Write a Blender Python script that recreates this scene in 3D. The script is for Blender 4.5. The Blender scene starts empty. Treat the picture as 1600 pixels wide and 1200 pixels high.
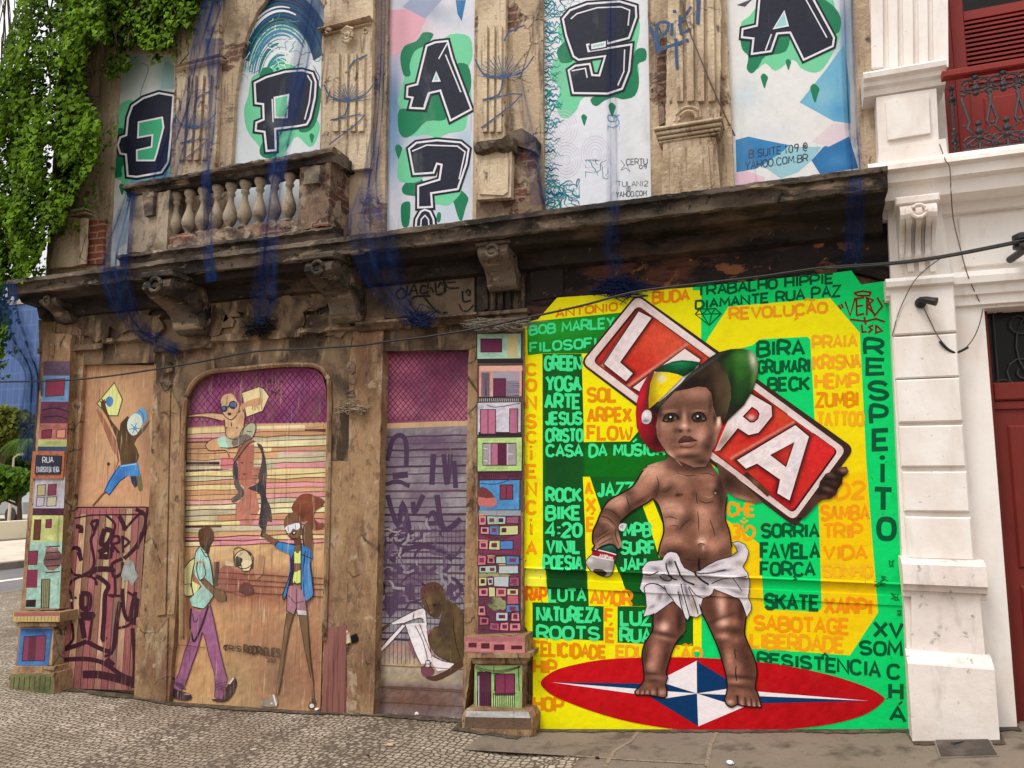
import bpy, bmesh, math, random
import numpy as np
from mathutils import Vector, Matrix
from mathutils import noise as mnoise
from mathutils.geometry import delaunay_2d_cdt
random.seed(7)
SC = bpy.context.scene
COL = SC.collection
# ------------------------------------------------------------------ camera
YAW, PITCH, ROLL, F = -0.3597141, 0.1227456, -0.0009219, 1177.738
D = 5.2
def _axes():
    cy, sy, cp, sp = math.cos(YAW), math.sin(YAW), math.cos(PITCH), math.sin(PITCH)
    w = Vector((sy * cp, cy * cp, sp)); r = Vector((cy, -sy, 0)); u = r.cross(w)
    c, s = math.cos(ROLL), math.sin(ROLL)
    return c * r + s * u, -s * r + c * u, w
RX, RU, RW = _axes()
def ray(px, py):
    return RX * ((px - 800) / F) - RU * ((py - 600) / F) + RW
_b = ray(1120, 1141)
EZ = -D * _b.z / _b.y
CAM = Vector((0, -D, EZ))
def P(px, py, d=0.0):
    """photo pixel -> point of the plane that lies d metres in front of the facade"""
    q = ray(px, py); t = (D - d) / q.y
    return CAM + q * t
def PXZ(px, py, d=0.0):
    p = P(px, py, d); return p.x, p.z
cd = bpy.data.cameras.new('camera'); cam = bpy.data.objects.new('camera', cd); COL.objects.link(cam)
m3 = Matrix((RX, RU, -RW)).transposed()
cam.matrix_world = Matrix.Translation(CAM) @ m3.to_4x4()
cd.sensor_width = 36; cd.lens = F / 1600 * 36; cd.clip_end = 3000; cd.clip_start = 0.05
SC.camera = cam
# ------------------------------------------------------------------ sky and sun
SUN_EL, SUN_AZ = math.radians(58), math.radians(205)     # azimuth from +Y, clockwise
wd = bpy.data.worlds.new('World'); SC.world = wd; wd.use_nodes = True
nt = wd.node_tree; nt.nodes.clear()
sk = nt.nodes.new('ShaderNodeTexSky'); sk.sky_type = 'NISHITA'; sk.sun_disc = False
sk.sun_elevation = SUN_EL; sk.sun_rotation = SUN_AZ; sk.air_density = 1.0; sk.dust_density = 6.0; sk.ozone_density = 1.0
hs = nt.nodes.new('ShaderNodeHueSaturation'); hs.inputs['Saturation'].default_value = 0.22
bg = nt.nodes.new('ShaderNodeBackground'); bg.inputs[1].default_value = 0.06
wo = nt.nodes.new('ShaderNodeOutputWorld')
nt.links.new(sk.outputs[0], hs.inputs['Color']); nt.links.new(hs.outputs[0], bg.inputs[0])
bg2 = nt.nodes.new('ShaderNodeBackground'); bg2.inputs[1].default_value = 1.55     # white cloud cover, three times brighter overhead than at the horizon
tcw = nt.nodes.new('ShaderNodeTexCoord'); sx = nt.nodes.new('ShaderNodeSeparateXYZ'); nt.links.new(tcw.outputs['Generated'], sx.inputs[0])
mrw = nt.nodes.new('ShaderNodeMapRange'); mrw.inputs[1].default_value = 0; mrw.inputs[2].default_value = 1; mrw.inputs[3].default_value = .30; mrw.inputs[4].default_value = 1.0; nt.links.new(sx.outputs['Z'], mrw.inputs[0])
cmw = nt.nodes.new('ShaderNodeCombineColor')
for i_, k_ in enumerate((1.0, .985, .96)):
    mm_ = nt.nodes.new('ShaderNodeMath'); mm_.operation = 'MULTIPLY'; mm_.inputs[1].default_value = k_; nt.links.new(mrw.outputs[0], mm_.inputs[0]); nt.links.new(mm_.outputs[0], cmw.inputs[i_])
nt.links.new(cmw.outputs[0], bg2.inputs[0])
ad = nt.nodes.new('ShaderNodeAddShader'); nt.links.new(bg.outputs[0], ad.inputs[0]); nt.links.new(bg2.outputs[0], ad.inputs[1]); nt.links.new(ad.outputs[0], wo.inputs[0])
ld = bpy.data.lights.new('sun', 'SUN'); ld.energy = 1.3; ld.angle = math.radians(16); ld.color = (1, 0.97, 0.92)
lo = bpy.data.objects.new('sun', ld); COL.objects.link(lo)
sd = Vector((math.sin(SUN_AZ) * math.cos(SUN_EL), math.cos(SUN_AZ) * math.cos(SUN_EL), math.sin(SUN_EL)))
lo.rotation_euler = (-sd).to_track_quat('-Z', 'Y').to_euler(); lo.location = sd * 30
SC.view_settings.view_transform = 'Standard'; SC.view_settings.look = 'None'
SC.view_settings.gamma = 1.0; SC.view_settings.use_curve_mapping = False
SC.view_settings.exposure = -0.04
# ------------------------------------------------------------------ helpers
def lin(c):
    if isinstance(c, str):
        c = [int(c[i:i + 2], 16) for i in (0, 2, 4)]
    o = []
    for v in c[:3]:
        v = max(0, min(255, v)) / 255
        o.append(v / 12.92 if v <= .04045 else ((v + .055) / 1.055) ** 2.4)
    return tuple(min(.86, x) for x in o)
def lin4(c): return lin(c) + (1.0,)
class Ctx:
    def __init__(s, nt): s.nt = nt
    def n(s, t, **k):
        o = s.nt.nodes.new(t)
        for a, v in k.items(): setattr(o, a, v)
        return o
    def l(s, a, b): s.nt.links.new(a, b)
def noise_fac(c, co, scale, stretch, lo, hi, detail=6, dist=0.0, seed=0):
    mp = c.n('ShaderNodeMapping'); mp.inputs['Scale'].default_value = stretch; mp.inputs['Location'].default_value = (seed * 3.1, seed * 1.7, seed * 2.3)
    c.l(co, mp.inputs[0])
    no = c.n('ShaderNodeTexNoise'); no.inputs['Scale'].default_value = scale; no.inputs['Detail'].default_value = detail
    no.inputs['Distortion'].default_value = dist; no.inputs['Roughness'].default_value = .62
    c.l(mp.outputs[0], no.inputs['Vector'])
    mr = c.n('ShaderNodeMapRange'); mr.inputs[1].default_value = lo; mr.inputs[2].default_value = hi; mr.clamp = True
    c.l(no.outputs['Fac'], mr.inputs[0])
    return mr.outputs[0], no.outputs['Fac']
def mix(c, fac, a, b, mode='MIX'):
    m = c.n('ShaderNodeMix'); m.data_type = 'RGBA'; m.blend_type = mode
    if isinstance(fac, float): m.inputs[0].default_value = fac
    else: c.l(fac, m.inputs[0])
    for i, v in ((6, a), (7, b)):
        if isinstance(v, tuple): m.inputs[i].default_value = v if len(v) == 4 else v + (1,)
        else: c.l(v, m.inputs[i])
    return m.outputs[2]
def material(name, base=(.5, .5, .5), layers=(), rough=.8, bump=.3, bump_scale=40, bump_stretch=(1, 1, 1), vcol=False, brick=None, spec=.25, metal=0.0, bdist=.012, cracks=0):
    """base colour (or the vertex colour 'Col'), then noise-masked overlays: (scale, stretch, colour, lo, hi, strength, blend)"""
    m = bpy.data.materials.new(name); m.use_nodes = True; nt = m.node_tree; nt.nodes.clear(); c = Ctx(nt)
    out = c.n('ShaderNodeOutputMaterial'); bs = c.n('ShaderNodeBsdfPrincipled'); c.l(bs.outputs[0], out.inputs[0])
    bs.inputs['Roughness'].default_value = rough; bs.inputs['Specular IOR Level'].default_value = spec; bs.inputs['Metallic'].default_value = metal
    tc = c.n('ShaderNodeTexCoord'); co = tc.outputs['Object']
    if vcol:
        at = c.n('ShaderNodeVertexColor'); at.layer_name = 'Col'; col = at.outputs[0]
    else: col = tuple(base)
    hgt = None
    if brick:
        mp = c.n('ShaderNodeMapping'); mp.inputs['Rotation'].default_value = (math.radians(90), 0, 0); c.l(co, mp.inputs[0])
        nv, _ = noise_fac(c, co, 9, (1, 1, 1), 0, 1, 3)
        add = c.n('ShaderNodeVectorMath', operation='MULTIPLY_ADD'); c.l(nv, add.inputs[0]); add.inputs[1].default_value = (.03, .03, .03); c.l(mp.outputs[0], add.inputs[2])
        bt = c.n('ShaderNodeTexBrick'); c.l(add.outputs[0], bt.inputs['Vector'])
        bt.inputs['Color1'].default_value = lin4(brick[0]); bt.inputs['Color2'].default_value = lin4(brick[1]); bt.inputs['Mortar'].default_value = lin4(brick[2])
        bt.inputs['Scale'].default_value = 1; bt.inputs['Brick Width'].default_value = .21; bt.inputs['Row Height'].default_value = .068
        bt.inputs['Mortar Size'].default_value = .009; bt.inputs['Mortar Smooth'].default_value = .4
        f, _ = noise_fac(c, co, brick[3], (1, 1, 1), brick[4], brick[4] + .035, 8, .4, 3)
        col = mix(c, f, col, bt.outputs[0])
        hgt = f
    for i, L in enumerate(layers):
        sc, st, cc, lo, hi, s = L[:6]; mode = L[6] if len(L) > 6 else 'MIX'
        f, _ = noise_fac(c, co, sc, st, lo, hi, 8, .3, i + 1)
        mu = c.n('ShaderNodeMath', operation='MULTIPLY'); c.l(f, mu.inputs[0]); mu.inputs[1].default_value = s
        col = mix(c, mu.outputs[0], col, lin4(cc), mode)
    if cracks:
        nv, _ = noise_fac(c, co, 6, (1, 1, 1), 0, 1, 5); ad = c.n('ShaderNodeVectorMath', operation='MULTIPLY_ADD'); c.l(nv, ad.inputs[0]); ad.inputs[1].default_value = (.16, .16, .16); c.l(co, ad.inputs[2])
        vo = c.n('ShaderNodeTexVoronoi'); vo.feature = 'DISTANCE_TO_EDGE'; vo.inputs['Scale'].default_value = cracks; c.l(ad.outputs[0], vo.inputs['Vector'])
        mr = c.n('ShaderNodeMapRange'); mr.inputs[1].default_value = .004; mr.inputs[2].default_value = .022; mr.inputs[3].default_value = .8; mr.inputs[4].default_value = 0; c.l(vo.outputs['Distance'], mr.inputs[0])
        f2, _ = noise_fac(c, co, 1.7, (1, 1, 1), .50, .58, 4, 0, 9); mu = c.n('ShaderNodeMath', operation='MULTIPLY'); c.l(mr.outputs[0], mu.inputs[0]); c.l(f2, mu.inputs[1]); col = mix(c, mu.outputs[0], col, lin4('1c1511'))
    if isinstance(col, tuple): bs.inputs['Base Color'].default_value = col + (1,)
    else: c.l(col, bs.inputs['Base Color'])
    if bump:
        _, nf = noise_fac(c, co, bump_scale, bump_stretch, 0, 1, 9)
        b = c.n('ShaderNodeBump'); b.inputs['Strength'].default_value = bump; b.inputs['Distance'].default_value = bdist
        if hgt is not None:
            su = c.n('ShaderNodeMath', operation='MULTIPLY_ADD'); c.l(hgt, su.inputs[0]); su.inputs[1].default_value = -1.2; c.l(nf, su.inputs[2]); nf = su.outputs[0]
        c.l(nf, b.inputs['Height']); c.l(b.outputs[0], bs.inputs['Normal'])
    return m
def tag(o, label=None, cat=None, group=None, kind=None):
    for k, v in (('label', label), ('category', cat), ('group', group), ('kind', kind)):
        if v: o[k] = v
    return o
def empty(name, loc=(0, 0, 0), label=None, cat=None, group=None):
    o = bpy.data.objects.new(name, None); COL.objects.link(o); o.location = loc; o.empty_display_size = .2
    return tag(o, label, cat, group)
ORG = {}
def world_org(o):
    v = Vector((0, 0, 0))
    while o: v += o.location; o = o.parent
    return v
def link(name, me, mat, parent=None, smooth=False):
    for mm in (mat if isinstance(mat, (list, tuple)) else [mat]): me.materials.append(mm)
    o = bpy.data.objects.new(name, me); COL.objects.link(o)
    if parent:
        o.parent = parent; o.location = -world_org(parent)
    if smooth:
        me.polygons.foreach_set('use_smooth', [True] * len(me.polygons))
    return o
class MB:
    """collects simple solids into one mesh"""
    def __init__(s): s.v = []; s.f = []; s.c = []; s.col = None
    def add(s, vs, fs):
        n = len(s.v); s.v += [tuple(v) for v in vs]; s.f += [tuple(i + n for i in f) for f in fs]
        if s.col is not None: s.c += [s.col] * len(vs)
        return s
    def prism(s, pts, d1, d0, rough=0):
        if rough:                                          # chipped, uneven edges
            q = []; m = len(pts)
            for i in range(m):
                (xa, ya), (xb, yb) = pts[i], pts[(i + 1) % m]; L = math.hypot(xb - xa, yb - ya); k = max(1, int(L / 4.5)); nx, ny = (yb - ya) / (L or 1), -(xb - xa) / (L or 1)
                for j in range(k):
                    x, y = xa + (xb - xa) * j / k, ya + (yb - ya) * j / k; w = 0 if L < 14 or j == 0 else mnoise.noise(Vector((x * .05, y * .05, 2.2))) * .8 + mnoise.noise(Vector((x * .22, y * .22, 5.1))) * .7 + (2.6 * max(0, mnoise.noise(Vector((x * .09, y * .09, 9.3))) - .25))
                    q.append((x + nx * w * rough, y + ny * w * rough))
            pts = q
        """outline in photo pixels seen on its front face at depth d1, solid back to depth d0"""
        fr = [P(x, y, d1) for x, y in pts]; n = len(fr)
        bk = [Vector((p.x, -d0, p.z)) for p in fr]
        fs = [tuple(range(n)), tuple(range(2 * n - 1, n - 1, -1))] + [(i, i + n, (i + 1) % n + n, (i + 1) % n) for i in range(n)]
        return s.add(fr + bk, fs)
    def box(s, x0, x1, z0, z1, d0, d1, bev=0.0):
        b = min(bev, (x1 - x0) / 3, (z1 - z0) / 3)
        if b > 0:
            o = [(x0, z0), (x1, z0), (x1, z1), (x0, z1)]; i = [(x0 + b, z0 + b), (x1 - b, z0 + b), (x1 - b, z1 - b), (x0 + b, z1 - b)]
            vs = [(x, -d0, z) for x, z in o] + [(x, -(d1 - b), z) for x, z in o] + [(x, -d1, z) for x, z in i]
            fs = [(3, 2, 1, 0)] + [(k, (k + 1) % 4, (k + 1) % 4 + 4, k + 4) for k in range(4)] + [(k + 4, (k + 1) % 4 + 4, (k + 1) % 4 + 8, k + 8) for k in range(4)] + [(8, 9, 10, 11)]
        else:
            vs = [(x, -d, z) for d in (d0, d1) for x, z in ((x0, z0), (x1, z0), (x1, z1), (x0, z1))]
            fs = [(3, 2, 1, 0), (4, 5, 6, 7)] + [(k, (k + 1) % 4, (k + 1) % 4 + 4, k + 4) for k in range(4)]
        return s.add(vs, fs)
    def sweepx(s, x0, x1, prof, n=1, jit=0.0, seed=0, ends=True):
        """profile [(z, d)...] top to bottom swept along the facade; jit roughens the edges"""
        rnd = random.Random(seed); k = len(prof); vs = []; jz = [0] * k; jd = [0] * k
        for i in range(n + 1):
            x = x0 + (x1 - x0) * i / n
            for q, (z, d) in enumerate(prof):
                jz[q] = jz[q] * .6 + rnd.gauss(0, jit); jd[q] = jd[q] * .6 + rnd.gauss(0, jit)
                if d <= 0.001: vs.append((x, -d, z + (jz[q] if 0 < q < k - 1 else 0)))
                else: vs.append((x, -(d + jd[q]), z + jz[q]))
        fs = [(i * k + q, i * k + q + 1, (i + 1) * k + q + 1, (i + 1) * k + q) for i in range(n) for q in range(k - 1)]
        if ends: fs += [tuple(range(k - 1, -1, -1)), tuple(n * k + q for q in range(k))]
        return s.add(vs, fs)
    def tube(s, pts, r, seg=6, close=False):
        n = len(pts); pts = [Vector(p) for p in pts]; vs = []
        rr = r if isinstance(r, (list, tuple)) else [r] * n
        for i, p in enumerate(pts):
            t = (pts[min(i + 1, n - 1)] - pts[max(i - 1, 0)])
            if t.length < 1e-9: t = Vector((1, 0, 0))
            t.normalize(); a = t.orthogonal() if abs(t.z) > .95 else t.cross(Vector((0, 0, 1))); a.normalize(); b = t.cross(a)
            vs += [p + (a * math.cos(6.2832 * k / seg) + b * math.sin(6.2832 * k / seg)) * rr[i] for k in range(seg)]
        fs = [(i * seg + k, i * seg + (k + 1) % seg, (i + 1) * seg + (k + 1) % seg, (i + 1) * seg + k) for i in range(n - 1) for k in range(seg)]
        fs += [tuple(range(seg - 1, -1, -1)), tuple((n - 1) * seg + k for k in range(seg))]
        return s.add(vs, fs)
    def lathe(s, base, prof, seg=14):
        """prof [(r, z)] about a vertical axis standing at base"""
        vs = []; k = len(prof); bx, by, bz = base
        for r, z in prof: vs += [(bx + r * math.cos(6.2832 * q / seg), by + r * math.sin(6.2832 * q / seg), bz + z) for q in range(seg)]
        fs = [(i * seg + q, i * seg + (q + 1) % seg, (i + 1) * seg + (q + 1) % seg, (i + 1) * seg + q) for i in range(k - 1) for q in range(seg)]
        fs += [tuple(range(seg - 1, -1, -1)), tuple((k - 1) * seg + q for q in range(seg))]
        return s.add(vs, fs)
    def build(s, name, mat, parent=None, smooth=False):
        me = bpy.data.meshes.new(name); me.from_pydata(s.v, [], s.f); me.update()
        if s.c:
            at = me.color_attributes.new('Col', 'FLOAT_COLOR', 'POINT')
            at.data.foreach_set('color', np.array([c + (1,) if len(c) == 3 else c for c in s.c], dtype=np.float32).ravel())
        bm = bmesh.new(); bm.from_mesh(me); bmesh.ops.recalc_face_normals(bm, faces=bm.faces); bm.to_mesh(me); bm.free()
        return link(name, me, mat, parent, smooth)
# ------------------------------------------------------------------ painting
def catmull(p, n=5, closed=True):
    out = []; m = len(p)
    for i in range(m if closed else m - 1):
        g = (lambda j: p[j % m]) if closed else (lambda j: p[max(0, min(m - 1, j))])
        a, b, c, d = g(i - 1), g(i), g(i + 1), g(i + 2)
        for k in range(n):
            t = k / n
            out.append(tuple(.5 * (2 * b[q] + (c[q] - a[q]) * t + (2 * a[q] - 5 * b[q] + 4 * c[q] - d[q]) * t * t + (3 * b[q] - a[q] - 3 * c[q] + d[q]) * t ** 3) for q in (0, 1)))
    if not closed: out.append(tuple(p[-1]))
    return out
FONT = {
'A': [[(0, 1), (.5, 0), (1, 1)], [(.2, .66), (.8, .66)]],
'B': [[(0, 0), (0, 1), (.7, 1), (.97, .88), (.97, .64), (.7, .5), (0, .5)], [(0, 0), (.62, 0), (.88, .12), (.88, .38), (.65, .5)]],
'C': [[(.97, .2), (.75, .02), (.3, .02), (.03, .25), (.03, .75), (.3, .98), (.75, .98), (.97, .8)]],
'D': [[(0, 0), (0, 1), (.6, 1), (.98, .72), (.98, .28), (.6, 0), (-.08, 0)]],
'E': [[(1, 0), (0, 0), (0, 1), (1, 1)], [(0, .5), (.85, .5)]],
'F': [[(1, 0), (0, 0), (0, 1)], [(0, .5), (.85, .5)]],
'G': [[(.97, .2), (.75, .02), (.3, .02), (.03, .25), (.03, .75), (.3, .98), (.75, .98), (.97, .8), (.97, .55), (.55, .55)]],
'H': [[(0, 0), (0, 1)], [(1, 0), (1, 1)], [(0, .5), (1, .5)]],
'I': [[(.5, 0), (.5, 1)]],
'J': [[(.8, 0), (.8, .75), (.6, .98), (.25, .98), (.02, .75)]],
'K': [[(0, 0), (0, 1)], [(1, 0), (.08, .55)], [(.3, .42), (1, 1)]],
'L': [[(0, 0), (0, 1), (1, 1)]],
'M': [[(0, 1), (.08, 0), (.5, .7), (.92, 0), (1, 1)]],
'N': [[(0, 1), (0, 0), (1, 1), (1, 0)]],
'O': [[(.5, .02), (.2, .07), (.02, .3), (.02, .7), (.2, .93), (.5, .98), (.8, .93), (.98, .7), (.98, .3), (.8, .07), (.45, .02)]],
'P': [[(0, 1), (0, 0), (.65, 0), (.95, .14), (.95, .42), (.65, .56), (0, .56)]],
'Q': [[(.5, .02), (.02, .3), (.02, .7), (.5, .98), (.98, .7), (.98, .3), (.45, .02)], [(.6, .7), (1, 1.05)]],
'R': [[(0, 1), (0, 0), (.65, 0), (.95, .14), (.95, .4), (.65, .54), (0, .54)], [(.5, .54), (1, 1)]],
'S': [[(.95, .17), (.72, .02), (.28, .02), (.05, .18), (.05, .36), (.3, .48), (.7, .53), (.95, .66), (.95, .83), (.72, .98), (.28, .98), (.03, .82)]],
'T': [[(0, 0), (1, 0)], [(.5, 0), (.5, 1)]],
'U': [[(0, 0), (0, .75), (.25, .98), (.75, .98), (1, .75), (1, 0)]],
'V': [[(0, 0), (.5, 1), (1, 0)]],
'W': [[(0, 0), (.25, 1), (.5, .25), (.75, 1), (1, 0)]],
'X': [[(0, 0), (1, 1)], [(1, 0), (0, 1)]],
'Y': [[(0, 0), (.5, .5), (1, 0)], [(.5, .5), (.5, 1)]],
'Z': [[(0, 0), (1, 0), (0, 1), (1, 1)]],
'0': [[(.5, .02), (.1, .2), (.1, .8), (.5, .98), (.9, .8), (.9, .2), (.45, .02)]],
'1': [[(.2, .2), (.5, 0), (.5, 1)]],
'2': [[(.05, .2), (.3, .02), (.75, .02), (.95, .2), (.9, .42), (.05, 1), (1, 1)]],
'3': [[(.05, .08), (.6, .02), (.9, .2), (.8, .42), (.4, .48)], [(.4, .48), (.85, .58), (.95, .8), (.6, .98), (.05, .9)]],
'4': [[(.75, 1), (.75, 0), (0, .7), (1, .7)]],
'5': [[(.9, 0), (.1, 0), (.08, .45), (.7, .42), (.95, .65), (.8, .95), (.05, .95)]],
'7': [[(0, 0), (1, 0), (.4, 1)]],
'9': [[(.9, .4), (.3, .5), (.05, .25), (.4, .02), (.9, .1), (.9, .5), (.6, 1)]],
':': [[(.5, .25), (.5, .38)], [(.5, .7), (.5, .83)]], '.': [[(.4, .88), (.6, 1)]], "'": [[(.5, 0), (.4, .25)]], '-': [[(.1, .5), (.9, .5)]],
'@': [[(.7, .7), (.4, .7), (.3, .4), (.6, .3), (.7, .7), (.95, .6), (.9, .2), (.5, 0), (.1, .2), (.05, .7), (.4, 1), (.9, .95)]],
}
WID = {'I': .28, 'M': 1.2, 'W': 1.3, ' ': .5, ':': .35, '.': .25, 'J': .8, "'": .2, 'L': .85, 'F': .85, 'E': .88, '1': .5, 'i': .28}
class Art:
    """flat paint laid in thin films on a surface: polygons, brush strokes, letters and softly blended areas, all in photo pixels"""
    def __init__(s, d, depth=None): s.d = d; s.v = []; s.f = []; s.c = []; s.lv = 0; s.k = 0; s.o = (0, 0, 1.0); s.rnd = random.Random(3); s.mot = .22; s.gain = None; s.sat = 1.0; s.mul = 1.0; s.wm = 1.0
    def at(s, x=0, y=0, k=1.0): s.o = (x, y, k); return s
    def t(s, p): ox, oy, k = s.o; return [(ox + x / k, oy + y / k) for x, y in p]
    def z(s, n=1): s.lv += n; s.k = 0; return s
    def _off(s):
        s.k += 1; return s.lv * .0003 + (s.k % 11) * .00004
    def _put(s, pts, faces, cols, tr=True, ramp=0):
        if tr: pts = s.t(pts)
        n = len(s.v); o = s._off()
        if ramp: s.v += [P(x, y, s.d + o + .00003 * (i % ramp)) for i, (x, y) in enumerate(pts)]
        else: s.v += [P(x, y, s.d + o) for x, y in pts]
        s.f += [tuple(i + n for i in f) for f in faces]; s.c += cols
    def poly(s, pts, col, smooth=0):
        if smooth: pts = catmull(pts, smooth)
        s._put(pts, [tuple(range(len(pts)))], [lin(col)] * len(pts)); return s
    def rect(s, x0, y0, x1, y1, col): return s.poly([(x0, y0), (x1, y0), (x1, y1), (x0, y1)], col)
    def ell(s, cx, cy, rx, ry, col, ang=0, n=18):
        a = math.radians(ang); ca, sa = math.cos(a), math.sin(a)
        return s.poly([(cx + rx * math.cos(q) * ca - ry * math.sin(q) * sa, cy + rx * math.cos(q) * sa + ry * math.sin(q) * ca) for q in [6.2832 * i / n for i in range(n)]], col)
    def stroke(s, pts, w, col, smooth=0, closed=False, taper=0, tr=True):
        """w in photo pixels"""
        if tr: pts = s.t(pts)
        if smooth: pts = catmull(pts, smooth, closed)
        if closed: pts = list(pts) + [pts[0]]
        m = len(pts); L = []; R = []
        for i in range(m):
            if closed and i in (0, m - 1): a, b, c = pts[m - 2], pts[0], pts[1]
            else: a, b, c = pts[max(i - 1, 0)], pts[i], pts[min(i + 1, m - 1)]
            d1 = (b[0] - a[0], b[1] - a[1]); d2 = (c[0] - b[0], c[1] - b[1])
            l1 = math.hypot(*d1) or 1e-9; l2 = math.hypot(*d2) or 1e-9
            if l1 < 1e-6: d1, l1 = d2, l2
            if l2 < 1e-6: d2, l2 = d1, l1
            n1 = (-d1[1] / l1, d1[0] / l1); n2 = (-d2[1] / l2, d2[0] / l2)
            nx, ny = n1[0] + n2[0], n1[1] + n2[1]; q = nx * nx + ny * ny
            if q < .3: nx, ny = n1; k = 1
            else: k = min(1.6, 2 / q ** .5) / q ** .5
            ww = w * s.wm / 2
            if taper: ww *= .25 + .75 * math.sin(math.pi * (i + .35) / (m - .3)) ** .6
            L.append((b[0] + nx * k * ww, b[1] + ny * k * ww)); R.append((b[0] - nx * k * ww, b[1] - ny * k * ww))
        cc = lin(col) if not (isinstance(col, tuple) and isinstance(col[0], float)) else col
        s._put(L + R, [(i, i + 1, m + i + 1, m + i) for i in range(m - 1)], [cc] * (2 * m), tr=False, ramp=m); return s
    def text(s, st, q, col, w=.2, gap=.28, jit=.02):
        """q = (xl, top, bottom, xr, top, bottom) in photo pixels"""
        xl, t0, b0, xr, t1, b1 = q if len(q) == 6 else (q[0], q[1], q[2], q[3], q[1], q[2])
        tot = sum(WID.get(ch, 1) for ch in st) + gap * (len(st) - 1); h = ((b0 - t0) + (b1 - t1)) / 2
        x = 0; wpx = w * h; rnd = s.rnd
        pad = wpx / 2
        for ch in st:
            wd_ = WID.get(ch, 1)
            jx, jy = rnd.uniform(-jit, jit), rnd.uniform(-jit, jit)
            for pl in FONT.get(ch, []):
                pp = []
                for (u, v) in pl:
                    uu = (x + (u if ch != 'I' else .5) * wd_) / tot; X = xl + pad + (xr - xl - 2 * pad) * uu + jx * h
                    T = t0 + (t1 - t0) * uu + pad; B = b0 + (b1 - b0) * uu - pad
                    pp.append((X, T + (B - T) * (v + jy)))
                sharp = ch in 'AVWMNXYZKLTEFHI147-:.'
                # lengthen the first and last segment a little, as a brush does
                s.stroke(pp if sharp else catmull(pp, 3, False), wpx * rnd.uniform(.93, 1.06), col, tr=False)
            x += wd_ + gap
        return s
    def shade(s, pts, base, blobs, step=1.6, smooth=0):
        """area with softly blended colour: blobs (x, y, rx, ry, angle, colour, strength) or ('l', points, width, colour, strength)"""
        if smooth: pts = catmull(pts, smooth)
        pts = s.t(pts); ox, oy, k = s.o
        A = np.array(pts); x0, y0 = A.min(0); x1, y1 = A.max(0)
        gx, gy = np.meshgrid(np.arange(x0 + step / 2, x1, step), np.arange(y0 + step / 2, y1, step)); G = np.stack([gx.ravel(), gy.ravel()], 1)
        ins = np.zeros(len(G), bool); near = np.full(len(G), 1e9)
        for i in range(len(A)):
            a, b = A[i], A[(i + 1) % len(A)]
            if a[1] != b[1]:
                c = ((a[1] > G[:, 1]) != (b[1] > G[:, 1])) & (G[:, 0] < (b[0] - a[0]) * (G[:, 1] - a[1]) / (b[1] - a[1]) + a[0]); ins ^= c
            d = b - a; L = (d @ d) or 1e-9; tt = np.clip(((G - a) @ d) / L, 0, 1); near = np.minimum(near, np.hypot(*(G - a - tt[:, None] * d).T))
        G = G[ins & (near > step * .45)]
        V = [Vector(p) for p in A] + [Vector(p) for p in G]; n = len(A)
        r = delaunay_2d_cdt(V, [(i, (i + 1) % n) for i in range(n)], [], 1, 1e-4)
        vv = np.array([(p.x, p.y) for p in r[0]]); C = np.tile(np.array(lin(base)), (len(vv), 1))
        for b in blobs:
            if b[0] == 'l':
                pl = np.array(s.t(b[1])); wdt = b[2]; dd = np.full(len(vv), 1e9)
                for i in range(len(pl) - 1):
                    a, c = pl[i], pl[i + 1]; d = c - a; L = (d @ d) or 1e-9; tt = np.clip(((vv - a) @ d) / L, 0, 1); dd = np.minimum(dd, np.hypot(*(vv - a - tt[:, None] * d).T))
                f = np.exp(-(dd / wdt) ** 2) * b[4]; col = lin(b[3])
            else:
                cx, cy, rx, ry, an, cc, st = b; cx, cy = ox + cx / k, oy + cy / k; rx /= k; ry /= k; a = math.radians(an)
                dx, dy = vv[:, 0] - cx, vv[:, 1] - cy; u = (dx * math.cos(a) + dy * math.sin(a)) / rx; v = (-dx * math.sin(a) + dy * math.cos(a)) / ry
                f = np.exp(-(u * u + v * v) * .9) * st; col = lin(cc)
            C = C * (1 - f[:, None]) + np.array(col) * f[:, None]
        if s.mot:
            mv = np.array([mnoise.noise(Vector((p[0] * .11, p[1] * .11, 1.7))) * .55 + mnoise.noise(Vector((p[0] * .36, p[1] * .30, 7.7))) * .6 for p in vv]); C = C * (1 + s.mot * mv[:, None]) + .012 * s.mot * mv[:, None]
        if s.gain: C = np.clip(s.gain[0] * C ** s.gain[1], 0, .86); L_ = C @ np.array([.25, .65, .1]); C = L_[:, None] + (C - L_[:, None]) * s.gain[2]
        C = np.clip(C, .001, .86); fs = [tuple(f) for f in r[2]]
        s._put([tuple(p) for p in vv], fs, [tuple(c) for c in C], tr=False); return s
    def build(s, name, mat, parent=None, prof=None):
        if s.sat != 1 or s.mul != 1:
            A = np.array(s.c); L = A @ np.array([.25, .65, .1]); A = (L[:, None] + (A - L[:, None]) * s.sat) * s.mul; s.c = [tuple(c) for c in np.clip(A, .002, .86)]
        me = bpy.data.meshes.new(name); me.from_pydata(s.v, [], s.f); me.update()
        at = me.color_attributes.new('Col', 'FLOAT_COLOR', 'POINT')
        at.data.foreach_set('color', np.array([c + (1,) for c in s.c], dtype=np.float32).ravel())
        if prof:                                           # follow a stepped wall: prof = [(z, extra depth)...] from top to bottom
            bm = bmesh.new(); bm.from_mesh(me)
            for z, _ in prof:
                bmesh.ops.bisect_plane(bm, geom=bm.verts[:] + bm.edges[:] + bm.faces[:], dist=1e-6, plane_co=(0, 0, z), plane_no=(0, 0, 1))
            zs = [p[0] for p in prof][::-1]; ds = [p[1] for p in prof][::-1]
            for v in bm.verts: v.co.y -= float(np.interp(v.co.z, zs, ds))
            bm.to_mesh(me); bm.free()
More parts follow.
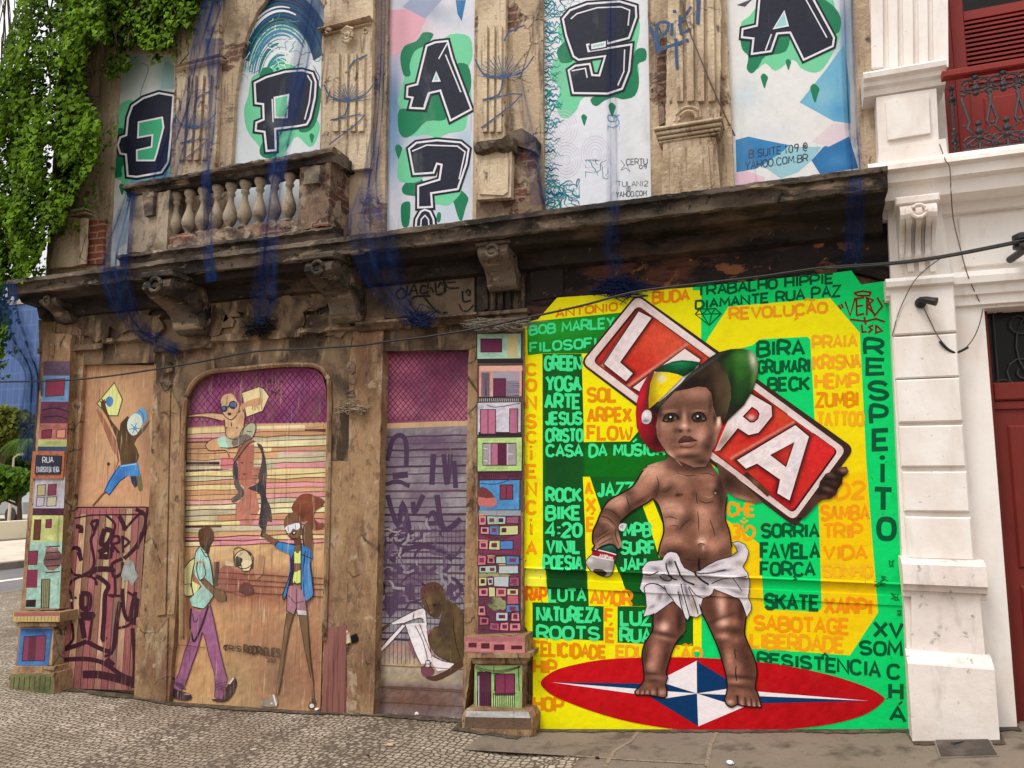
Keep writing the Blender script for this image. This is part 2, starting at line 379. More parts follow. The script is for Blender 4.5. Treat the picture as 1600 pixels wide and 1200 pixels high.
        # faces look towards the street
        bm = bmesh.new(); bm.from_mesh(me)
        bmesh.ops.recalc_face_normals(bm, faces=bm.faces)
        for f in bm.faces:
            f.normal_update()
            if f.normal.y > 0: f.normal_flip()
        bm.to_mesh(me); bm.free()
        return link(name, me, mat, parent)
# ================================================================== materials of the place
M_UP = material('upper_plaster', lin('c2ab8e'), [(2.2, (1, 1, .5), '96806a', .45, .62, .8), (14, (1, 1, .12), '54453a', .52, .68, .8), (1.4, (1, 1, .8), '6e5a48', .52, .66, .75), (10, (1, 1, .6), '2c241e', .63, .69, .8), (30, (1, 1, 1), 'cdb699', .55, .7, .6), (4, (1, 1, .25), '3a2f27', .60, .75, .75), (70, (1, 1, 1), '4a3a2e', .62, .7, .6)], bump=.7, bump_scale=28, brick=('7e5a48', '66483a', '94806c', 2.1, .585), bdist=.02, cracks=3)
M_PIL = material('pilaster_plaster', lin('d2bea2'), [(2.5, (1, 1, .4), 'a89078', .48, .62, .7), (22, (1, 1, .1), '604c3a', .53, .68, .8), (1.6, (1, 1, .6), '8a7056', .50, .64, .7), (11, (1, 1, .5), '3a2e24', .62, .68, .8), (34, (1, 1, 1), 'd8c6ac', .56, .68, .5), (60, (1, 1, 1), '51402f', .64, .7, .8)], bump=.7, bump_scale=30, brick=('86604e', '6e4e40', '9c8872', 3.0, .64), bdist=.02, cracks=4)
M_BRICK = material('old_brick', lin('7d6554'), [(5, (1, 1, 1), '38302c', .48, .64, .85), (40, (1, 1, 1), 'a08d78', .56, .7, .7), (7, (1, 1, 1), '9c8a76', .54, .60, .9), (3, (1, 1, 1), '1e1a18', .58, .7, .8)], bump=1.0, bump_scale=25, brick=('7e4838', '5a3830', '8c7a68', 3.2, .50))
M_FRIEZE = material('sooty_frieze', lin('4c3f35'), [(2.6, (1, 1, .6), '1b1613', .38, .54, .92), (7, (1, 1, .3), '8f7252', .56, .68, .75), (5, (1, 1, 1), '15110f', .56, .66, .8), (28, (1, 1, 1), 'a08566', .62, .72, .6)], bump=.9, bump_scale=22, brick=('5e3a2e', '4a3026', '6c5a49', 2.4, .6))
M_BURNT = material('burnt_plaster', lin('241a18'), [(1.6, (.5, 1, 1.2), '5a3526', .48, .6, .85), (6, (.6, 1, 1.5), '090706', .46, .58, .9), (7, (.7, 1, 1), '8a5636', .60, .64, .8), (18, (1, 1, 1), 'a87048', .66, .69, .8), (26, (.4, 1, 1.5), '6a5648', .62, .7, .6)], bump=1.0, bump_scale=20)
M_CORN = material('cornice_stone', lin('6b5d50'), [(2.2, (.6, 1, 1.6), '171412', .43, .58, .93), (9, (.3, 1, 1), 'b09a80', .57, .66, .8), (16, (1, 1, 1), '0b0a0a', .58, .68, .9), (50, (1, 1, 1), 'a39a90', .64, .70, .7)], bump=1.0, bump_scale=24)
M_BAL = material('baluster_stone', lin('a3937f'), [(3.0, (1, 1, 1), '2a2624', .46, .60, .9), (24, (1, 1, .6), '5f5042', .55, .68, .7), (50, (1, 1, 1), 'c9b8a4', .62, .7, .5)], bump=.7, bump_scale=40)
M_LOW = material('brown_washed_plaster', lin('a58563'), [(2.4, (1, 1, .5), '765640', .44, .60, .85), (5, (1, 1, .3), 'b8a286', .55, .66, .7), (50, (1, 1, .10), '574034', .55, .68, .42), (30, (1, 1, .2), 'c0a888', .58, .70, .5), (14, (1, 1, .7), '5c4636', .54, .64, .6), (7, (1, 1, 1), 'c4b296', .60, .64, .5), (2.2, (1, 1, .6), '8c5e52', .56, .68, .5), (9, (1, 1, .5), '3a2e28', .61, .68, .8), (60, (1, 1, .6), '2a211c', .64, .70, .8)], bump=1.0, bump_scale=30, bump_stretch=(1, 1, .35), bdist=.02, cracks=2.6)
M_LOW2 = material('peeling_lintel_plaster', lin('7e6750'), [(3, (1, 1, .8), '3a2c22', .41, .56, .9), (8, (1, 1, .3), 'a98f70', .55, .66, .7), (12, (1, 1, 1), '1f1814', .62, .69, .8)], bump=1.0, bump_scale=20, brick=('6d4a3a', '573a2d', '7d6a57', 2.2, .64))
M_DARK = material('dark_void', lin('0c0a09'), bump=0)
M_WHITE = material('white_painted_plaster', lin('f0e8e2'), [(2.0, (1, 1, .7), 'dfd1c6', .48, .64, .6), (7, (1, 1, .3), 'c4b4a6', .55, .74, .45), (1.3, (1, 1, .5), 'c9b9ab', .55, .70, .5), (40, (1, 1, 1), '7d6f64', .66, .72, .55)], rough=.65, bump=.25, bump_scale=14)
M_WHITE_B = material('dirty_white_plaster', lin('e6dbd4'), [(2.4, (1, 1, .8), 'cdbfb4', .48, .66, .6), (6, (1, 1, .35), '9c8e80', .55, .72, .65), (16, (1, 1, 1), '5f564e', .62, .70, .7)], rough=.7, bump=.35, bump_scale=14)
M_RED2 = material('dark_red_door_paint', lin('742720'), [(3, (1, 1, .5), '5e1f1a', .45, .65, .7), (40, (1, 1, .05), '4a1815', .6, .75, .5)], rough=.55, bump=.2, bump_scale=60, bump_stretch=(1, 1, .08))
M_RED = material('red_painted_wood', lin('8a2e28'), [(3, (1, 1, .5), '7b2721', .45, .65, .7), (40, (1, 1, .05), '6a1f1b', .6, .75, .5)], rough=.5, bump=.2, bump_scale=60, bump_stretch=(1, 1, .08))
M_IRON = material('cast_iron', lin('34353a'), [(20, (1, 1, 1), '55504e', .5, .7, .6)], rough=.5, bump=.3, bump_scale=60, spec=.5)
M_BLACK = material('black_plastic', lin('161618'), [(30, (1, 1, 1), '2c2a28', .5, .7, .5)], rough=.45, bump=.1, bump_scale=80, spec=.5)
M_GLASS = material('dark_glass', lin('141110'), [(3, (1, 1, 1), '2a2422', .5, .7, .5)], rough=.25, bump=0, spec=.2)
# ================================================================== the derelict building
BLD = empty('derelict_building', (P(700, 1120, 0).x, 0, 0), 'weathered two storey ruin with boarded windows, balcony and painted ground floor', 'building')
def part(mb, name, mat, parent=BLD, label=None, smooth=False):
    o = mb.build(name, mat, parent, smooth)
    if label: o['label'] = label
    return o
def X(px, py, d=0): return P(px, py, d).x
def Z(px, py, d=0): return P(px, py, d).z
XL, XR = X(66, 560), X(1393, 600)
# core behind everything
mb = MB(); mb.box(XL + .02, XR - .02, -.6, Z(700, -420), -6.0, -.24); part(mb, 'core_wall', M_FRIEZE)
# upper storey piers
def pier(pts, mat=M_UP, d1=0, d0=-.23, name='pier', parent=BLD, label=None):
    return part(MB().prism(pts, d1, d0, 1.0), name, mat, parent, label)
pier([(112, -220), (188, -200), (186, 80), (165, 440), (70, 450)])
pier([(189, -200), (276, -190), (275, 82), (187, 80)], name='lintel')
pier([(277, -190), (450, -170), (433, -18), (416, -3), (400, 20), (386, 52), (377, 90), (368, 140), (352, 400), (258, 410), (276, 84)], d1=.002)
pier([(452, -170), (612, -150), (606, 0), (600, 378), (494, 390), (501, 200), (503, 62), (511, 27), (509, 12), (499, 0), (486, -18), (440, -24)], d1=.001)
pier([(613, -150), (744, -130), (743, -64), (610, -72)], name='lintel')
pier([(745, -130), (850, -120), (848, 0), (849, 345), (738, 358), (742, 0)], d1=.001)
pier([(851, -120), (1010, -100), (1010, -62), (850, -70)], name='lintel')
pier([(1011, -100), (1131, -90), (1134, 0), (1148, 310), (1019, 325), (1012, 0)])
pier([(1132, -90), (1330, -70), (1331, -44), (1132, -56)], name='lintel')
pier([(1331, -70), (1358, -70), (1357, 0), (1371, 275), (1345, 285), (1331, 0)], d1=.01, mat=M_PIL)
# pilaster strips with flutes on the upper piers
def flutes(x0, x1, yt0, yb0, n, d, lean=0.0, gap=.38):
    mb = MB(); w = (x1 - x0) / n
    for i in range(n):
        a = x0 + w * i + w * gap / 2; b = a + w * (1 - gap)
        mb.prism([(a, yt0), (b, yt0 - 1), (b + lean, yb0 - 1), (a + lean, yb0)], d + .025, d)
    return mb
def capmould(x0, y0, x1, y1, steps, d, back=0.0, jit=.002, mb=None):
    """level mouldings: steps = [(height px, depth)...] stacked downward from the line (x0,y0)-(x1,y1)"""
    mb = mb or MB(); y = 0
    for h, dd in steps:
        a, b = P(x0, y0 + y, d), P(x1, y1 + y, d); lo_ = P(x0, y0 + y + h, d).z
        mb.box(a.x - dd * .5, b.x + dd * .5, lo_, (a.z + b.z) / 2, back, d + dd, .006); y += h - .4
    return mb
o = part(MB().prism([(90, 338), (130, 341), (126, 414), (78, 420)], .07, .002, 1), 'pilaster_pedestal', M_UP)
part(capmould(84, 331, 134, 336, [(5, .05), (4, .02)], .07), 'pedestal_cap', M_PIL, o); part(MB().prism([(126, 340), (137, 341), (134, 412), (124, 413)], .085, .0705, 1), 'edge_moulding', M_PIL, o)
part(MB().prism([(138, 343), (163, 345), (160, 412), (135, 413)], .03, .002, 1), 'exposed_brick', material('bare_brick', lin('7d4a38'), [(30, (1, 1, 1), '4a2e24', .55, .7, .7)], bump=.8, brick=('96503a', '7a4230', 'a08a74', 4, .1)))
o = pier([(283, -160), (345, -160), (342, 90), (334, 340), (272, 350)], M_PIL, .045, .003, 'pilaster')
part(flutes(284, 332, 118, 250, 4, .046, -8), 'fluting', M_PIL, o)
part(capmould(279, 99, 346, 90, [(5, .04), (6, .02), (4, .03)], .045), 'capital', M_PIL, o)
o = pier([(510, -160), (586, -150), (578, 262), (502, 272)], M_PIL, .045, .003, 'pilaster')
part(flutes(519, 572, 84, 205, 4, .046, -2), 'fluting', M_PIL, o)
mb = capmould(508, 44, 578, 37, [(7, .07), (6, .03)], .045)
for cx, sg_ in ((514, 1), (572, -1)):
    q = P(cx, 50, .11); mb.tube([q + Vector((sg_ * .028 * math.cos(a) * (1 - k * .03), -.012, .028 * math.sin(a) * (1 - k * .03))) for k, a in enumerate([i * .5 for i in range(18)])], .009, 5)
q = P(544, 58, .09)
for rr_, tt_ in ((.052, .014), (.026, .016)): mb.tube([q + Vector((rr_ * math.cos(a), -.012, rr_ * math.sin(a))) for a in [i * math.pi / 10 for i in range(21)]], tt_, 6)
mb.tube([q + Vector((-.055, -.01, .05)), q + Vector((0, -.02, .075)), q + Vector((.055, -.01, .05))], .018, 6)
part(mb, 'capital', M_PIL, o)
o = pier([(748, -120), (790, -120), (790, 0), (788, 216), (744, 222), (748, 0)], M_PIL, .05, .003, 'pilaster')
part(flutes(752, 786, 40, 206, 3, .051, -1), 'fluting', M_PIL, o)
mb = MB().prism([(742, 236), (800, 230), (798, 308), (744, 312)], .16, .003); mb.prism([(748, 250), (795, 246), (793, 300), (786, 305), (749, 303)], .175, .161)
o = part(mb, 'pilaster_pedestal', M_PIL)
mb = MB(); rr = random.Random(4)
a, b = P(741, 232, .2), P(803, 224, .2); mb.sweepx(a.x, b.x, [(a.z + .07, 0), (a.z + .06, .12), (a.z + .02, .24), (a.z - .03, .21), (a.z - .05, .15), (a.z - .06, 0)], 12, .01, 5); part(mb, 'pedestal_cap', M_CORN, o)
mb = MB().prism([(801, 222), (832, 232), (846, 320), (848, 345), (744, 352), (744, 314), (797, 309)], .10, .003); part(mb, 'broken_brickwork', M_BRICK)
mb = MB().prism([(800, 205), (815, 200), (838, 215), (836, 236), (803, 226)], .13, .01); part(mb, 'broken_stone', M_CORN)
o = pier([(1046, -100), (1124, -100), (1126, 60), (1124, 188), (1040, 196), (1044, 0)], M_PIL, .05, .003, 'pilaster')
part(flutes(1052, 1118, -90, 158, 4, .051, 2), 'fluting', M_PIL, o)
q = P(1075, 188, .07); mb = MB()
for r_ in (.09, .06): mb.tube([q + Vector((r_ * math.cos(a), -.012, r_ * math.sin(a))) for a in [i * math.pi / 10 for i in range(11)]], .012, 6)
part(mb, 'fan_ornament', M_PIL, o)
mb = MB().prism([(1036, 220), (1118, 214), (1126, 300), (1034, 312)], .11, .003); mb.prism([(1048, 232), (1106, 226), (1111, 296), (1046, 304)], .125, .111)
o = part(mb, 'pilaster_pedestal', M_PIL); part(capmould(1029, 201, 1124, 189, [(6, .05), (7, .03), (6, .015), (5, 0.)], .12), 'pedestal_cap', M_PIL, o)
mb = MB().prism([(1027, 60), (1044, 58), (1040, 190), (1030, 196), (1026, 130)], .02, .001); part(mb, 'broken_brickwork', M_BRICK)
# ------------------------------------------------------------------ cornice
zt = P(972, 313, .40).z; CX0, CX1 = X(10, 438, .4), X(1387, 262, .4)
prof = [(zt + .06, 0), (zt + .008, .385), (zt, .40), (zt - .035, .405), (zt - .04, .372), (zt - .052, .368), (zt - .125, .360), (zt - .132, .34), (zt - .132, .0)]
corn = part(MB().sweepx(CX0, CX1, prof, 220, .0022, 2), 'cornice', M_CORN)
M_BED = material('near_black_moulding', lin('2c2420'), [(2.0, (.6, 1, 1.2), '5a4636', .52, .64, .8), (7, (.5, 1, 1.2), '0b0909', .50, .62, .9), (24, (1, 1, 1), '6e5c4c', .62, .70, .6)], bump=1.0, bump_scale=26)  # near-black bed moulding, darker than the cornice face, with brown and black blotches
part(MB().sweepx(CX0 + .03, CX1 - .01, [(zt - .131, 0), (zt - .131, .33), (zt - .15, .28), (zt - .185, .26), (zt - .20, .10), (zt - .30, .07), (zt - .32, 0)], 160, .0022, 3), 'bed_moulding', M_BED, corn, 'near black moulding under the ledge')
# frieze: rough wall between cornice and ground floor
zf1 = zt - .25
def zline(px, py, d=0): return P(px, py, d).z
ZB = zline(650, 500)          # base of the frieze
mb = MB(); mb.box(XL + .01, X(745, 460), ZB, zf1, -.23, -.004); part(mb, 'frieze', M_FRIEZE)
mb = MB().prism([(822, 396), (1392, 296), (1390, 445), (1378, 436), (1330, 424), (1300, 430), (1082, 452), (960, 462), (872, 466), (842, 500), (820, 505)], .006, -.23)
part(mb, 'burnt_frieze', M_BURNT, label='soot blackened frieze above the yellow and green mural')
# peeled patches and cracks on the burnt frieze
def scrap(cx, cy, r, n, rng, sq=.6): return [(cx + r * rng.uniform(.55, 1.1) * math.cos(6.2832 * i / n), cy + sq * r * rng.uniform(.55, 1.1) * math.sin(6.2832 * i / n)) for i in range(n)]
rg = random.Random(12)
PEELS = []
for cx, cy, r in ((1230, 392, 42), (1322, 384, 16), (1130, 400, 34), (1180, 420, 30), (1020, 410, 26), (940, 430, 20), (1290, 420, 22), (1070, 430, 24)): PEELS.append(scrap(cx, cy, r, 15, rg))
M_PEEL = material('peeled_brown_plaster', lin('5c3a29'), [(8, (1, 1, 1), 'a06a42', .52, .62, .8), (20, (1, 1, 1), '1c1210', .52, .62, .9)], bump=1, bump_scale=30)
for q_ in PEELS[1:2] + PEELS[6:7]: part(MB().prism(q_, .012, .004), 'peeled_plaster', M_PEEL)
# framed panel with the tag, moulding under it, strip right of it
mb = MB().prism([(566, 440), (741, 418), (741, 488), (566, 500)], .02, -.003); part(mb, 'frieze_panel', material('grey_brown_panel', lin('6e5c4a'), [(3, (1, 1, .7), '2a2420', .5, .66, .85), (40, (1, 1, .3), '8d7a64', .6, .7, .5)], bump=.4, bump_scale=30), label='smooth frieze panel with a black tag')
zm = P(650, 499, .1).z
part(MB().sweepx(X(556, 505, .1), X(745, 492, .1), [(zm + .03, 0), (zm + .02, .10), (zm, .11), (zm - .02, .08), (zm - .05, .06), (zm - .06, 0)], 30, .002, 3), 'frieze_moulding', M_LOW2)
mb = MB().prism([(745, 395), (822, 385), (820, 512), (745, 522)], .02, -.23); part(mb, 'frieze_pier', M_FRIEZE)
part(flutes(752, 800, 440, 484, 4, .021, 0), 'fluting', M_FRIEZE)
part(capmould(744, 491, 822, 484, [(6, .06), (6, .03), (6, .045)], .02), 'frieze_moulding', M_LOW2)
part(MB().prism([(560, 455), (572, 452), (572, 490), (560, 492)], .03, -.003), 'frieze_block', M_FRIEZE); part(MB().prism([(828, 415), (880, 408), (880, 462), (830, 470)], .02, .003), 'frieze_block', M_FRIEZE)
# rough broken plaster over the left bays
rg = random.Random(5)
for cx, cy, r, d in ((190, 492, 46, .03), (232, 505, 30, .045), (150, 505, 40, .035), (350, 480, 34, .03), (395, 478, 30, .04), (450, 488, 42, .035), (330, 500, 40, .03), (520, 505, 34, .03), (480, 470, 30, .02)):
    part(MB().prism(scrap(cx, cy, r, 16, rg, .7), d, -.01), 'broken_plaster', M_LOW2)
for x0, x1, y in ((160, 238, 530), (60, 160, 545), (240, 330, 543), (330, 470, 528), (400, 560, 520)):
    a, b = P(x0, y + 3, .05), P(x1, y - (x1 - x0) * .09 + 3, .05); part(MB().sweepx(a.x, b.x, [(a.z + .03, 0), (a.z + .02, .05), (a.z - .02, .06), (a.z - .035, 0)], 14, .007, x0), 'broken_string_course', M_LOW2)
# corbels
def corbel(px0, px1, pyt, h, proj, base_d=0, name='corbel', mat=M_CORN, parent=BLD, label=None, scroll=True):
    zt_ = P((px0 + px1) / 2, pyt, base_d + proj).z; x0 = X(px0, pyt, base_d + proj); x1 = X(px1, pyt, base_d + proj)
    cap = MB().box(x0 - .02, x1 + .02, zt_ - .05, zt_, base_d, base_d + proj + .02, .008)
    pr = []
    for i in range(15):
        t = i / 14; z = zt_ - .05 - (h - .05) * t
        dd = proj * float(np.interp(t, [0, .08, .2, .32, .42, .52, .62, .75, .9, 1], [.86, .95, .98, .88, .68, .48, .36, .28, .26, .12])) + .03
        pr.append((z, base_d + dd))
    pr = [(pr[0][0], base_d - .003)] + pr + [(pr[-1][0], base_d - .003)]
    ob = part(MB().sweepx(x0, x1, pr), name, mat, parent, label)
    part(cap, 'cap', mat, ob)
    r = MB(); w = x1 - x0
    for k in range(3):
        xa = x0 + w * (.14 + .27 * k); r.sweepx(xa, xa + w * .18, [(z, d + .012) for z, d in pr[2:-1]], 1)
    if mat is not M_CORN: part(r, 'ribs', mat, ob)
    if scroll:
        s = MB(); z0, d0 = pr[3]
        s.tube([(x0 + w / 2 + w * .2 * math.cos(a), -(d0 + .006), z0 - .01 + w * .2 * math.sin(a)) for a in [i * .6283 for i in range(11)]], w * .06, 6); part(s, 'rosette', mat, ob)
    return ob
corbel(66, 91, 456, .26, .24, .01); corbel(748, 794, 372, .34, .26, .02)
corbel(226, 268, 424, .46, .50, .0); corbel(478, 520, 395, .46, .50, .0)
# ------------------------------------------------------------------ balcony
xa = P(577, 270, 0).x; db = 0.4
for _ in range(60):
    p = P(516, 236, db)
    db += (p.x - xa) * .6 if abs(p.x - xa) > 1e-4 else 0
    db = max(.3, min(1.0, db))
DB = db
BX0, BX1 = X(204, 300, DB), P(516, 236, DB).x
zr = P(380, 258, DB).z; zs = P(365, 377, DB).z           # rail top, slab top
BAL = MB().sweepx(BX0 - .06, BX1 + .08, [(zs + .02, .2), (zs, DB + .04), (zs - .03, DB + .06), (zs - .045, DB + .02), (zs - .11, DB + .01), (zs - .13, DB - .08), (zs - .17, DB - .12), (zs - .20, .2)], 110, .003, 9)
balc = part(BAL, 'balcony', M_CORN, label='crumbling stone balcony with a baluster rail')
mb = MB().sweepx(BX0 - .05, BX1 + .05, [(zr, DB - .2), (zr + .005, DB + .02), (zr - .02, DB + .05), (zr - .045, DB + .045), (zr - .055, DB), (zr - .10, DB - .01), (zr - .105, DB - .2)], 60, .004, 11)
part(mb, 'handrail', M_CORN, balc)
mb = MB().box(BX1 - .17, BX1 + .04, zr - .10, zr - .005, .0, DB - .205, .01); part(mb, 'side_handrail', M_CORN, balc); part(MB().box(BX0 - .04, BX0 + .14, zr - .10, zr - .005, .0, DB - .205, .01), 'side_handrail', M_CORN, balc)
mb = MB(); xp0 = X(262, 330, DB); xp1 = X(466, 300, DB)
mb.sweepx(BX0, xp0, [(zr - .10, DB - .19), (zr - .10, DB - .01), (zs + .02, DB - .005), (zs + .01, DB - .19)], 8, .008, 4)
part(mb, 'end_pier', M_BAL, balc)
mb = MB(); mb.sweepx(xp1, BX1, [(zr - .10, DB - .19), (zr - .10, DB - .015), (zs + .02, DB - .005), (zs + .01, DB - .19)], 8, .006, 6)
mb.box(BX1 - .15, BX1 - .005, zs + .01, zr - .10, .0, DB - .19); part(mb, 'end_pier', M_BRICK, balc)
part(MB().prism([(476, 262), (500, 258), (498, 285), (474, 288)], DB + .02, DB - .02), 'pier_plaque', M_BAL, balc); part(MB().prism([(222, 300), (240, 298), (238, 335), (226, 338)], DB + .03, DB - .02), 'pier_plaque', M_CORN, balc)
mb = MB().sweepx(xp0 - .01, xp1 + .01, [(zs + .14, DB - .14), (zs + .135, DB - .04), (zs + .10, DB - .03), (zs + .01, DB - .02), (zs + .01, DB - .14)], 30, .006, 8); part(mb, 'plinth', M_BRICK, balc)
zb0 = zs + .13; hb = zr - .105 - zb0
bpf = [(.055, 0), (.055, .05), (.03, .07), (.028, .10), (.05, .18), (.064, .27), (.062, .36), (.045, .48), (.026, .62), (.024, .72), (.038, .75), (.038, .79), (.03, .82), (.048, .90), (.052, .92), (.052, 1.0)]
pro = None
for i, bx in enumerate((276, 297, 318, 340, 361, 383, 406, 429, 452)):
    x = X(bx, 310, DB - .09); loc = Vector((x, -(DB - .09), zb0))
    if pro is None:
        pro = MB().lathe((0, 0, 0), [(r * .95, z * hb) for r, z in bpf], 14).build('baluster', M_BAL, None, True)
        o = pro
    else:
        o = pro.copy(); COL.objects.link(o)
    o.parent = balc; o.location = loc - world_org(balc); o.rotation_euler = (0, 0, i * 1.3)
# ------------------------------------------------------------------ ground floor walls
pier([(60, 500), (131, 500), (131, 560), (122, 700), (92, 1095), (20, 1110), (62, 560)], M_LOW, 0)
pier([(131, 500), (245, 500), (243, 566), (131, 570)], M_LOW2, .002, name='lintel')
pier([(241, 567), (284, 640), (283, 850), (262, 1120), (208, 1110), (226, 860), (233, 790)], M_LOW, .0)
mb = MB().prism([(252, 600), (266, 600), (258, 960), (244, 962)], .02, .001); mb.prism([(268, 610), (281, 640), (280, 850), (272, 960), (261, 960)], .012, .001); mb.prism([(213, 965), (262, 965), (258, 1118), (209, 1110)], .015, .001)
part(mb, 'pier_boarding', M_LOW)
ARCH = [(514, 720), (515, 610), (510, 586), (498, 574), (480, 570), (430, 571), (380, 576), (335, 580), (314, 588), (300, 602), (291, 624), (287, 660), (285, 720)]
pier([(246, 500), (556, 490), (546, 560), (546, 720)] + ARCH + [(258, 720), (246, 640), (244, 567)], M_LOW2, .004, name='arch_wall')
mb = MB(); pts = [P(x, y, .012) for x, y in catmull([(284, 1000), (284, 860)] + ARCH[::-1] + [(511, 860), (507, 1000)], 4, False)]
mb.tube(pts, .022, 6); part(mb, 'arch_moulding', M_LOW)
pier([(514, 720), (545, 720), (541, 1130), (502, 1128), (508, 900)], M_LOW, .004)
pier([(556, 498), (600, 495), (598, 545), (583, 1130), (541, 1130), (546, 560)], M_LOW, .03)
pier([(556, 517), (744, 500), (744, 540), (732, 546), (597, 549)], M_LOW2, .01, name='lintel')
pier([(732, 546), (747, 520), (742, 990), (724, 1125), (722, 1135), (727, 900)], M_LOW, .004)
mb = MB().prism([(507, 982), (541, 977), (541, 1128), (502, 1128)], .010, .004); part(mb, 'pier_boarding', material('plum_board', lin('8a5a52'), [(40, (1, 1, .04), '4a2a2c', .5, .66, .8), (3, (1, 1, .5), 'a06b60', .55, .7, .6)], bump=1, bump_scale=40, bump_stretch=(1, 1, .05)), label='plum stained board at the foot of the pier')
mb = MB().prism(scrap(552, 999, 12, 11, random.Random(8), .8), .036, .031); part(mb, 'torn_hole', M_DARK)
mb = MB().prism([(541, 985), (546, 990), (548, 1004), (541, 1006)], .045, .031); part(mb, 'torn_plaster', M_PIL)
for cx, cy, r in ((548, 575, 9), (551, 594, 7), (549, 615, 8), (545, 636, 7), (258, 600, 10), (262, 575, 8)): part(MB().prism(scrap(cx, cy, r, 9, random.Random(int(cx + cy)), 1.2), .036, .0), 'exposed_brick', M_BRICK)
# corner pilaster and pilaster with painted houses
pier([(68, 520), (111, 522), (92, 952), (38, 954)], M_LOW, .08, -.2, 'pilaster')
PED = MB().prism([(19, 957), (94, 957), (93, 972), (20, 972)], .16, -.2); PED.prism([(25, 973), (88, 973), (87, 979), (26, 979)], .13, -.2); PED.prism([(31, 980), (84, 980), (81, 1042), (27, 1042)], .10, -.2); PED.prism([(21, 1042), (84, 1042), (84, 1051), (17, 1051)], .13, -.2); PED.prism([(15, 1052), (84, 1052), (83, 1095), (12, 1095)], .16, -.2)
part(PED, 'pedestal', M_LOW)
pier([(747, 520), (818, 512), (816, 992), (742, 992)], M_LOW, .06, -.2, 'pilaster')
PED = MB().prism([(727, 995), (821, 993), (820, 1020), (726, 1020)], .16, -.2); PED.prism([(731, 1021), (829, 1020), (828, 1028), (732, 1028)], .17, -.2); PED.prism([(737, 1029), (823, 1028), (821, 1037), (739, 1037)], .12, -.2); PED.prism([(742, 1038), (817, 1038), (816, 1112), (740, 1110)], .08, -.2); PED.prism([(728, 1108), (826, 1113), (832, 1122), (832, 1152), (722, 1140), (722, 1118)], .17, -.2)
part(PED, 'pedestal', M_LOW)
# recess floors behind doors
for q_, dd_ in (([(118, 565), (246, 565), (214, 1100), (80, 1100)], -.09), ([(262, 560), (520, 560), (510, 1125), (245, 1125)], -.09), ([(590, 540), (740, 540), (730, 1135), (570, 1135)], -.11), ([(818, 440), (1391, 420), (1425, 1175), (818, 1175)], -.06)): part(MB().prism(q_, dd_, -.23), 'recess_wall', M_LOW)
# ================================================================== big mural on the right half of the ground floor
M_MUR = material('mural_paint', vcol=True, layers=[(5, (1, 1, .8), '5a4a3a', .60, .82, .22), (16, (1, 1, .1), '4a4030', .64, .78, .22), (60, (1, 1, 1), '3a3026', .67, .73, .5), (110, (1, 1, 1), 'f0ead8', .70, .75, .3)], rough=.65, bump=.5, bump_scale=13, spec=.12)
zl1, zl2, zl3 = Z(1028, 896), Z(1028, 913), Z(1028, 926)
PROF = [(zl1 + .012, .022), (zl1 + .004, .030), (zl1, .030), (zl1 - .008, .004), (zl2 + .004, .000), (zl2, .010), (zl3, .010), (zl3 - .006, .0)]
DG, LG, LT, DT, OR, YL = (10, 98, 28), (0, 208, 106), (64, 226, 142), (0, 84, 44), (226, 138, 4), (255, 228, 0)
mur = Art(0.0); mur.mot = .13
# yellow ground, light green right side
mur.shade([(818, 506), (842, 500), (872, 466), (960, 460), (1083, 450), (1083, 1180), (832, 1180), (833, 1000), (818, 975)], YL, [], 7)
mur.shade([(1083, 450), (1300, 428), (1330, 424), (1345, 446), (1385, 440), (1391, 448), (1396, 600), (1408, 800), (1422, 940), (1425, 1180), (1083, 1180)], LG, [], 7)
mur.z()
mur.rect(1083, 455, 1096, 1018, YL)
mur.shade([(1139, 480), (1297, 467), (1343, 521), (1347, 600), (1353, 720), (1362, 840), (1372, 957), (1328, 1024), (1176, 1013), (1150, 985), (1130, 960), (1120, 900), (1108, 700), (1098, 545), (1107, 529)], (255, 226, 0), [(1220, 860, 260, 200, 0, (255, 192, 0), .85), (1340, 900, 90, 120, 0, (255, 190, 0), .6)], 9)
mur.z()
mur.poly([(1188, 531), (1262, 527), (1266, 532), (1270, 600), (1279, 790), (1284, 950), (1278, 956), (1200, 952), (1193, 944), (1188, 850), (1120, 800), (1110, 560), (1176, 540)], LG)
# dark green lettering ground
mur.shade([(825, 504), (985, 488), (985, 553), (913, 553), (849, 553), (826, 556)], (22, 134, 30), [(870, 515, 60, 20, 0, (38, 160, 40), .7), (930, 545, 60, 20, 0, (8, 96, 24), .8)], 6)
mur.poly([(849, 553.5), (913, 553.5), (913, 691), (985, 690), (1000, 672), (1110, 672), (1100, 880), (1097, 947), (988, 947), (962, 880), (938, 790), (923, 745), (912, 745), (913, 800), (917, 880), (920, 947), (857, 940), (853, 892), (850, 880)], (8, 88, 24))
mur.poly([(832, 941), (919, 943), (943, 948), (943, 1001), (832, 996)], (10, 84, 30))
mur.poly([(965, 947.5), (1083, 947.5), (1083, 1009), (965, 1004)], (10, 88, 26))
mur.z()
mur.shade([(850, 560), (912, 560), (913, 745), (990, 745), (1010, 890), (970, 890), (930, 760), (916, 760), (915, 930), (858, 930)], (14, 72, 26), [(880, 600, 40, 60, 0, (10, 92, 26), .8), (980, 760, 60, 30, 0, (6, 104, 20), .7), (990, 860, 50, 60, 0, (22, 66, 28), .6)], 8)
mur.rect(915, 700, 1040, 745, (6, 104, 18))
mur.poly([(1005, 790), (1020, 778), (1037, 820), (1036, 850), (1031, 872), (1014, 815)], YL)
mur.poly([(910, 553), (925, 553), (1000, 640), (1000, 672), (985, 690), (914, 691)], YL)
mur.poly([(912, 745), (923, 745), (938, 790), (962, 880), (988, 947), (920, 947), (918, 880)], YL)
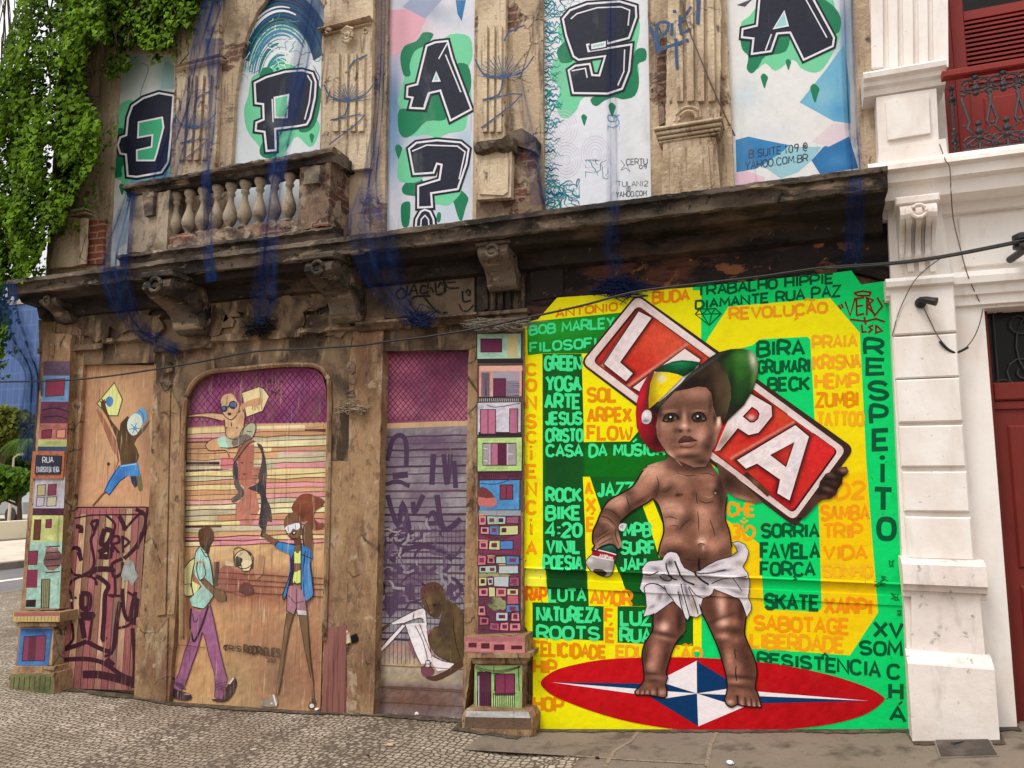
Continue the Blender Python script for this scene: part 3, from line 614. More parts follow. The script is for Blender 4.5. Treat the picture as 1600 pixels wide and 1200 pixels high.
mur.rect(820, 886, 852, 916, (252, 238, 60))
# slightly darker overpainted patches
mur.z()
for q, c in ((((1303, 742), (1352, 738), (1360, 850), (1284, 860), (1283, 790)), (255, 196, 0)), (((836, 886), (850, 886), (850, 899), (836, 899)), (255, 244, 90))): mur.poly(q, c)
mur.z()
TXT = [('BOB MARLEY', (828, 509, 525, 962, 495, 514), LT), ('FILOSOFIA', (828, 535, 552, 951, 526, 544), LT), ('ANTONIO', (869, 483, 498, 967, 472, 487), (224, 132, 20)), ('BUDA', (1020, 455, 476, 1079, 452, 471), (236, 136, 10)),
 ('TRABALHO HIPPIE', (1088, 446, 465, 1303, 427, 445), DT), ('DIAMANTE RUA PAZ', (1086, 470, 485, 1314, 445, 465), DT), ('REVOLUCAO', (1139, 481, 502, 1294, 472, 491), (240, 150, 24)),
 ('BIRA', (1182, 533, 559, 1259, 531, 557), DT), ('GRUMARI', (1183, 563, 586, 1267, 560, 584), DT), ('BECK', (1199, 590, 613, 1266, 588, 612), DT), ('PRAIA', (1268, 525, 547, 1340, 522, 544), (246, 168, 30)), ('KRISNA', (1269, 555, 580, 1347, 552, 577), (246, 164, 30)),
 ('HEMP', (1272, 584, 609, 1343, 583, 608), (246, 160, 24)), ('ZUMBI', (1273, 613, 638, 1343, 611, 636), OR), ('TATTOO', (1275, 643, 668, 1351, 642, 667), (250, 172, 20)), ('D2', (1303, 752, 781, 1353, 750, 780), (250, 160, 10)), ('SAMBA', (1281, 788, 814, 1359, 788, 813), (250, 150, 10)),
 ('TRIP', (1284, 817, 843, 1349, 817, 842), (250, 152, 10)), ('VIDA', (1285, 851, 874, 1356, 851, 874), (250, 150, 10)), ('SORRIA', (1188, 817, 841, 1281, 817, 841), DT), ('FAVELA', (1187, 847, 874, 1282, 847, 873), DT), ('FORCA', (1187, 876, 900, 1275, 877, 901), DT), ('SONHO', (1284, 880, 902, 1364, 881, 903), (252, 178, 30)),
 ('SKATE', (1193, 925, 953, 1281, 929, 956), DT), ('XARPI', (1287, 932, 960, 1365, 935, 962), (246, 140, 10)), ('SABOTAGE', (1177, 960, 985, 1328, 966, 993), (246, 148, 10)), ('LIBERDADE', (1171, 988, 1014, 1321, 994, 1021), (250, 160, 16)), ('RESISTENCIA', (1182, 1018, 1038, 1377, 1033, 1060), DT),
 ('XV', (1364, 970, 997, 1413, 972, 997), DT), ('SOM', (1342, 1000, 1024, 1411, 1001, 1027), DT), ('C', (1385, 1036, 1062, 1408, 1037, 1062), DT), ('H', (1388, 1066, 1094, 1412, 1066, 1096), DT), ('A', (1389, 1101, 1127, 1417, 1104, 1130), DT),
 ('GREEN', (851, 556, 581, 911, 555, 580), LT), ('YOGA', (853, 587, 613, 912, 587, 613), LT), ('ARTE', (852, 615, 640, 910, 615, 640), LT), ('JESUS', (852, 643, 665, 912, 643, 665), LT), ('CRISTO', (853, 669, 692, 913, 669, 692), LT), ('CASA DA MUSICA', (854, 694, 715, 1041, 692, 713), LT),
 ('SOL', (917, 605, 630, 966, 605, 630), OR), ('ARPEX', (918, 637, 662, 989, 636, 661), OR), ('FLOW', (918, 664, 689, 990, 665, 690), OR), ('ROCK', (854, 761, 785, 911, 761, 785), LT), ('BIKE', (854, 789, 813, 910, 789, 813), LT), ('4:20', (853, 815, 840, 912, 815, 840), LT), ('VINIL', (854, 842, 865, 909, 842, 865), LT), ('POESIA', (849, 866, 890, 913, 867, 891), LT),
 ('A', (914, 751, 774, 929, 751, 774), (240, 150, 10)), ('X', (916, 777, 801, 934, 777, 801), (240, 150, 10)), ('E', (917, 807, 831, 932, 807, 831), (240, 150, 10)), ('JAZZ', (934, 753, 777, 992, 752, 776), LT), ('MPB', (975, 816, 839, 1020, 816, 839), LT), ('SURF', (970, 844, 867, 1026, 844, 867), LT), ('JAH', (969, 870, 892, 1011, 870, 892), LT),
 ('RAP', (820, 917, 941, 856, 918, 940), (240, 110, 10)), ('LUTA', (857, 918, 941, 917, 919, 941), LT), ('AMOR', (921, 921, 946, 989, 922, 948), (242, 140, 20)), ('NATUREZA', (837, 946, 972, 940, 949, 974), LT), ('ROOTS', (838, 976, 1000, 938, 979, 1002), LT), ('F', (944, 950, 973, 960, 951, 974), (242, 140, 10)), ('E', (945, 980, 1004, 961, 981, 1005), (242, 140, 10)),
 ('LUZ', (968, 952, 978, 1020, 954, 979), LT), ('RUA', (968, 980, 1005, 1020, 981, 1006), LT), ('FELICIDADE', (832, 1000, 1026, 948, 1008, 1030), OR), ('EDUCACAO', (961, 1007, 1029, 1098, 1009, 1032), (246, 160, 30)), ('HIP', (832, 1029, 1053, 871, 1031, 1055), OR), ('HOP', (832, 1087, 1112, 882, 1089, 1114), OR),
 ('CHE', (1136, 784, 808, 1181, 784, 808), (248, 156, 10)), ('3', (1143, 816, 843, 1158, 816, 843), (248, 160, 10))]
TXT += [(ch, (828.5 if ch == 'I' else 823, 560 + a / 3.75, 560 + b / 3.75, 834.5 if ch == 'I' else 841, 560 + a / 3.75, 560 + b / 3.75), (240, 150, 10)) for ch, a, b in (('C', 28, 102), ('O', 118, 197), ('N', 212, 302), ('S', 325, 412), ('C', 425, 498), ('I', 530, 602), ('E', 618, 703), ('N', 717, 807), ('C', 828, 915), ('I', 965, 1037), ('A', 1066, 1152))]
TXT += [(ch, q, (0, 84, 50)) for ch, q in (('R', (1349, 529, 557, 1382, 529, 557)), ('E', (1352, 559, 588, 1384, 560, 587)), ('S', (1354, 594, 626, 1389, 595, 627)), ('P', (1358, 632, 665, 1389, 632, 665)), ('E', (1361, 670, 706, 1390, 669, 705)), ('I', (1374, 721, 757, 1383, 721, 757)), ('T', (1363, 760, 800, 1397, 761, 800)), ('O', (1369, 806, 846, 1401, 807, 846)))]
for st, q, col in TXT:
    mur.z(0); mur.text(st, q, col, w=.2 if len(st) > 1 else .2)
# accents, cedillas, dots and the diamond
S_ = lambda pts, w, c: mur.stroke(pts, w, c)
S_([(1243, 493), (1246, 498), (1241, 500)], 3, (240, 150, 24)); S_([(1256, 471), (1262, 468), (1268, 471), (1274, 468)], 2.5, (240, 150, 24))
S_([(1240, 899), (1244, 904), (1239, 906)], 3, DT); S_([(1284, 1026), (1289, 1021), (1294, 1027)], 3, DT); S_([(1404, 1101), (1410, 1096)], 3, DT); S_([(925, 804), (929, 800)], 3.5, OR); S_([(952, 977), (957, 973)], 3, OR); S_([(990, 691), (996, 686)], 3, LT)
S_([(1060, 1030), (1063, 1035)], 3, OR); S_([(1066, 1009), (1071, 1006), (1076, 1009), (1081, 1006)], 2.2, OR)
mur.ell(831, 812, 2.4, 2.4, (240, 150, 10)); mur.ell(831, 698, 2.2, 2.2, (240, 150, 10)); mur.ell(1378, 715, 4.4, 3.6, (0, 84, 50)); mur.ell(831.5, 693, .1, .1, YL)
S_(catmull([(1160, 820), (1163, 838), (1170, 842), (1178, 836), (1178, 826), (1170, 822), (1166, 830)], 3, False), 4.5, (248, 160, 10)); S_([(1157, 813), (1163, 817), (1169, 813)], 3, (248, 160, 10)); mur.ell(1163, 810, 2, 2, (248, 160, 10))
for pl in ([(1087, 492), (1094, 484), (1118, 483), (1127, 491), (1109, 509), (1087, 492), (1127, 491)], [(1094, 484), (1098, 492), (1106, 484), (1112, 492), (1118, 483)], [(1098, 492), (1109, 509), (1112, 492)]): S_(pl, 2, (6, 96, 44))
for pl in ([(1334, 459), (1347, 456), (1360, 458), (1358, 463), (1340, 463), (1334, 459)], [(1320, 472), (1328, 494), (1336, 466)], [(1338, 468), (1338, 494)], [(1336, 468), (1350, 466)], [(1337, 480), (1348, 478)], [(1338, 494), (1350, 491)], [(1354, 466), (1354, 494)], [(1352, 466), (1364, 470), (1354, 480), (1368, 494)], [(1370, 466), (1378, 480), (1366, 494), (1354, 466)], [(1328, 500), (1352, 503), (1368, 499), (1382, 504)], [(1350, 496), (1352, 508)], [(1346, 508), (1347, 520), (1354, 519)], [(1364, 509), (1357, 512), (1362, 516), (1356, 521)], [(1368, 509), (1368, 521), (1378, 518), (1368, 509)], [(1310, 478), (1314, 484)], [(1314, 476), (1317, 482)], [(1380, 470), (1383, 476)], [(1384, 468), (1387, 474)]): S_(pl, 3.0, (112, 30, 26))
# moss, chips and drips low on the green pier and the yellow edge
mur.z()
rg = random.Random(21)
for cx, cy, r in ((1380, 905, 7), (1374, 912, 9), (1398, 932, 8), (1392, 880, 5), (1405, 958, 4)):
    for _ in range(5): S_([(cx + rg.uniform(-r, r), cy + rg.uniform(-6, 6)), (cx + rg.uniform(-r, r), cy + rg.uniform(-6, 6)), (cx + rg.uniform(-r, r), cy + rg.uniform(-5, 5))], rg.uniform(.8, 2), (16, 110, 50))
for _ in range(40):
    x = rg.uniform(822, 846) if rg.random() < .5 else rg.uniform(1345, 1420); y = rg.uniform(700, 1130)
    S_([(x, y), (x + rg.uniform(-3, 3), y + rg.uniform(1, 4))], rg.uniform(.5, 1.1), (90, 80, 20) if x < 900 else (8, 130, 66))
muro = mur.build('mural', M_MUR, BLD, PROF); muro['label'] = 'yellow and green mural wall covered in painted words'
# ------------------------------------------------------------------ painted surfboard with a compass star
bo = Art(.003); bo.mot = .25
top = catmull([(845, 1066), (855, 1055), (880, 1043), (940, 1031), (1010, 1027.5), (1100, 1028), (1200, 1036), (1290, 1053), (1350, 1072), (1378, 1087), (1380, 1096), (1350, 1117), (1290, 1133), (1200, 1141), (1090, 1142), (1000, 1131), (930, 1113), (870, 1090), (850, 1076)], 5)
bo.shade(top, (186, 8, 18), [(1280, 1100, 120, 50, 0, (168, 8, 20), .6), (900, 1060, 80, 30, 0, (200, 14, 26), .6)], 7); bo.z()
T_, C_, B_, L_, R_ = (1088.6, 1032.5), (1089, 1083.6), (1091, 1135), (999, 1078.5), (1188, 1093.5); W_, N_ = (236, 226, 228), (4, 52, 98)
bo.poly([T_, C_, L_], W_).poly([T_, R_, C_], N_).poly([L_, C_, B_], N_).poly([C_, R_, B_], W_); bo.z()
lt, rt = (862, 1066), (1357, 1095)
bo.poly([lt, (1041, 1068.5), C_], N_).poly([lt, C_, (1041, 1091)], W_).poly([rt, C_, (1135, 1076.5)], W_).poly([rt, (1141, 1100), C_], N_)
o = bo.build('painted_surfboard', M_MUR, muro, PROF); o['label'] = 'painted red board with a blue and white compass star'
# ------------------------------------------------------------------ painted red street plate
sg = Art(.0045); sg.mot = .3
def rrect(A, B, C, Dq, r, n=5):
    c = [A, B, C, Dq]; out = []
    for i in range(4):
        p, a, b = np.array(c[i], float), np.array(c[i - 1], float), np.array(c[(i + 1) % 4], float)
        u = p + (a - p) / np.linalg.norm(a - p) * r; w = p + (b - p) / np.linalg.norm(b - p) * r
        for k in range(n + 1):
            t = k / n; out.append(tuple((1 - t) ** 2 * u + 2 * t * (1 - t) * p + t * t * w))
    return out
A0, B0, C0, D0 = (996, 459), (1335, 701), (1243, 824), (907, 568)
def inset(k):
    c = np.array([A0, B0, C0, D0], float); m = c.mean(0); e1 = (c[1] - c[0]) / np.linalg.norm(c[1] - c[0]); e2 = (c[3] - c[0]) / np.linalg.norm(c[3] - c[0])
    return [tuple(c[0] + (e1 + e2) * k), tuple(c[1] + (-e1 + e2) * k), tuple(c[2] + (-e1 - e2) * k), tuple(c[3] + (e1 - e2) * k)]
sg.poly(rrect(*inset(0), 14), (58, 34, 30)); sg.z()
ps = inset(3); sg.shade(rrect(ps[0], (ps[1][0] - 9, ps[1][1] + 1), (ps[2][0] - 2, ps[2][1] - 7), ps[3], 11), (222, 200, 196), [(1060, 520, 60, 30, 35, (240, 226, 222), .6), (960, 610, 40, 20, 35, (236, 216, 210), .6), (1150, 740, 60, 20, 40, (200, 170, 164), .6)], 4); sg.z()
ip = inset(14); IP = [(ip[0][0] - 1, ip[0][1]), (ip[1][0] - 5, ip[1][1] + 1), (ip[2][0] - 1, ip[2][1] - 3), ip[3]]; sg.poly(rrect(*IP, 9), (60, 18, 18)); sg.z()
Lp = [(p[0] / 3.75 + 800, p[1] / 3.75 + 300) for p in ((745, 700), (825, 740), (640, 1000), (715, 1065), (672, 1115), (540, 1010))]
Ap = [(p[0] / 3.75 + 800, p[1] / 3.75 + 300) for p in ((1015, 922), (1105, 985), (1040, 1200), (980, 1300), (712, 1148))]
q = lambda pts: [(1080 + x / 5.714, 600 + y / 5.714) for x, y in pts]
Pp = q([(530, 85), (720, 195), (727, 290), (605, 440), (515, 462), (420, 400), (265, 590), (215, 600), (330, 330)]); Ph = q([(545, 212), (590, 240), (606, 268), (595, 310), (560, 340), (530, 340), (470, 292)])
A2 = q([(930, 365), (1055, 470), (880, 1045), (765, 975), (790, 855), (590, 715), (490, 760), (405, 680)]); A2h = q([(918, 525), (715, 635), (845, 735)])
BR = (88, 18, 18)
blobs = [(1060, 540, 60, 40, 35, (226, 92, 62), .8), (990, 520, 30, 26, 35, (222, 80, 50), .7), (1290, 700, 40, 50, 35, (214, 34, 40), .8), (1230, 640, 40, 30, 35, (216, 72, 40), .8), (1150, 720, 30, 20, 35, (206, 66, 46), .7), (1220, 780, 36, 24, 35, (190, 16, 30), .8)]
for pl, w in ((Lp + Lp[:1], 5), (Ap + Ap[:1], 5), (Pp[:7], 5), (A2 + A2[:1], 5.5)): blobs.append(('l', pl, w, (52, 10, 12), .9))
blobs += [('l', rrect(*inset(11), 8) + [rrect(*inset(11), 8)[0]], 7, (96, 14, 18), .8), ('l', [(940, 576), (1000, 490)], 2, (240, 170, 150), .55), ('l', [(974, 610), (1078, 536)], 2, (238, 160, 140), .6), ('l', [(1143, 716), (1240, 660)], 2, (238, 150, 130), .6), ('l', [(1290, 655), (1318, 702), (1300, 722)], 2, (240, 140, 120), .6), ('l', [(1205, 780), (1238, 804), (1268, 770)], 2, (236, 120, 110), .5), ('l', [(1180, 607), (1206, 624)], 3, (232, 150, 120), .5), ('l', [(915, 575), (985, 628)], 3, (150, 14, 22), .7)]
cq = np.mean(IP, 0); sg.shade(rrect(*[tuple(np.array(p) + (cq - np.array(p)) * .016) for p in IP], 8), (198, 44, 34), blobs, 2.2); sg.z()
WH = (232, 216, 216)
sh = [(1195, 650, 14, 20, 30, (214, 186, 190), .6), (1180, 672, 14, 8, 30, (206, 184, 190), .5), (1130, 690, 20, 16, -40, (150, 110, 90), .85)]
sg.shade(Lp, WH, [(960, 545, 20, 14, -50, (214, 196, 196), .7)], 3); sg.poly(Ap, WH); sg.shade(Pp, WH, sh, 3); sg.shade(A2, WH, [(1250, 720, 20, 40, 20, (212, 204, 214), .6), (1185, 700, 30, 14, -30, (222, 210, 216), .6)], 3)
sg.stroke(q([(868, 262), (1098, 428)]), 5.5, (226, 214, 212)); sg.stroke([(1033, 500), (1064, 522)], 6.5, (230, 212, 206)); sg.stroke([(962, 600), (996, 626)], 6, (226, 204, 200)); sg.z()
sg.shade(Ph, (150, 26, 28), [(1174, 652, 5, 4, 0, (240, 190, 180), .9), (1176, 645, 9, 6, 0, (214, 50, 40), .7)], 2); sg.shade(A2h, (130, 22, 20), [(1230, 712, 12, 12, 0, (206, 54, 40), .8)], 2)
sg.stroke(Ph, 2, (60, 14, 14), closed=True); sg.stroke(A2h, 2, (50, 14, 12), closed=True); sg.stroke(Pp[:7], 1.4, (60, 16, 16)); sg.stroke(A2, 1.4, (50, 14, 14), closed=True); sg.stroke(Lp, 1.4, (54, 14, 14), closed=True)
sg.z(); sg.shade(rrect((1167, 736), (1204, 769), (1200, 777), (1162, 742), 3), (88, 50, 30), [(1180, 755, 6, 5, 40, (140, 96, 66), .7), (1168, 742, 6, 6, 0, (40, 20, 16), .7)], 2)
o = sg.build('painted_plate', M_MUR, muro, PROF); o['label'] = 'painted red and white plate carried behind the painted child'
# ------------------------------------------------------------------ painted child
ch = Art(.0085); ch.mot = .16; ch.gain = (2.9, 1.38, .72)
DK = (40, 24, 18)
# far arm below the plate
ch.shade([(1128, 762), (1150, 778), (1180, 786), (1192, 784), (1150, 744), (1120, 722)], (92, 62, 46), [(1160, 778, 18, 4, 15, (142, 102, 80), .8), (1140, 752, 14, 12, 0, (50, 32, 24), .8)], 1.6)
ch.z()
# torso, near arm and hand in one
ch.at(900, 700, 5.714)
body = [(845, 60), (800, 110), (720, 130), (640, 160), (590, 220), (550, 290), (500, 350), (400, 410), (310, 460), (250, 530), (222, 590), (195, 660), (160, 740), (155, 830), (172, 870), (150, 905), (180, 915), (240, 880), (330, 860), (380, 905), (408, 880), (415, 850), (392, 780), (378, 710), (400, 660), (470, 592), (560, 530), (640, 490), (690, 450), (735, 500), (765, 580), (785, 680), (785, 760), (755, 860), (735, 950), (800, 990), (900, 1030), (1050, 1110), (1110, 1110), (1200, 1030), (1390, 970), (1392, 880), (1372, 740), (1337, 640), (1337, 540), (1352, 440), (1350, 395), (1310, 290), (1250, 200), (1180, 100), (1150, -40), (900, -60)]
def sl(pts, w, c, s): return ('l', pts, w, c, s)
bl = [(980, 520, 330, 400, 0, (132, 90, 66), .7), (870, 290, 95, 60, -10, (166, 122, 98), .8), (960, 232, 130, 28, 5, (158, 112, 88), .8), (1130, 250, 110, 40, 10, (150, 104, 80), .7), (700, 225, 80, 70, -30, (156, 112, 84), .8), (640, 330, 120, 60, -40, (134, 92, 68), .7), (400, 490, 75, 55, -35, (158, 114, 88), .8), (330, 600, 90, 60, -40, (132, 90, 68), .7), (470, 520, 34, 80, 20, (66, 42, 30), .8), (570, 480, 90, 22, -30, (70, 46, 34), .8), (720, 360, 34, 100, 10, (58, 38, 28), .85), (800, 370, 50, 18, -15, (90, 58, 42), .6), (560, 320, 26, 120, 40, (66, 44, 32), .6), (850, 500, 90, 34, 10, (158, 116, 96), .75), (870, 600, 80, 60, 30, (154, 112, 92), .75), (960, 660, 70, 22, -55, (88, 58, 42), .6), (840, 700, 40, 80, 0, (120, 80, 60), .7), (1190, 620, 60, 130, 5, (158, 112, 82), .75), (1170, 450, 70, 60, 10, (142, 100, 76), .7), (1220, 330, 60, 30, 0, (150, 106, 84), .6), (1290, 330, 46, 110, 0, (48, 32, 24), .9), (1300, 470, 40, 100, 5, (58, 38, 28), .8), (1310, 700, 40, 120, 0, (88, 58, 42), .75), (1350, 850, 36, 100, 0, (100, 66, 48), .7), (1060, 420, 26, 60, 0, (76, 48, 36), .75), sl([(1080, 480), (1090, 600), (1100, 760)], 16, (88, 56, 42), .65), sl([(1120, 520), (1128, 700)], 14, (170, 124, 96), .5), (1130, 830, 34, 30, 0, (206, 170, 150), .85), (1122, 868, 34, 16, 0, (48, 30, 22), .95), (1140, 890, 10, 24, 0, (200, 160, 134), .8), (900, 860, 100, 60, 30, (140, 96, 70), .7), (1020, 930, 160, 40, 0, (112, 74, 54), .7), (850, 930, 80, 50, -20, (60, 38, 28), .8), (1060, 1040, 160, 70, 0, (70, 44, 32), .85), (1300, 920, 60, 50, 0, (70, 46, 34), .7), (1220, 880, 70, 50, 0, (146, 100, 74), .7), (915, 418, 30, 18, 0, (50, 28, 24), .95), (950, 415, 10, 8, 0, (60, 34, 28), .8), (908, 382, 6, 5, 0, (50, 30, 26), .8), (1250, 395, 24, 30, 0, (30, 20, 18), .9), (1247, 402, 7, 7, 0, (180, 160, 150), .8), (1080, 150, 170, 60, 0, (62, 40, 30), .9), (880, 60, 16, 60, -30, (188, 142, 122), .7), (860, 130, 60, 30, 30, (140, 98, 78), .6), sl([(850, 80), (930, 180), (1060, 200)], 14, (70, 46, 36), .6), (1200, 60, 60, 60, 0, (54, 36, 28), .8),
      sl([(770, 395), (830, 380), (860, 330)], 9, (70, 44, 32), .6), sl([(790, 560), (850, 540), (920, 560)], 9, (176, 134, 112), .55), sl([(800, 620), (860, 610), (930, 640)], 8, (84, 56, 42), .5), sl([(830, 660), (900, 660)], 9, (172, 130, 108), .5), sl([(930, 720), (980, 660), (1030, 630)], 10, (76, 48, 36), .55), sl([(1130, 560), (1180, 600), (1200, 680)], 10, (176, 132, 104), .45), sl([(1230, 600), (1210, 700), (1240, 780)], 12, (84, 54, 40), .5), sl([(1110, 470), (1170, 490), (1230, 470)], 8, (78, 50, 36), .55), sl([(600, 190), (660, 170), (740, 190)], 12, (186, 144, 120), .5), sl([(560, 330), (620, 250), (690, 260)], 14, (176, 130, 104), .45), sl([(460, 420), (470, 500), (500, 570)], 9, (50, 32, 24), .6), sl([(300, 520), (370, 470), (430, 470)], 10, (180, 138, 112), .5), sl([(250, 560), (330, 570), (400, 640)], 8, (60, 38, 28), .6), sl([(900, 900), (1020, 960), (1160, 950)], 10, (60, 38, 28), .5), sl([(800, 900), (860, 930), (900, 940)], 10, (50, 32, 24), .6), sl([(760, 870), (800, 830), (900, 820)], 12, (164, 118, 92), .4), sl([(1150, 830), (1240, 850), (1300, 820)], 12, (170, 124, 96), .4),
      (260, 740, 70, 60, 20, (138, 96, 74), .8), (330, 780, 46, 60, 10, (120, 80, 60), .7), sl([(190, 800), (260, 760), (300, 720)], 10, (80, 50, 38), .7), sl([(170, 850), (240, 800), (330, 740)], 9, (74, 46, 36), .7), sl([(200, 870), (260, 830), (340, 800)], 9, (172, 128, 104), .5), sl([(360, 700), (360, 790), (390, 870)], 12, (80, 52, 40), .8), sl([(395, 800), (404, 860)], 8, (160, 118, 96), .7), sl([(230, 590), (300, 620), (370, 700)], 12, (82, 54, 40), .6), sl([(250, 640), (330, 700)], 9, (152, 110, 88), .5), sl([(190, 680), (240, 700)], 8, (70, 46, 36), .6)]
ch.shade(body, (104, 68, 50), bl, 1.35)
ch.z(); ch.stroke(body[3:20], 2.4, (30, 20, 14), smooth=4); ch.stroke([(690, 450), (735, 500), (765, 580), (785, 680), (785, 760), (755, 860), (735, 950)], 2.4, (34, 22, 16), smooth=4); ch.stroke([(1352, 440), (1337, 540), (1337, 640), (1372, 740), (1392, 880)], 2.2, (40, 26, 16), smooth=4); ch.stroke([(400, 660), (470, 592), (560, 530), (640, 490), (690, 450)], 2.2, (30, 20, 14), smooth=4)
# painted contour and highlight strokes
for pl, w, c in (([(770, 396), (820, 384), (858, 340)], 1.3, 0), ([(1084, 400), (1080, 450), (1090, 500)], 1.5, 0), ([(1092, 560), (1096, 640), (1100, 740)], 1.3, 0), ([(1110, 468), (1160, 490), (1225, 476)], 1.3, 0), ([(930, 722), (980, 664), (1028, 632)], 1.4, 0), ([(800, 622), (850, 612), (910, 634)], 1.1, 0), ([(840, 700), (880, 690), (920, 700)], 1, 0), ([(1200, 640), (1225, 710), (1245, 780)], 1.4, 0), ([(905, 225), (980, 250), (1070, 240)], 1.3, 0), ([(1110, 232), (1180, 225), (1240, 250)], 1.2, 0), ([(725, 250), (745, 340), (715, 440)], 1.5, 0), ([(455, 430), (475, 500), (500, 572)], 1.6, 0), ([(265, 545), (330, 560), (400, 630)], 1.4, 0), ([(215, 605), (290, 625), (370, 700)], 1.5, 0), ([(205, 790), (255, 755), (305, 725)], 1.2, 0), ([(185, 840), (240, 800), (320, 755)], 1.2, 0), ([(205, 868), (260, 835), (335, 800)], 1.2, 0), ([(355, 710), (362, 790), (392, 868)], 1.3, 0), ([(1090, 862), (1122, 850), (1155, 862)], 1.4, 0), ([(760, 925), (850, 960), (930, 1000)], 1.4, 0), ([(960, 985), (1060, 1000), (1180, 985)], 1.2, 0),
                 ([(600, 200), (660, 166), (740, 170)], 1.6, 1), ([(320, 500), (390, 458), (450, 470)], 1.5, 1), ([(570, 300), (620, 250), (680, 240)], 1.1, 1), ([(860, 262), (920, 240), (1000, 262)], 1.4, 1), ([(790, 548), (860, 530), (920, 548)], 1.1, 1), ([(820, 652), (880, 640), (930, 650)], 1.0, 1), ([(1122, 540), (1130, 640), (1126, 720)], 1.1, 1), ([(1150, 430), (1200, 440), (1230, 420)], 1, 1), ([(240, 650), (300, 670), (340, 710)], 1, 1), ([(1118, 820), (1134, 812), (1148, 826)], 1.3, 1), ([(880, 60), (905, 110), (950, 160)], 1.2, 1), ([(780, 840), (830, 800), (900, 790)], 1.1, 1)): ch.stroke(pl, w, (176, 138, 116) if c else (62, 41, 31), smooth=4, taper=1)
# drip on the belly
ch.stroke([(1105, 980), (1100, 1040), (1108, 1100), (1120, 1150)], 3.5, (26, 16, 18))
# legs
ch.at(0, 0, 1)
leg1 = [(1021, 958), (1050, 940), (1064, 949), (1071, 968), (1071, 984), (1067, 992), (1060, 999), (1053, 1011), (1046, 1031), (1041, 1050), (1043, 1059), (1040, 1069), (1042, 1080), (1041, 1088), (1037, 1090), (1029, 1089), (1019, 1087), (1011, 1086), (1002, 1086), (994, 1085.5), (991.5, 1081), (997, 1075), (1005.5, 1064), (1005.5, 1046), (1003, 1025), (1007, 1006), (1019.5, 985), (1020, 970)]
ch.shade(leg1, (98, 62, 46), [(1046, 962, 12, 16, 0, (120, 76, 56), .8), (1036, 979, 8, 8, 20, (196, 152, 134), .85), (1033, 990, 16, 3.5, 10, (58, 34, 26), .8), (1036, 997, 14, 3, 12, (150, 106, 84), .7), (1062, 970, 6, 20, 0, (54, 34, 26), .8), (1030, 965, 6, 14, 0, (72, 46, 36), .6), (1024, 1020, 8, 22, 8, (152, 104, 82), .8), (1040, 1030, 4, 24, 12, (66, 42, 32), .7), (1008, 1030, 4, 24, 4, (62, 38, 30), .7), (1018, 1040, 7, 8, 0, (164, 118, 98), .7), (1022, 1053, 18, 2.4, 6, (58, 36, 28), .8), (1030, 1060, 10, 6, 0, (132, 90, 70), .6), (1012, 1070, 10, 8, -30, (122, 80, 60), .7), (1022, 1064, 12, 3, 0, (64, 40, 32), .7), (1034, 1082, 6, 5, 0, (160, 118, 96), .75), (1020, 1082, 4, 4, 0, (158, 116, 96), .75), (1011.5, 1082, 3, 3.4, 0, (160, 118, 98), .75), (1004, 1082.5, 3, 3.2, 0, (154, 112, 92), .75), (996, 1081, 3, 3.4, 0, (158, 116, 96), .75), sl([(1027, 1076), (1027, 1088)], 1.4, (50, 30, 24), .8), sl([(1015.5, 1079), (1015.5, 1087)], 1.2, (50, 30, 24), .8), sl([(1007.5, 1079), (1007, 1086)], 1.2, (50, 30, 24), .8), sl([(1000, 1078), (999.5, 1086)], 1.2, (50, 30, 24), .8)], 1.2)
leg2 = [(1094, 930), (1115, 918), (1137, 926), (1157, 932), (1163, 951), (1166, 964), (1164, 979), (1164, 992), (1170, 1008), (1180, 1032), (1183, 1053), (1180, 1073), (1184, 1083), (1189, 1101), (1188, 1105.5), (1183, 1104), (1177, 1105), (1170, 1104), (1161, 1103), (1152, 1101), (1144, 1105), (1138, 1103), (1134, 1098), (1132, 1092), (1136, 1078), (1135, 1059), (1128, 1032), (1121, 1010), (1111, 987), (1104, 972), (1097, 958), (1093, 944)]
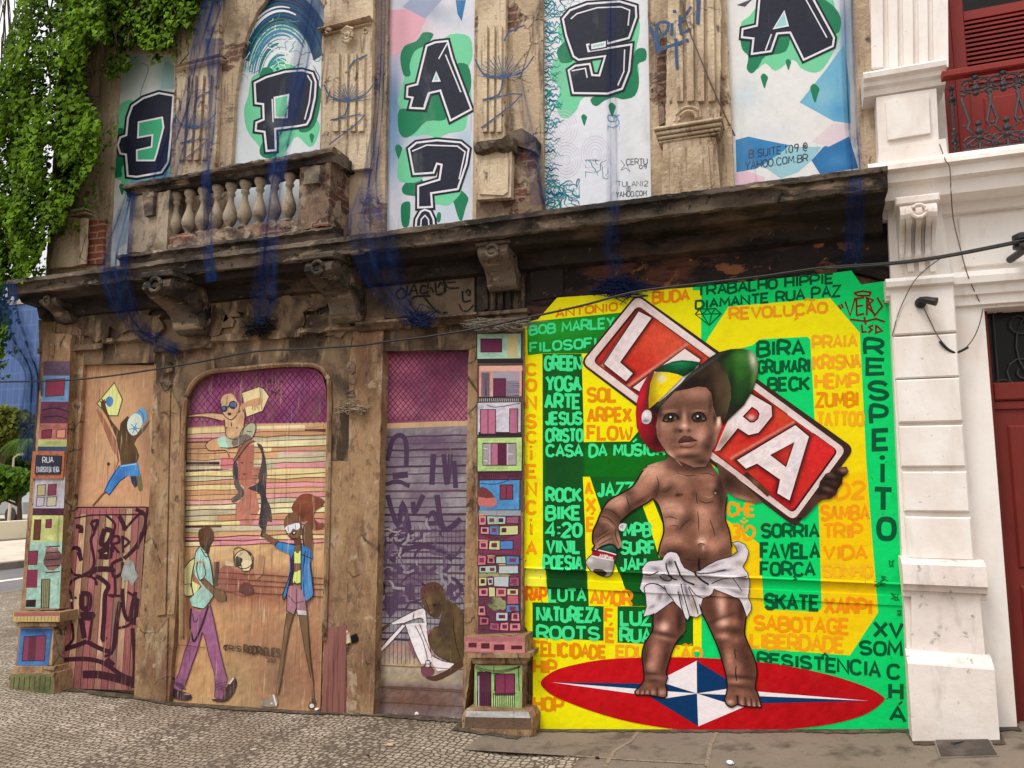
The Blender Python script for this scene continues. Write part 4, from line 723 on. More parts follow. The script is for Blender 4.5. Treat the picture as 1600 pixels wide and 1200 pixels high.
ch.shade(leg2, (96, 60, 42), [(1127, 945, 8, 18, -5, (186, 142, 120), .85), (1146, 950, 10, 22, 0, (112, 70, 50), .7), (1110, 952, 10, 20, -20, (84, 52, 36), .7), (1158, 955, 5, 20, 0, (58, 36, 26), .75), (1128, 966, 20, 3, -20, (56, 34, 24), .8), (1131, 973, 9, 6, -20, (190, 148, 124), .8), (1146, 972, 8, 6, 0, (146, 98, 72), .7), (1146, 986, 16, 5, 5, (66, 42, 30), .7), (1130, 994, 9, 5, 0, (176, 130, 106), .7), (1128, 1003, 12, 4, 10, (84, 54, 38), .6), (1150, 1000, 8, 6, 0, (140, 94, 72), .6), (1140, 1032, 8, 24, -6, (152, 106, 82), .8), (1166, 1030, 8, 26, -10, (74, 46, 34), .7), (1127, 1020, 4, 20, -14, (66, 42, 30), .6), (1152, 1046, 8, 12, 0, (146, 100, 78), .6), (1158, 1058, 22, 3, 5, (62, 38, 28), .8), (1150, 1065, 14, 4, 0, (150, 106, 82), .7), (1156, 1073, 20, 3, 6, (64, 40, 30), .7), (1160, 1084, 14, 8, 20, (130, 88, 66), .7), (1140, 1085, 6, 8, 0, (124, 82, 62), .7), (1141, 1097, 6, 4, 0, (170, 128, 108), .8), (1159, 1098, 3, 5, 0, (158, 116, 96), .8), (1170, 1099, 2.6, 5, 0, (150, 110, 90), .8), (1178, 1100, 2.4, 4.6, 0, (150, 110, 90), .8), (1186, 1101, 2.2, 4.4, 0, (152, 112, 92), .8), sl([(1152, 1088), (1153, 1101)], 1.8, (30, 18, 14), .9), sl([(1164, 1090), (1165.5, 1103)], 1.2, (46, 28, 22), .8), sl([(1173.5, 1092), (1174.5, 1104)], 1.1, (46, 28, 22), .8), sl([(1181.5, 1094), (1182.5, 1104)], 1.1, (46, 28, 22), .8)], 1.2)
ch.z(); ch.stroke(leg1[5:21], 2.0, (26, 17, 14), smooth=3); ch.stroke(leg1[20:] + leg1[:1], 2.2, (26, 17, 14), smooth=3); ch.stroke(leg2[5:24], 2.2, (26, 17, 14), smooth=3); ch.stroke(leg2[23:], 2.2, (26, 17, 14), smooth=3)
ch.stroke([(1149, 1014), (1148, 1020), (1150, 1030)], 1.6, DK, taper=1); ch.stroke([(1150, 1040), (1149.5, 1052), (1151, 1064)], 2, DK, taper=1)
for x, y in ((1141, 1096), (1160, 1101), (1171, 1102), (1179, 1103), (1187, 1103)): ch.ell(x, y, 3.2 if x < 1150 else 1.5, 1.3, (196, 160, 142), -15, 8)
# loin cloth
ch.z(); ch.at(980, 840, 6.667)
cl = [(160, 320), (200, 260), (240, 240), (370, 230), (390, 190), (420, 155), (460, 142), (520, 155), (550, 200), (565, 250), (600, 310), (690, 355), (760, 340), (850, 280), (950, 230), (1080, 195), (1150, 140), (1130, 90), (1100, 50), (1160, 33), (1230, 68), (1270, 140), (1250, 220), (1205, 300), (1255, 360), (1278, 450), (1275, 540), (1262, 620), (1295, 700), (1290, 760), (1245, 830), (1205, 730), (1165, 640), (1050, 592), (905, 535), (890, 580), (850, 612), (790, 632), (772, 700), (778, 795), (720, 832), (650, 815), (632, 862), (600, 830), (560, 745), (505, 690), (470, 665), (300, 790), (165, 825), (200, 720), (190, 600), (130, 530), (150, 450), (165, 380)]
GR = (74, 72, 84)
ch.gain = (1.42, 1.5, 1); ch.mot = .12; ch.shade(cl, (208, 202, 206), [(300, 320, 60, 26, 10, GR, .55), (450, 260, 40, 40, 0, (60, 58, 66), .8), (250, 420, 120, 22, 0, (120, 116, 112), .7), (400, 430, 60, 40, 0, (96, 90, 88), .7), (380, 530, 60, 26, 20, (110, 108, 116), .7), (340, 620, 26, 40, 20, (120, 118, 128), .7), (260, 720, 40, 16, -30, (120, 118, 124), .6), (430, 620, 40, 60, 30, (110, 106, 108), .6), (540, 400, 120, 40, 0, (140, 134, 130), .6), (620, 560, 20, 110, -15, GR, .75), (560, 620, 14, 80, -15, (70, 66, 70), .7), (690, 700, 40, 80, -8, (150, 134, 118), .75), (700, 500, 60, 20, 20, (120, 106, 92), .6), (800, 520, 50, 40, 30, GR, .6), (820, 400, 140, 20, 8, (104, 98, 98), .7), (1000, 340, 90, 14, -5, (84, 80, 88), .75), (900, 290, 90, 16, -20, (130, 126, 134), .6), (1140, 110, 60, 40, -30, (110, 108, 118), .7), (1120, 170, 60, 20, -30, (92, 88, 96), .6), (1170, 260, 60, 30, 0, (166, 150, 140), .7), (1000, 470, 200, 26, 10, (150, 146, 148), .6), (1200, 500, 60, 90, 0, (168, 160, 160), .6), (1220, 420, 60, 24, 0, (110, 100, 90), .7), (1130, 560, 90, 16, 20, (110, 106, 108), .6), (1260, 720, 20, 60, 10, (180, 168, 160), .5)], 1.3)
ch.z()
for pl, w in (([(410, 260), (420, 330), (470, 420), (520, 440)], 2.2), ([(500, 240), (540, 340), (590, 440), (700, 490)], 2.6), ([(340, 400), (380, 440), (440, 450), (460, 420), (400, 380), (350, 385)], 1.8), ([(700, 350), (760, 430), (850, 490)], 3), ([(560, 745), (505, 690), (470, 640), (410, 560), (390, 500)], 1.4), ([(600, 830), (560, 700), (530, 560)], 1.5), ([(650, 815), (600, 640), (560, 480)], 1.6), ([(740, 800), (700, 660), (640, 520)], 1.5), ([(190, 590), (180, 520), (230, 480), (330, 490), (400, 540)], 1.5), ([(170, 380), (240, 390), (330, 350)], 1.8), ([(790, 632), (720, 600), (640, 500)], 1.4), ([(780, 370), (900, 360), (1030, 330)], 1.6), ([(880, 480), (1000, 430), (1250, 400)], 1.4), ([(700, 355), (780, 375)], 1.6), ([(1165, 640), (1200, 700), (1245, 830)], 1.2), ([(1100, 420), (1200, 560)], 1.1)): ch.stroke(pl, w, (30, 27, 32), smooth=4)
ch.stroke(cl, 1.1, (44, 38, 40), closed=True)
# spray can
ch.gain = None; ch.z(); ch.at(900, 700, 5.714)
ch.shade([(150, 945), (185, 905), (365, 950), (350, 1000), (340, 1080), (310, 1140), (250, 1150), (150, 1100), (95, 1030), (110, 990)], (176, 168, 166), [(225, 1060, 110, 50, 14, (150, 144, 140), .8), (330, 1040, 20, 70, 0, (120, 116, 116), .7), (130, 1000, 30, 20, 0, (226, 222, 220), .8)], 1.6)
ch.shade([(190, 905), (230, 870), (300, 845), (350, 865), (372, 930), (365, 955), (270, 925)], (22, 78, 62), [(290, 880, 40, 20, 10, (60, 120, 100), .6), (340, 930, 30, 20, 0, (10, 40, 32), .7)], 1.6); ch.z()
ch.poly([(150, 922), (190, 903), (365, 950), (358, 1000), (335, 990), (240, 975), (150, 955)], (146, 16, 40)); ch.stroke([(142, 958), (240, 982), (335, 1000)], 1.8, (232, 224, 224)); ch.stroke([(178, 903), (270, 922), (366, 950)], 1.6, (230, 220, 218)); ch.z()
ch.at(0, 0, 1); ch.text('JASPAM', (937, 864, 869.5, 959, 869, 874.5), (240, 226, 226), .2)
ch.at(900, 700, 5.714); ch.poly([(160, 1090), (190, 1075), (250, 1085), (280, 1110), (250, 1145), (190, 1130)], (60, 50, 36), 3); ch.z(); ch.poly([(190, 1085), (240, 1090), (255, 1110), (225, 1130)], (214, 170, 20), 3); ch.stroke([(150, 945), (110, 985), (95, 1030), (150, 1100), (250, 1150), (310, 1140), (340, 1080), (355, 960)], 1.2, (40, 34, 34), smooth=3)
ch.poly([(388, 700), (405, 675), (445, 672), (455, 690), (430, 740), (395, 730)], (206, 206, 204), 3); ch.stroke([(400, 700), (430, 690)], 1.2, (90, 90, 90)); ch.stroke([(402, 712), (428, 708)], 1, (110, 110, 110))
# hand on the plate
ch.gain = (2.9, 1.38, .72); ch.mot = .16; ch.z(); ch.at(1080, 600, 5.714)
ch.shade([(1290, 770), (1320, 745), (1385, 738), (1405, 780), (1385, 810), (1350, 835), (1345, 890), (1310, 935), (1290, 990), (1240, 1025), (1170, 1032), (1120, 1070), (1010, 1195), (930, 1195), (1040, 1060), (1130, 950), (1150, 870), (1200, 800)], (84, 52, 38), [(1350, 772, 36, 16, 0, (150, 108, 88), .8), (1270, 825, 46, 20, 10, (156, 112, 92), .85), (1220, 875, 60, 20, 10, (150, 106, 88), .85), (1215, 935, 50, 22, 20, (160, 116, 96), .8), (1200, 1000, 30, 16, 0, (130, 90, 72), .7), sl([(1290, 790), (1350, 830)], 8, (34, 20, 16), .85), sl([(1190, 850), (1300, 850), (1330, 880)], 8, (36, 22, 18), .85), sl([(1150, 890), (1240, 905), (1300, 940)], 8, (36, 22, 18), .85), sl([(1140, 950), (1180, 970), (1240, 990)], 8, (36, 22, 18), .8), (1010, 1140, 60, 90, 40, (60, 36, 28), .7)], 1.3)
# ---- head: ear flap and cap
ch.gain = None; ch.z(); ch.at(980, 540, 6.667)
ch.shade([(280, 250), (200, 350), (140, 460), (105, 600), (95, 700), (105, 850), (150, 960), (230, 1070), (330, 1112), (420, 1090), (520, 1000), (420, 760), (330, 640), (300, 400)], (132, 16, 30), [(160, 520, 40, 130, 15, (206, 26, 48), .9), (130, 760, 30, 120, -5, (196, 22, 40), .8), (200, 900, 60, 80, -30, (150, 18, 32), .6), (290, 720, 60, 150, 0, (36, 14, 14), .9), (330, 1000, 90, 100, 0, (34, 14, 14), .9), (230, 500, 28, 160, 8, (70, 40, 28), .85), (262, 290, 24, 60, 10, (84, 52, 40), .8), (230, 1020, 40, 40, 40, (90, 14, 22), .6)], 1.5)
ch.z()
face = [(345, 650), (400, 560), (480, 480), (560, 470), (640, 455), (740, 430), (830, 440), (880, 500), (900, 640), (935, 745), (975, 735), (990, 850), (970, 900), (945, 960), (930, 1030), (890, 1090), (860, 1200), (820, 1260), (700, 1270), (500, 1180), (430, 1130), (400, 1092), (350, 1020), (312, 940), (303, 850), (320, 770), (330, 700)]
fb = [(640, 560, 200, 70, 0, (138, 98, 76), .75), (700, 510, 130, 44, 0, (152, 108, 84), .7), (430, 590, 70, 50, -40, (146, 104, 80), .7), (580, 560, 60, 50, 0, (128, 90, 66), .6), (760, 600, 100, 30, 0, (96, 66, 50), .5), sl([(395, 648), (470, 622), (550, 640)], 18, (72, 46, 35), .62), sl([(690, 645), (760, 628), (850, 640)], 18, (80, 54, 41), .55), (440, 690, 70, 20, -8, (150, 108, 84), .75), (750, 685, 80, 16, 0, (146, 104, 82), .75), (455, 745, 90, 46, 0, (60, 40, 32), .75), (750, 745, 84, 50, 0, (58, 38, 30), .75), (600, 750, 22, 70, 0, (160, 118, 96), .75), (545, 740, 22, 60, 10, (70, 46, 34), .6), (650, 780, 20, 70, 0, (84, 56, 42), .7), (600, 842, 46, 36, 0, (174, 132, 110), .8), (598, 834, 12, 9, 0, (206, 170, 150), .6), (560, 892, 30, 20, 10, (28, 16, 14), .95), (648, 890, 26, 18, -10, (28, 16, 14), .95), (605, 900, 30, 16, 0, (140, 96, 76), .7), (685, 870, 26, 34, 0, (130, 92, 72), .7), (505, 890, 40, 40, 0, (60, 40, 30), .75), (420, 860, 70, 60, 0, (132, 94, 72), .8), (380, 820, 30, 50, 0, (150, 110, 86), .6), (340, 920, 26, 90, 0, (96, 64, 48), .6), (420, 980, 70, 60, 20, (118, 80, 60), .7), (790, 900, 80, 60, 0, (150, 108, 88), .8), (760, 960, 60, 40, 0, (166, 122, 100), .7), (860, 820, 40, 90, 0, (104, 70, 54), .6), (870, 960, 50, 90, 15, (78, 50, 38), .8), (840, 1060, 60, 60, 0, (66, 42, 32), .85), (600, 925, 60, 14, 0, (134, 94, 74), .6), (500, 985, 40, 40, 0, (84, 56, 42), .6), (720, 985, 30, 24, 0, (120, 84, 66), .5), (590, 1062, 80, 18, 0, (62, 40, 30), .8), (600, 1105, 90, 34, 0, (156, 108, 84), .85), (480, 1060, 60, 50, 30, (104, 70, 52), .6), (640, 1160, 160, 34, -5, (58, 36, 28), .9), (460, 1150, 30, 60, -35, (176, 132, 112), .7), (560, 1200, 60, 30, 0, (126, 86, 66), .7), (780, 1210, 90, 40, 0, (52, 34, 26), .85), (955, 800, 20, 50, 5, (200, 172, 152), .85), (930, 850, 14, 36, 10, (150, 104, 82), .7), (915, 760, 20, 60, 0, (30, 18, 14), .8), (935, 930, 16, 60, 15, (140, 98, 78), .6), (875, 600, 26, 110, 5, (60, 40, 30), .7), (345, 700, 24, 60, 0, (40, 24, 20), .7)]
ch.gain = (2.9, 1.36, .72); ch.shade(face, (124, 86, 66), fb, 1.15); ch.gain = None
ch.z()
# brim, under-brim and hair
ch.shade([(240, 662), (400, 540), (560, 400), (620, 330), (700, 262), (860, 130), (950, 75), (1080, 42), (1200, 36), (1290, 56), (1345, 108), (1372, 200), (1362, 330), (1305, 480), (1220, 620), (1100, 735), (1000, 830), (975, 740), (935, 745), (900, 640), (880, 500), (830, 440), (740, 430), (640, 455), (560, 470), (480, 485), (400, 562), (345, 652), (325, 720), (300, 690)], (22, 22, 16), [(1180, 230, 150, 200, 10, (44, 104, 34), .95), (1200, 120, 90, 60, 0, (70, 130, 50), .7), (1312, 150, 34, 90, -10, (206, 214, 180), .8), (1330, 300, 26, 120, 10, (110, 150, 80), .6), (1090, 420, 40, 200, 0, (16, 30, 14), .85), (1180, 480, 70, 120, 25, (30, 70, 30), .7), (1050, 720, 60, 60, 40, (46, 36, 24), .8), sl([(330, 610), (560, 400), (860, 185), (1000, 90)], 4, (84, 88, 80), .5), (1000, 110, 90, 30, -30, (16, 18, 14), .8), (700, 430, 160, 80, 0, (26, 16, 14), .9)], 1.3)
ch.z()
ch.shade([(345, 645), (540, 440), (700, 310), (870, 190), (930, 152), (990, 205), (1050, 310), (1085, 450), (1085, 560), (1050, 690), (1000, 815), (978, 740), (938, 742), (905, 640), (885, 500), (840, 438), (740, 428), (640, 455), (560, 468), (480, 486), (420, 545)], (46, 32, 24), [(960, 420, 70, 160, -8, (84, 64, 44), .8), (1010, 620, 50, 100, 10, (74, 60, 40), .7), (930, 230, 50, 70, 0, (76, 60, 46), .7), (720, 390, 170, 70, -20, (26, 16, 14), .9), (890, 560, 26, 120, 0, (28, 18, 14), .9), (800, 300, 70, 50, -35, (58, 42, 32), .6), ('l', [(1060, 330), (1088, 480), (1070, 640)], 10, (100, 92, 60), .5)], 1.3)
ch.z()
ch.shade([(285, 292), (360, 278), (440, 284), (530, 303), (580, 328), (520, 395), (420, 495), (300, 605), (232, 662), (228, 560), (245, 400)], (250, 214, 0), [(360, 345, 36, 34, 0, (255, 250, 220), .85), (300, 560, 60, 30, -40, (200, 150, 0), .7), (500, 340, 50, 20, 0, (236, 190, 0), .6), ('l', [(285, 292), (245, 400), (228, 560), (232, 662)], 12, (120, 90, 30), .7)], 1.5)
ch.shade([(280, 262), (370, 212), (480, 170), (580, 156), (680, 164), (765, 178), (700, 258), (600, 325), (560, 312), (440, 278), (300, 274)], (10, 60, 34), [(580, 215, 120, 34, -5, (10, 116, 66), .85), (540, 190, 100, 14, -5, (40, 140, 90), .6), (680, 270, 60, 40, -30, (8, 26, 14), .8), (320, 258, 50, 20, -20, (30, 40, 30), .7)], 1.5)
ch.shade(catmull([(210, 672), (250, 690), (262, 745), (245, 800), (205, 820), (165, 800), (156, 745), (172, 695)], 3), (206, 198, 202), [(200, 720, 24, 26, 0, (246, 242, 244), .9), (200, 785, 34, 18, 0, (90, 84, 88), .8)], 1.1)
ch.z()
# eyes
for lid, sc_, iris, hl in (([(370, 792), (395, 738), (430, 712), (480, 708), (520, 722), (552, 762), (515, 775), (490, 792), (440, 802)], [(392, 786), (412, 748), (445, 730), (490, 732), (518, 758), (500, 782), (450, 792)], (458, 752, 34), (456, 746)), ([(672, 758), (695, 718), (740, 696), (790, 706), (828, 768), (790, 792), (740, 800), (695, 790)], [(692, 760), (712, 730), (748, 714), (788, 728), (815, 766), (780, 784), (720, 782)], (744, 748, 33), (738, 738))):
    ch.poly(lid, (50, 32, 25), 3); ch.z(); ch.stroke(lid[:6], 1.7, (16, 10, 9), smooth=3, taper=1); ch.shade(catmull(sc_, 3), (58, 46, 38), [(sc_[4][0] - 12, sc_[4][1] + 2, 13, 11, 0, (128, 116, 100), .8), (sc_[0][0] + 15, sc_[0][1] - 6, 11, 10, 0, (118, 106, 90), .8)], 1); ch.z(); ch.ell(*iris[:2], iris[2], iris[2], (36, 26, 18)); ch.z(); ch.ell(*iris[:2], iris[2] * .55, iris[2] * .55, (8, 6, 6)); ch.z(); ch.ell(*hl, 10, 10, (236, 232, 226), n=10); ch.z()
# lips
ch.shade(catmull([(535, 1002), (570, 958), (605, 940), (632, 950), (660, 944), (700, 972), (732, 990), (690, 1000), (650, 1006), (600, 1010), (560, 1018)], 3), (72, 40, 34), [(620, 965, 60, 14, 0, (104, 66, 54), .6)], 1)
ch.shade(catmull([(552, 1020), (600, 1010), (650, 1004), (728, 992), (712, 1030), (660, 1058), (600, 1056), (566, 1042)], 3), (150, 98, 82), [(610, 1020, 40, 10, 0, (196, 146, 130), .8), (640, 1052, 60, 10, 0, (110, 72, 60), .7)], 1)
ch.z(); ch.stroke([(535, 1003), (570, 1014), (600, 1008), (650, 1003), (732, 990)], .9, (30, 16, 14), smooth=3)
ch.stroke([(303, 850), (312, 940), (350, 1020), (400, 1092)], 1, (50, 32, 24), smooth=4)
o = ch.build('painted_child', M_MUR, muro, PROF); o['label'] = 'painted barefoot child in a cap and white loin cloth holding a spray can'
# ================================================================== paint on the left half of the ground floor
M_WASH = material('washed_mural_paint', vcol=True, layers=[(60, (1, 1, .05), '4a3024', .55, .70, .5), (3, (1, 1, .6), '8a7058', .50, .68, .4), (40, (1, 1, .08), 'e2cfae', .58, .72, .5), (80, (1, 1, .4), '2a1a14', .68, .76, .6)], rough=.75, bump=.7, bump_scale=40, bump_stretch=(1, 1, .05))
M_SHUT = material('roller_shutter_paint', vcol=True, layers=[(4, (1, 1, .4), '4a3a48', .50, .70, .35), (70, (1, 1, .5), '2a2028', .68, .76, .5), (30, (1, 1, .05), 'b0a090', .64, .76, .3)], rough=.6, bump=.25, bump_scale=40)
M_HOUSE = material('painted_house_blocks', vcol=True, layers=[(4, (1, 1, .6), '5a4632', .54, .72, .5), (60, (1, 1, .5), '2e241c', .64, .74, .6), (20, (1, 1, .1), '4a3828', .60, .74, .5)], rough=.75, bump=.5, bump_scale=40)
M_BOARD = material('painted_door_boards', vcol=True, layers=[(60, (1, 1, .03), '4a2c26', .55, .68, .6), (40, (1, 1, .05), 'd8b890', .60, .73, .5), (80, (1, 1, .4), '241612', .66, .75, .6)], rough=.8, bump=1.0, bump_scale=46, bump_stretch=(1, 1, .04))
INK = (62, 14, 36)
def wobble(x0, y0, x1, y1, rng, a=1.2, n=7): return [(x0 + (x1 - x0) * i / n, y0 + (y1 - y0) * i / n + rng.uniform(-a, a)) for i in range(n + 1)]
# ------------------------------------------------------------------ bay with the leaping man
part(MB().prism([(131, 569), (244, 571), (236, 792), (117, 792)], -.042, -.085), 'upper_door_panel', M_LOW)
a = Art(-.04); a.sat = .84; a.mul = 1.04; a.wm = 1.35
a.shade([(131, 569), (244, 571), (236, 792), (117, 792)], (206, 156, 106), [(124, 700, 12, 120, 4, (142, 70, 58), .8), (150, 620, 14, 60, 0, (176, 118, 78), .6), (232, 680, 14, 120, 0, (150, 104, 74), .7), (180, 760, 60, 26, 0, (206, 140, 100), .6), (190, 580, 60, 14, 0, (160, 112, 74), .7), (215, 590, 14, 60, 0, (190, 136, 94), .6)], 5)
a.z(); a.at(0, 560, 3.75)
a.poly([(590, 310), (680, 480), (700, 600), (650, 720), (690, 600), (670, 520)], (150, 92, 62)); a.stroke([(545, 865), (600, 800), (640, 765)], 2.5, (112, 70, 40))
a.poly([(565, 300), (600, 330), (650, 430), (690, 520), (670, 560), (620, 440)], (160, 98, 68), 3)
a.poly([(890, 330), (985, 250), (1000, 270), (975, 300), (910, 325)], (112, 84, 72), 3)
a.z(); a.poly([(670, 142), (718, 240), (690, 336), (640, 336), (568, 265)], (224, 228, 128)); a.z(); a.stroke([(670, 142), (718, 240), (690, 336), (640, 336), (568, 265)], 1.2, (70, 74, 30), closed=True); a.poly([(640, 222), (662, 236), (662, 262), (646, 284), (624, 270), (620, 240)], (56, 130, 200), 3)
a.z(); SK = (84, 58, 28)
a.poly([(590, 262), (600, 248), (612, 250), (626, 300), (650, 360), (702, 428), (716, 470), (690, 480), (662, 420), (630, 350), (598, 296)], SK, 3)
for f in ([(596, 262), (586, 250)], [(602, 256), (598, 238)], [(608, 258), (612, 240)], [(614, 264), (622, 248)]): a.stroke(f, 1.6, SK)
a.shade([(745, 338), (706, 380), (700, 430), (680, 470), (692, 520), (702, 570), (708, 632), (800, 618), (815, 570), (802, 530), (786, 500), (802, 470), (850, 420), (886, 362), (880, 356), (846, 396), (800, 440), (790, 370)], SK, [(740, 380, 30, 40, 0, (70, 44, 20), .7), (740, 560, 24, 60, 0, (104, 76, 40), .7), (790, 600, 20, 60, 0, (62, 40, 18), .6)], 2)
a.z(); a.poly([(775, 340), (800, 312), (835, 288), (858, 320), (858, 360), (830, 392), (812, 350)], (72, 158, 214), 3); a.poly([(790, 322), (822, 336), (834, 366), (826, 400), (800, 445), (770, 448), (746, 410), (752, 358)], (206, 222, 208), 3); a.z()
for th in range(6): a.stroke([(790, 410), (790 + 34 * math.cos(th), 410 + 34 * math.sin(th))], .9, (60, 130, 180))
a.ell(790, 410, 12, 12, (80, 150, 200)); a.stroke([(815, 304), (838, 330), (838, 372)], 1, (30, 90, 150), smooth=3)
a.shade([(700, 626), (808, 610), (818, 660), (820, 690), (770, 690), (742, 688), (700, 720), (664, 760), (640, 800), (612, 778), (632, 720), (664, 670)], (30, 128, 206), [(700, 690, 26, 50, 30, (20, 96, 176), .7), (790, 650, 20, 40, 0, (60, 156, 226), .6)], 2)
a.poly([(762, 690), (798, 690), (806, 744), (790, 758), (772, 730)], (40, 50, 84)); a.z(); a.poly([(800, 692), (822, 672), (834, 740), (832, 772), (812, 772)], (112, 104, 52), 3)
a.stroke([(700, 626), (640, 720), (612, 778), (640, 800), (700, 720), (742, 688)], 1, (14, 40, 90)); a.stroke([(708, 632), (800, 618)], 1.2, (160, 190, 220)); a.ell(635, 618, 9, 10, (60, 40, 28))
a.at(); rg = random.Random(2)
o = a.build('painted_panel', M_WASH, BLD); o['label'] = 'boarded door panel painted with a leaping man and a kite'
# lower door of boards
part(MB().prism([(115, 796), (228, 793), (221, 880), (209, 1079), (90, 1075), (96, 1020), (106, 920)], -.022, -.085), 'board_door', M_LOW)
a = Art(-.02); a.sat = .8; a.mul = 1.02; a.mot = .5; rg = random.Random(9)
n = 11; cols = [(170, 92, 94), (196, 166, 114), (140, 96, 72), (178, 96, 100), (150, 104, 78), (206, 178, 122), (164, 84, 88), (146, 106, 80), (190, 158, 112), (168, 90, 92), (148, 104, 80)]
for i in range(n):
    u0, u1 = i / n, (i + 1) / n; q = lambda u, t: (115 - 22 * t + (113 + 5 * t) * u * (1 - .0 * t), 797 - 3 * u + (278 + 6 * u) * t)
    c = cols[i]; a.shade([q(u0, 0), q(u1, 0), q(u1, .5), q(u1, 1), q(u0, 1), q(u0, .5)], c, [(*q(u0, .2), 6, 60, 0, tuple(int(v * rg.uniform(.7, 1.1)) for v in c), .7), (*q(u0, .95), 30, 50, 0, (150, 74, 76), .85), (*q(u0, .6), 6, 50, 0, tuple(int(v * rg.uniform(.75, 1.15)) for v in c), .7)], 4)
a.z()
for i in range(1, n):
    q0 = q(i / n, 0); q1 = q(i / n, 1); a.stroke(wobble(*q0, *q1, rg, .4), .9, (70, 36, 34))
a.at(80, 780, 3.87); a.poly([(165, 52), (572, 50), (572, 88), (165, 92)], (176, 92, 96)); a.z(); a.stroke([(165, 50), (572, 48)], 2, (48, 18, 30)); a.stroke([(132, 118), (240, 96), (560, 92)], 2.4, INK)
G = [([(150, 165), (180, 170), (180, 205)], 7), ([(120, 300), (165, 298), (180, 370)], 6), ([(160, 320), (178, 375)], 4), ([(112, 380), (115, 420), (140, 455), (180, 460)], 4), ([(240, 140), (260, 200), (240, 250), (260, 370), (240, 430), (190, 460)], 4.5), ([(240, 140), (280, 130), (262, 190)], 5), ([(325, 180), (370, 200), (340, 270), (300, 265), (325, 180)], 8), ([(330, 95), (385, 150), (375, 200)], 4), ([(410, 100), (440, 160), (440, 190)], 7), ([(440, 190), (520, 100), (560, 70)], 4), ([(510, 60), (570, 100), (560, 190), (510, 290), (440, 360)], 6), ([(285, 325), (345, 300), (350, 345), (290, 345)], 9), ([(280, 355), (370, 350)], 4), ([(360, 235), (375, 320)], 4), ([(360, 230), (405, 225), (410, 260), (375, 275), (410, 325)], 4), ([(430, 220), (436, 325)], 4), ([(430, 225), (470, 258), (440, 290)], 4), ([(230, 455), (270, 425), (360, 425), (370, 440)], 9), ([(105, 530), (130, 490), (200, 462), (260, 480), (275, 520)], 4), ([(100, 540), (120, 580), (130, 700)], 4), ([(270, 465), (300, 480), (345, 525), (325, 580), (320, 700), (310, 840), (330, 830)], 7), ([(430, 360), (370, 390), (370, 440), (385, 470), (430, 440), (430, 380)], 5), ([(385, 470), (385, 580), (350, 580), (420, 585)], 4), ([(430, 540), (440, 680), (470, 730), (490, 640), (510, 560)], 6), ([(460, 560), (520, 610), (500, 700), (470, 760), (400, 780)], 4), ([(180, 570), (230, 580), (225, 660), (185, 650), (185, 575)], 8), ([(175, 695), (250, 695), (235, 720), (180, 715)], 7), ([(180, 720), (200, 840)], 8), ([(250, 700), (230, 850)], 4), ([(70, 910), (130, 850), (125, 750)], 4), ([(75, 910), (150, 885), (215, 860)], 7), ([(215, 860), (270, 890), (350, 920), (380, 880), (390, 780), (415, 620)], 7), ([(320, 950), (365, 930), (385, 860)], 4), ([(80, 970), (200, 965), (290, 980), (350, 1010), (420, 1060), (490, 1090)], 7), ([(190, 1060), (280, 1060), (380, 1080), (480, 1110)], 12), ([(330, 970), (370, 1010)], 12), ([(490, 780), (505, 1000), (490, 1140)], 6), ([(520, 600), (505, 760)], 7), ([(545, 200), (520, 300)], 4)]
for i, (pl, w) in enumerate(G):
    if i % 6 == 0: a.z(1)
    a.stroke(pl, w, INK, smooth=4 if len(pl) > 2 else 0)
a.z(); a.shade(scrap(475, 440, 60, 14, random.Random(1), 1.5), (150, 142, 132), [(475, 440, 40, 60, 0, (150, 168, 166), .8)], 3)
for x, y in ((95, 628), (120, 612), (146, 596)): a.ell(x, y, 9, 8, (30, 22, 20) if x > 130 else (190, 190, 190), n=9)
o = a.build('painted_boards', M_BOARD, BLD); o['label'] = 'pink and cream boards of the lower door sprayed with black lettering'
# ------------------------------------------------------------------ arched bay
AP = [(290, 668), (291, 640), (296, 612), (306, 594), (322, 586), (345, 582), (385, 580), (430, 576), (470, 574), (493, 577), (504, 587), (509, 606), (511, 660)]
part(MB().prism(AP + [(511, 720), (506, 900), (500, 1135), (248, 1110), (264, 1000), (283, 850), (287, 720)], -.047, -.085), 'arched_panel', M_LOW)
a = Art(-.045); a.sat = .86; a.mul = 1.08; a.wm = 1.4; a.mot = .4; rg = random.Random(31)
a.shade(AP + [(511, 668), (480, 664), (400, 664), (345, 666), (292, 672)], (150, 58, 112), [(rg.uniform(295, 510), rg.uniform(580, 665), rg.uniform(10, 30), rg.uniform(8, 20), 0, rg.choice([(126, 40, 96), (176, 84, 134), (140, 70, 130), (110, 34, 84)]), .6) for _ in range(34)], 4)
a.shade([(511, 660), (511, 720), (507, 860), (500, 1120), (248, 1098), (264, 1000), (283, 850), (288, 720), (290, 668), (400, 662)], (206, 160, 104), [(380, 900, 140, 24, 4, (150, 84, 66), .9), (380, 930, 140, 20, 4, (146, 78, 62), .9), (330, 1000, 50, 60, 0, (196, 140, 84), .6), (440, 1060, 50, 60, 0, (132, 84, 66), .85), (300, 1060, 30, 60, 0, (182, 132, 82), .6), (365, 1060, 30, 50, 0, (160, 130, 84), .7), (410, 990, 60, 40, 0, (176, 112, 76), .7), (490, 1040, 24, 90, 0, (150, 90, 66), .8), (330, 860, 50, 18, 0, (230, 190, 130), .7), (440, 870, 60, 20, 0, (218, 170, 112), .7), (290, 960, 12, 60, 5, (150, 84, 64), .8)], 5)
a.z()
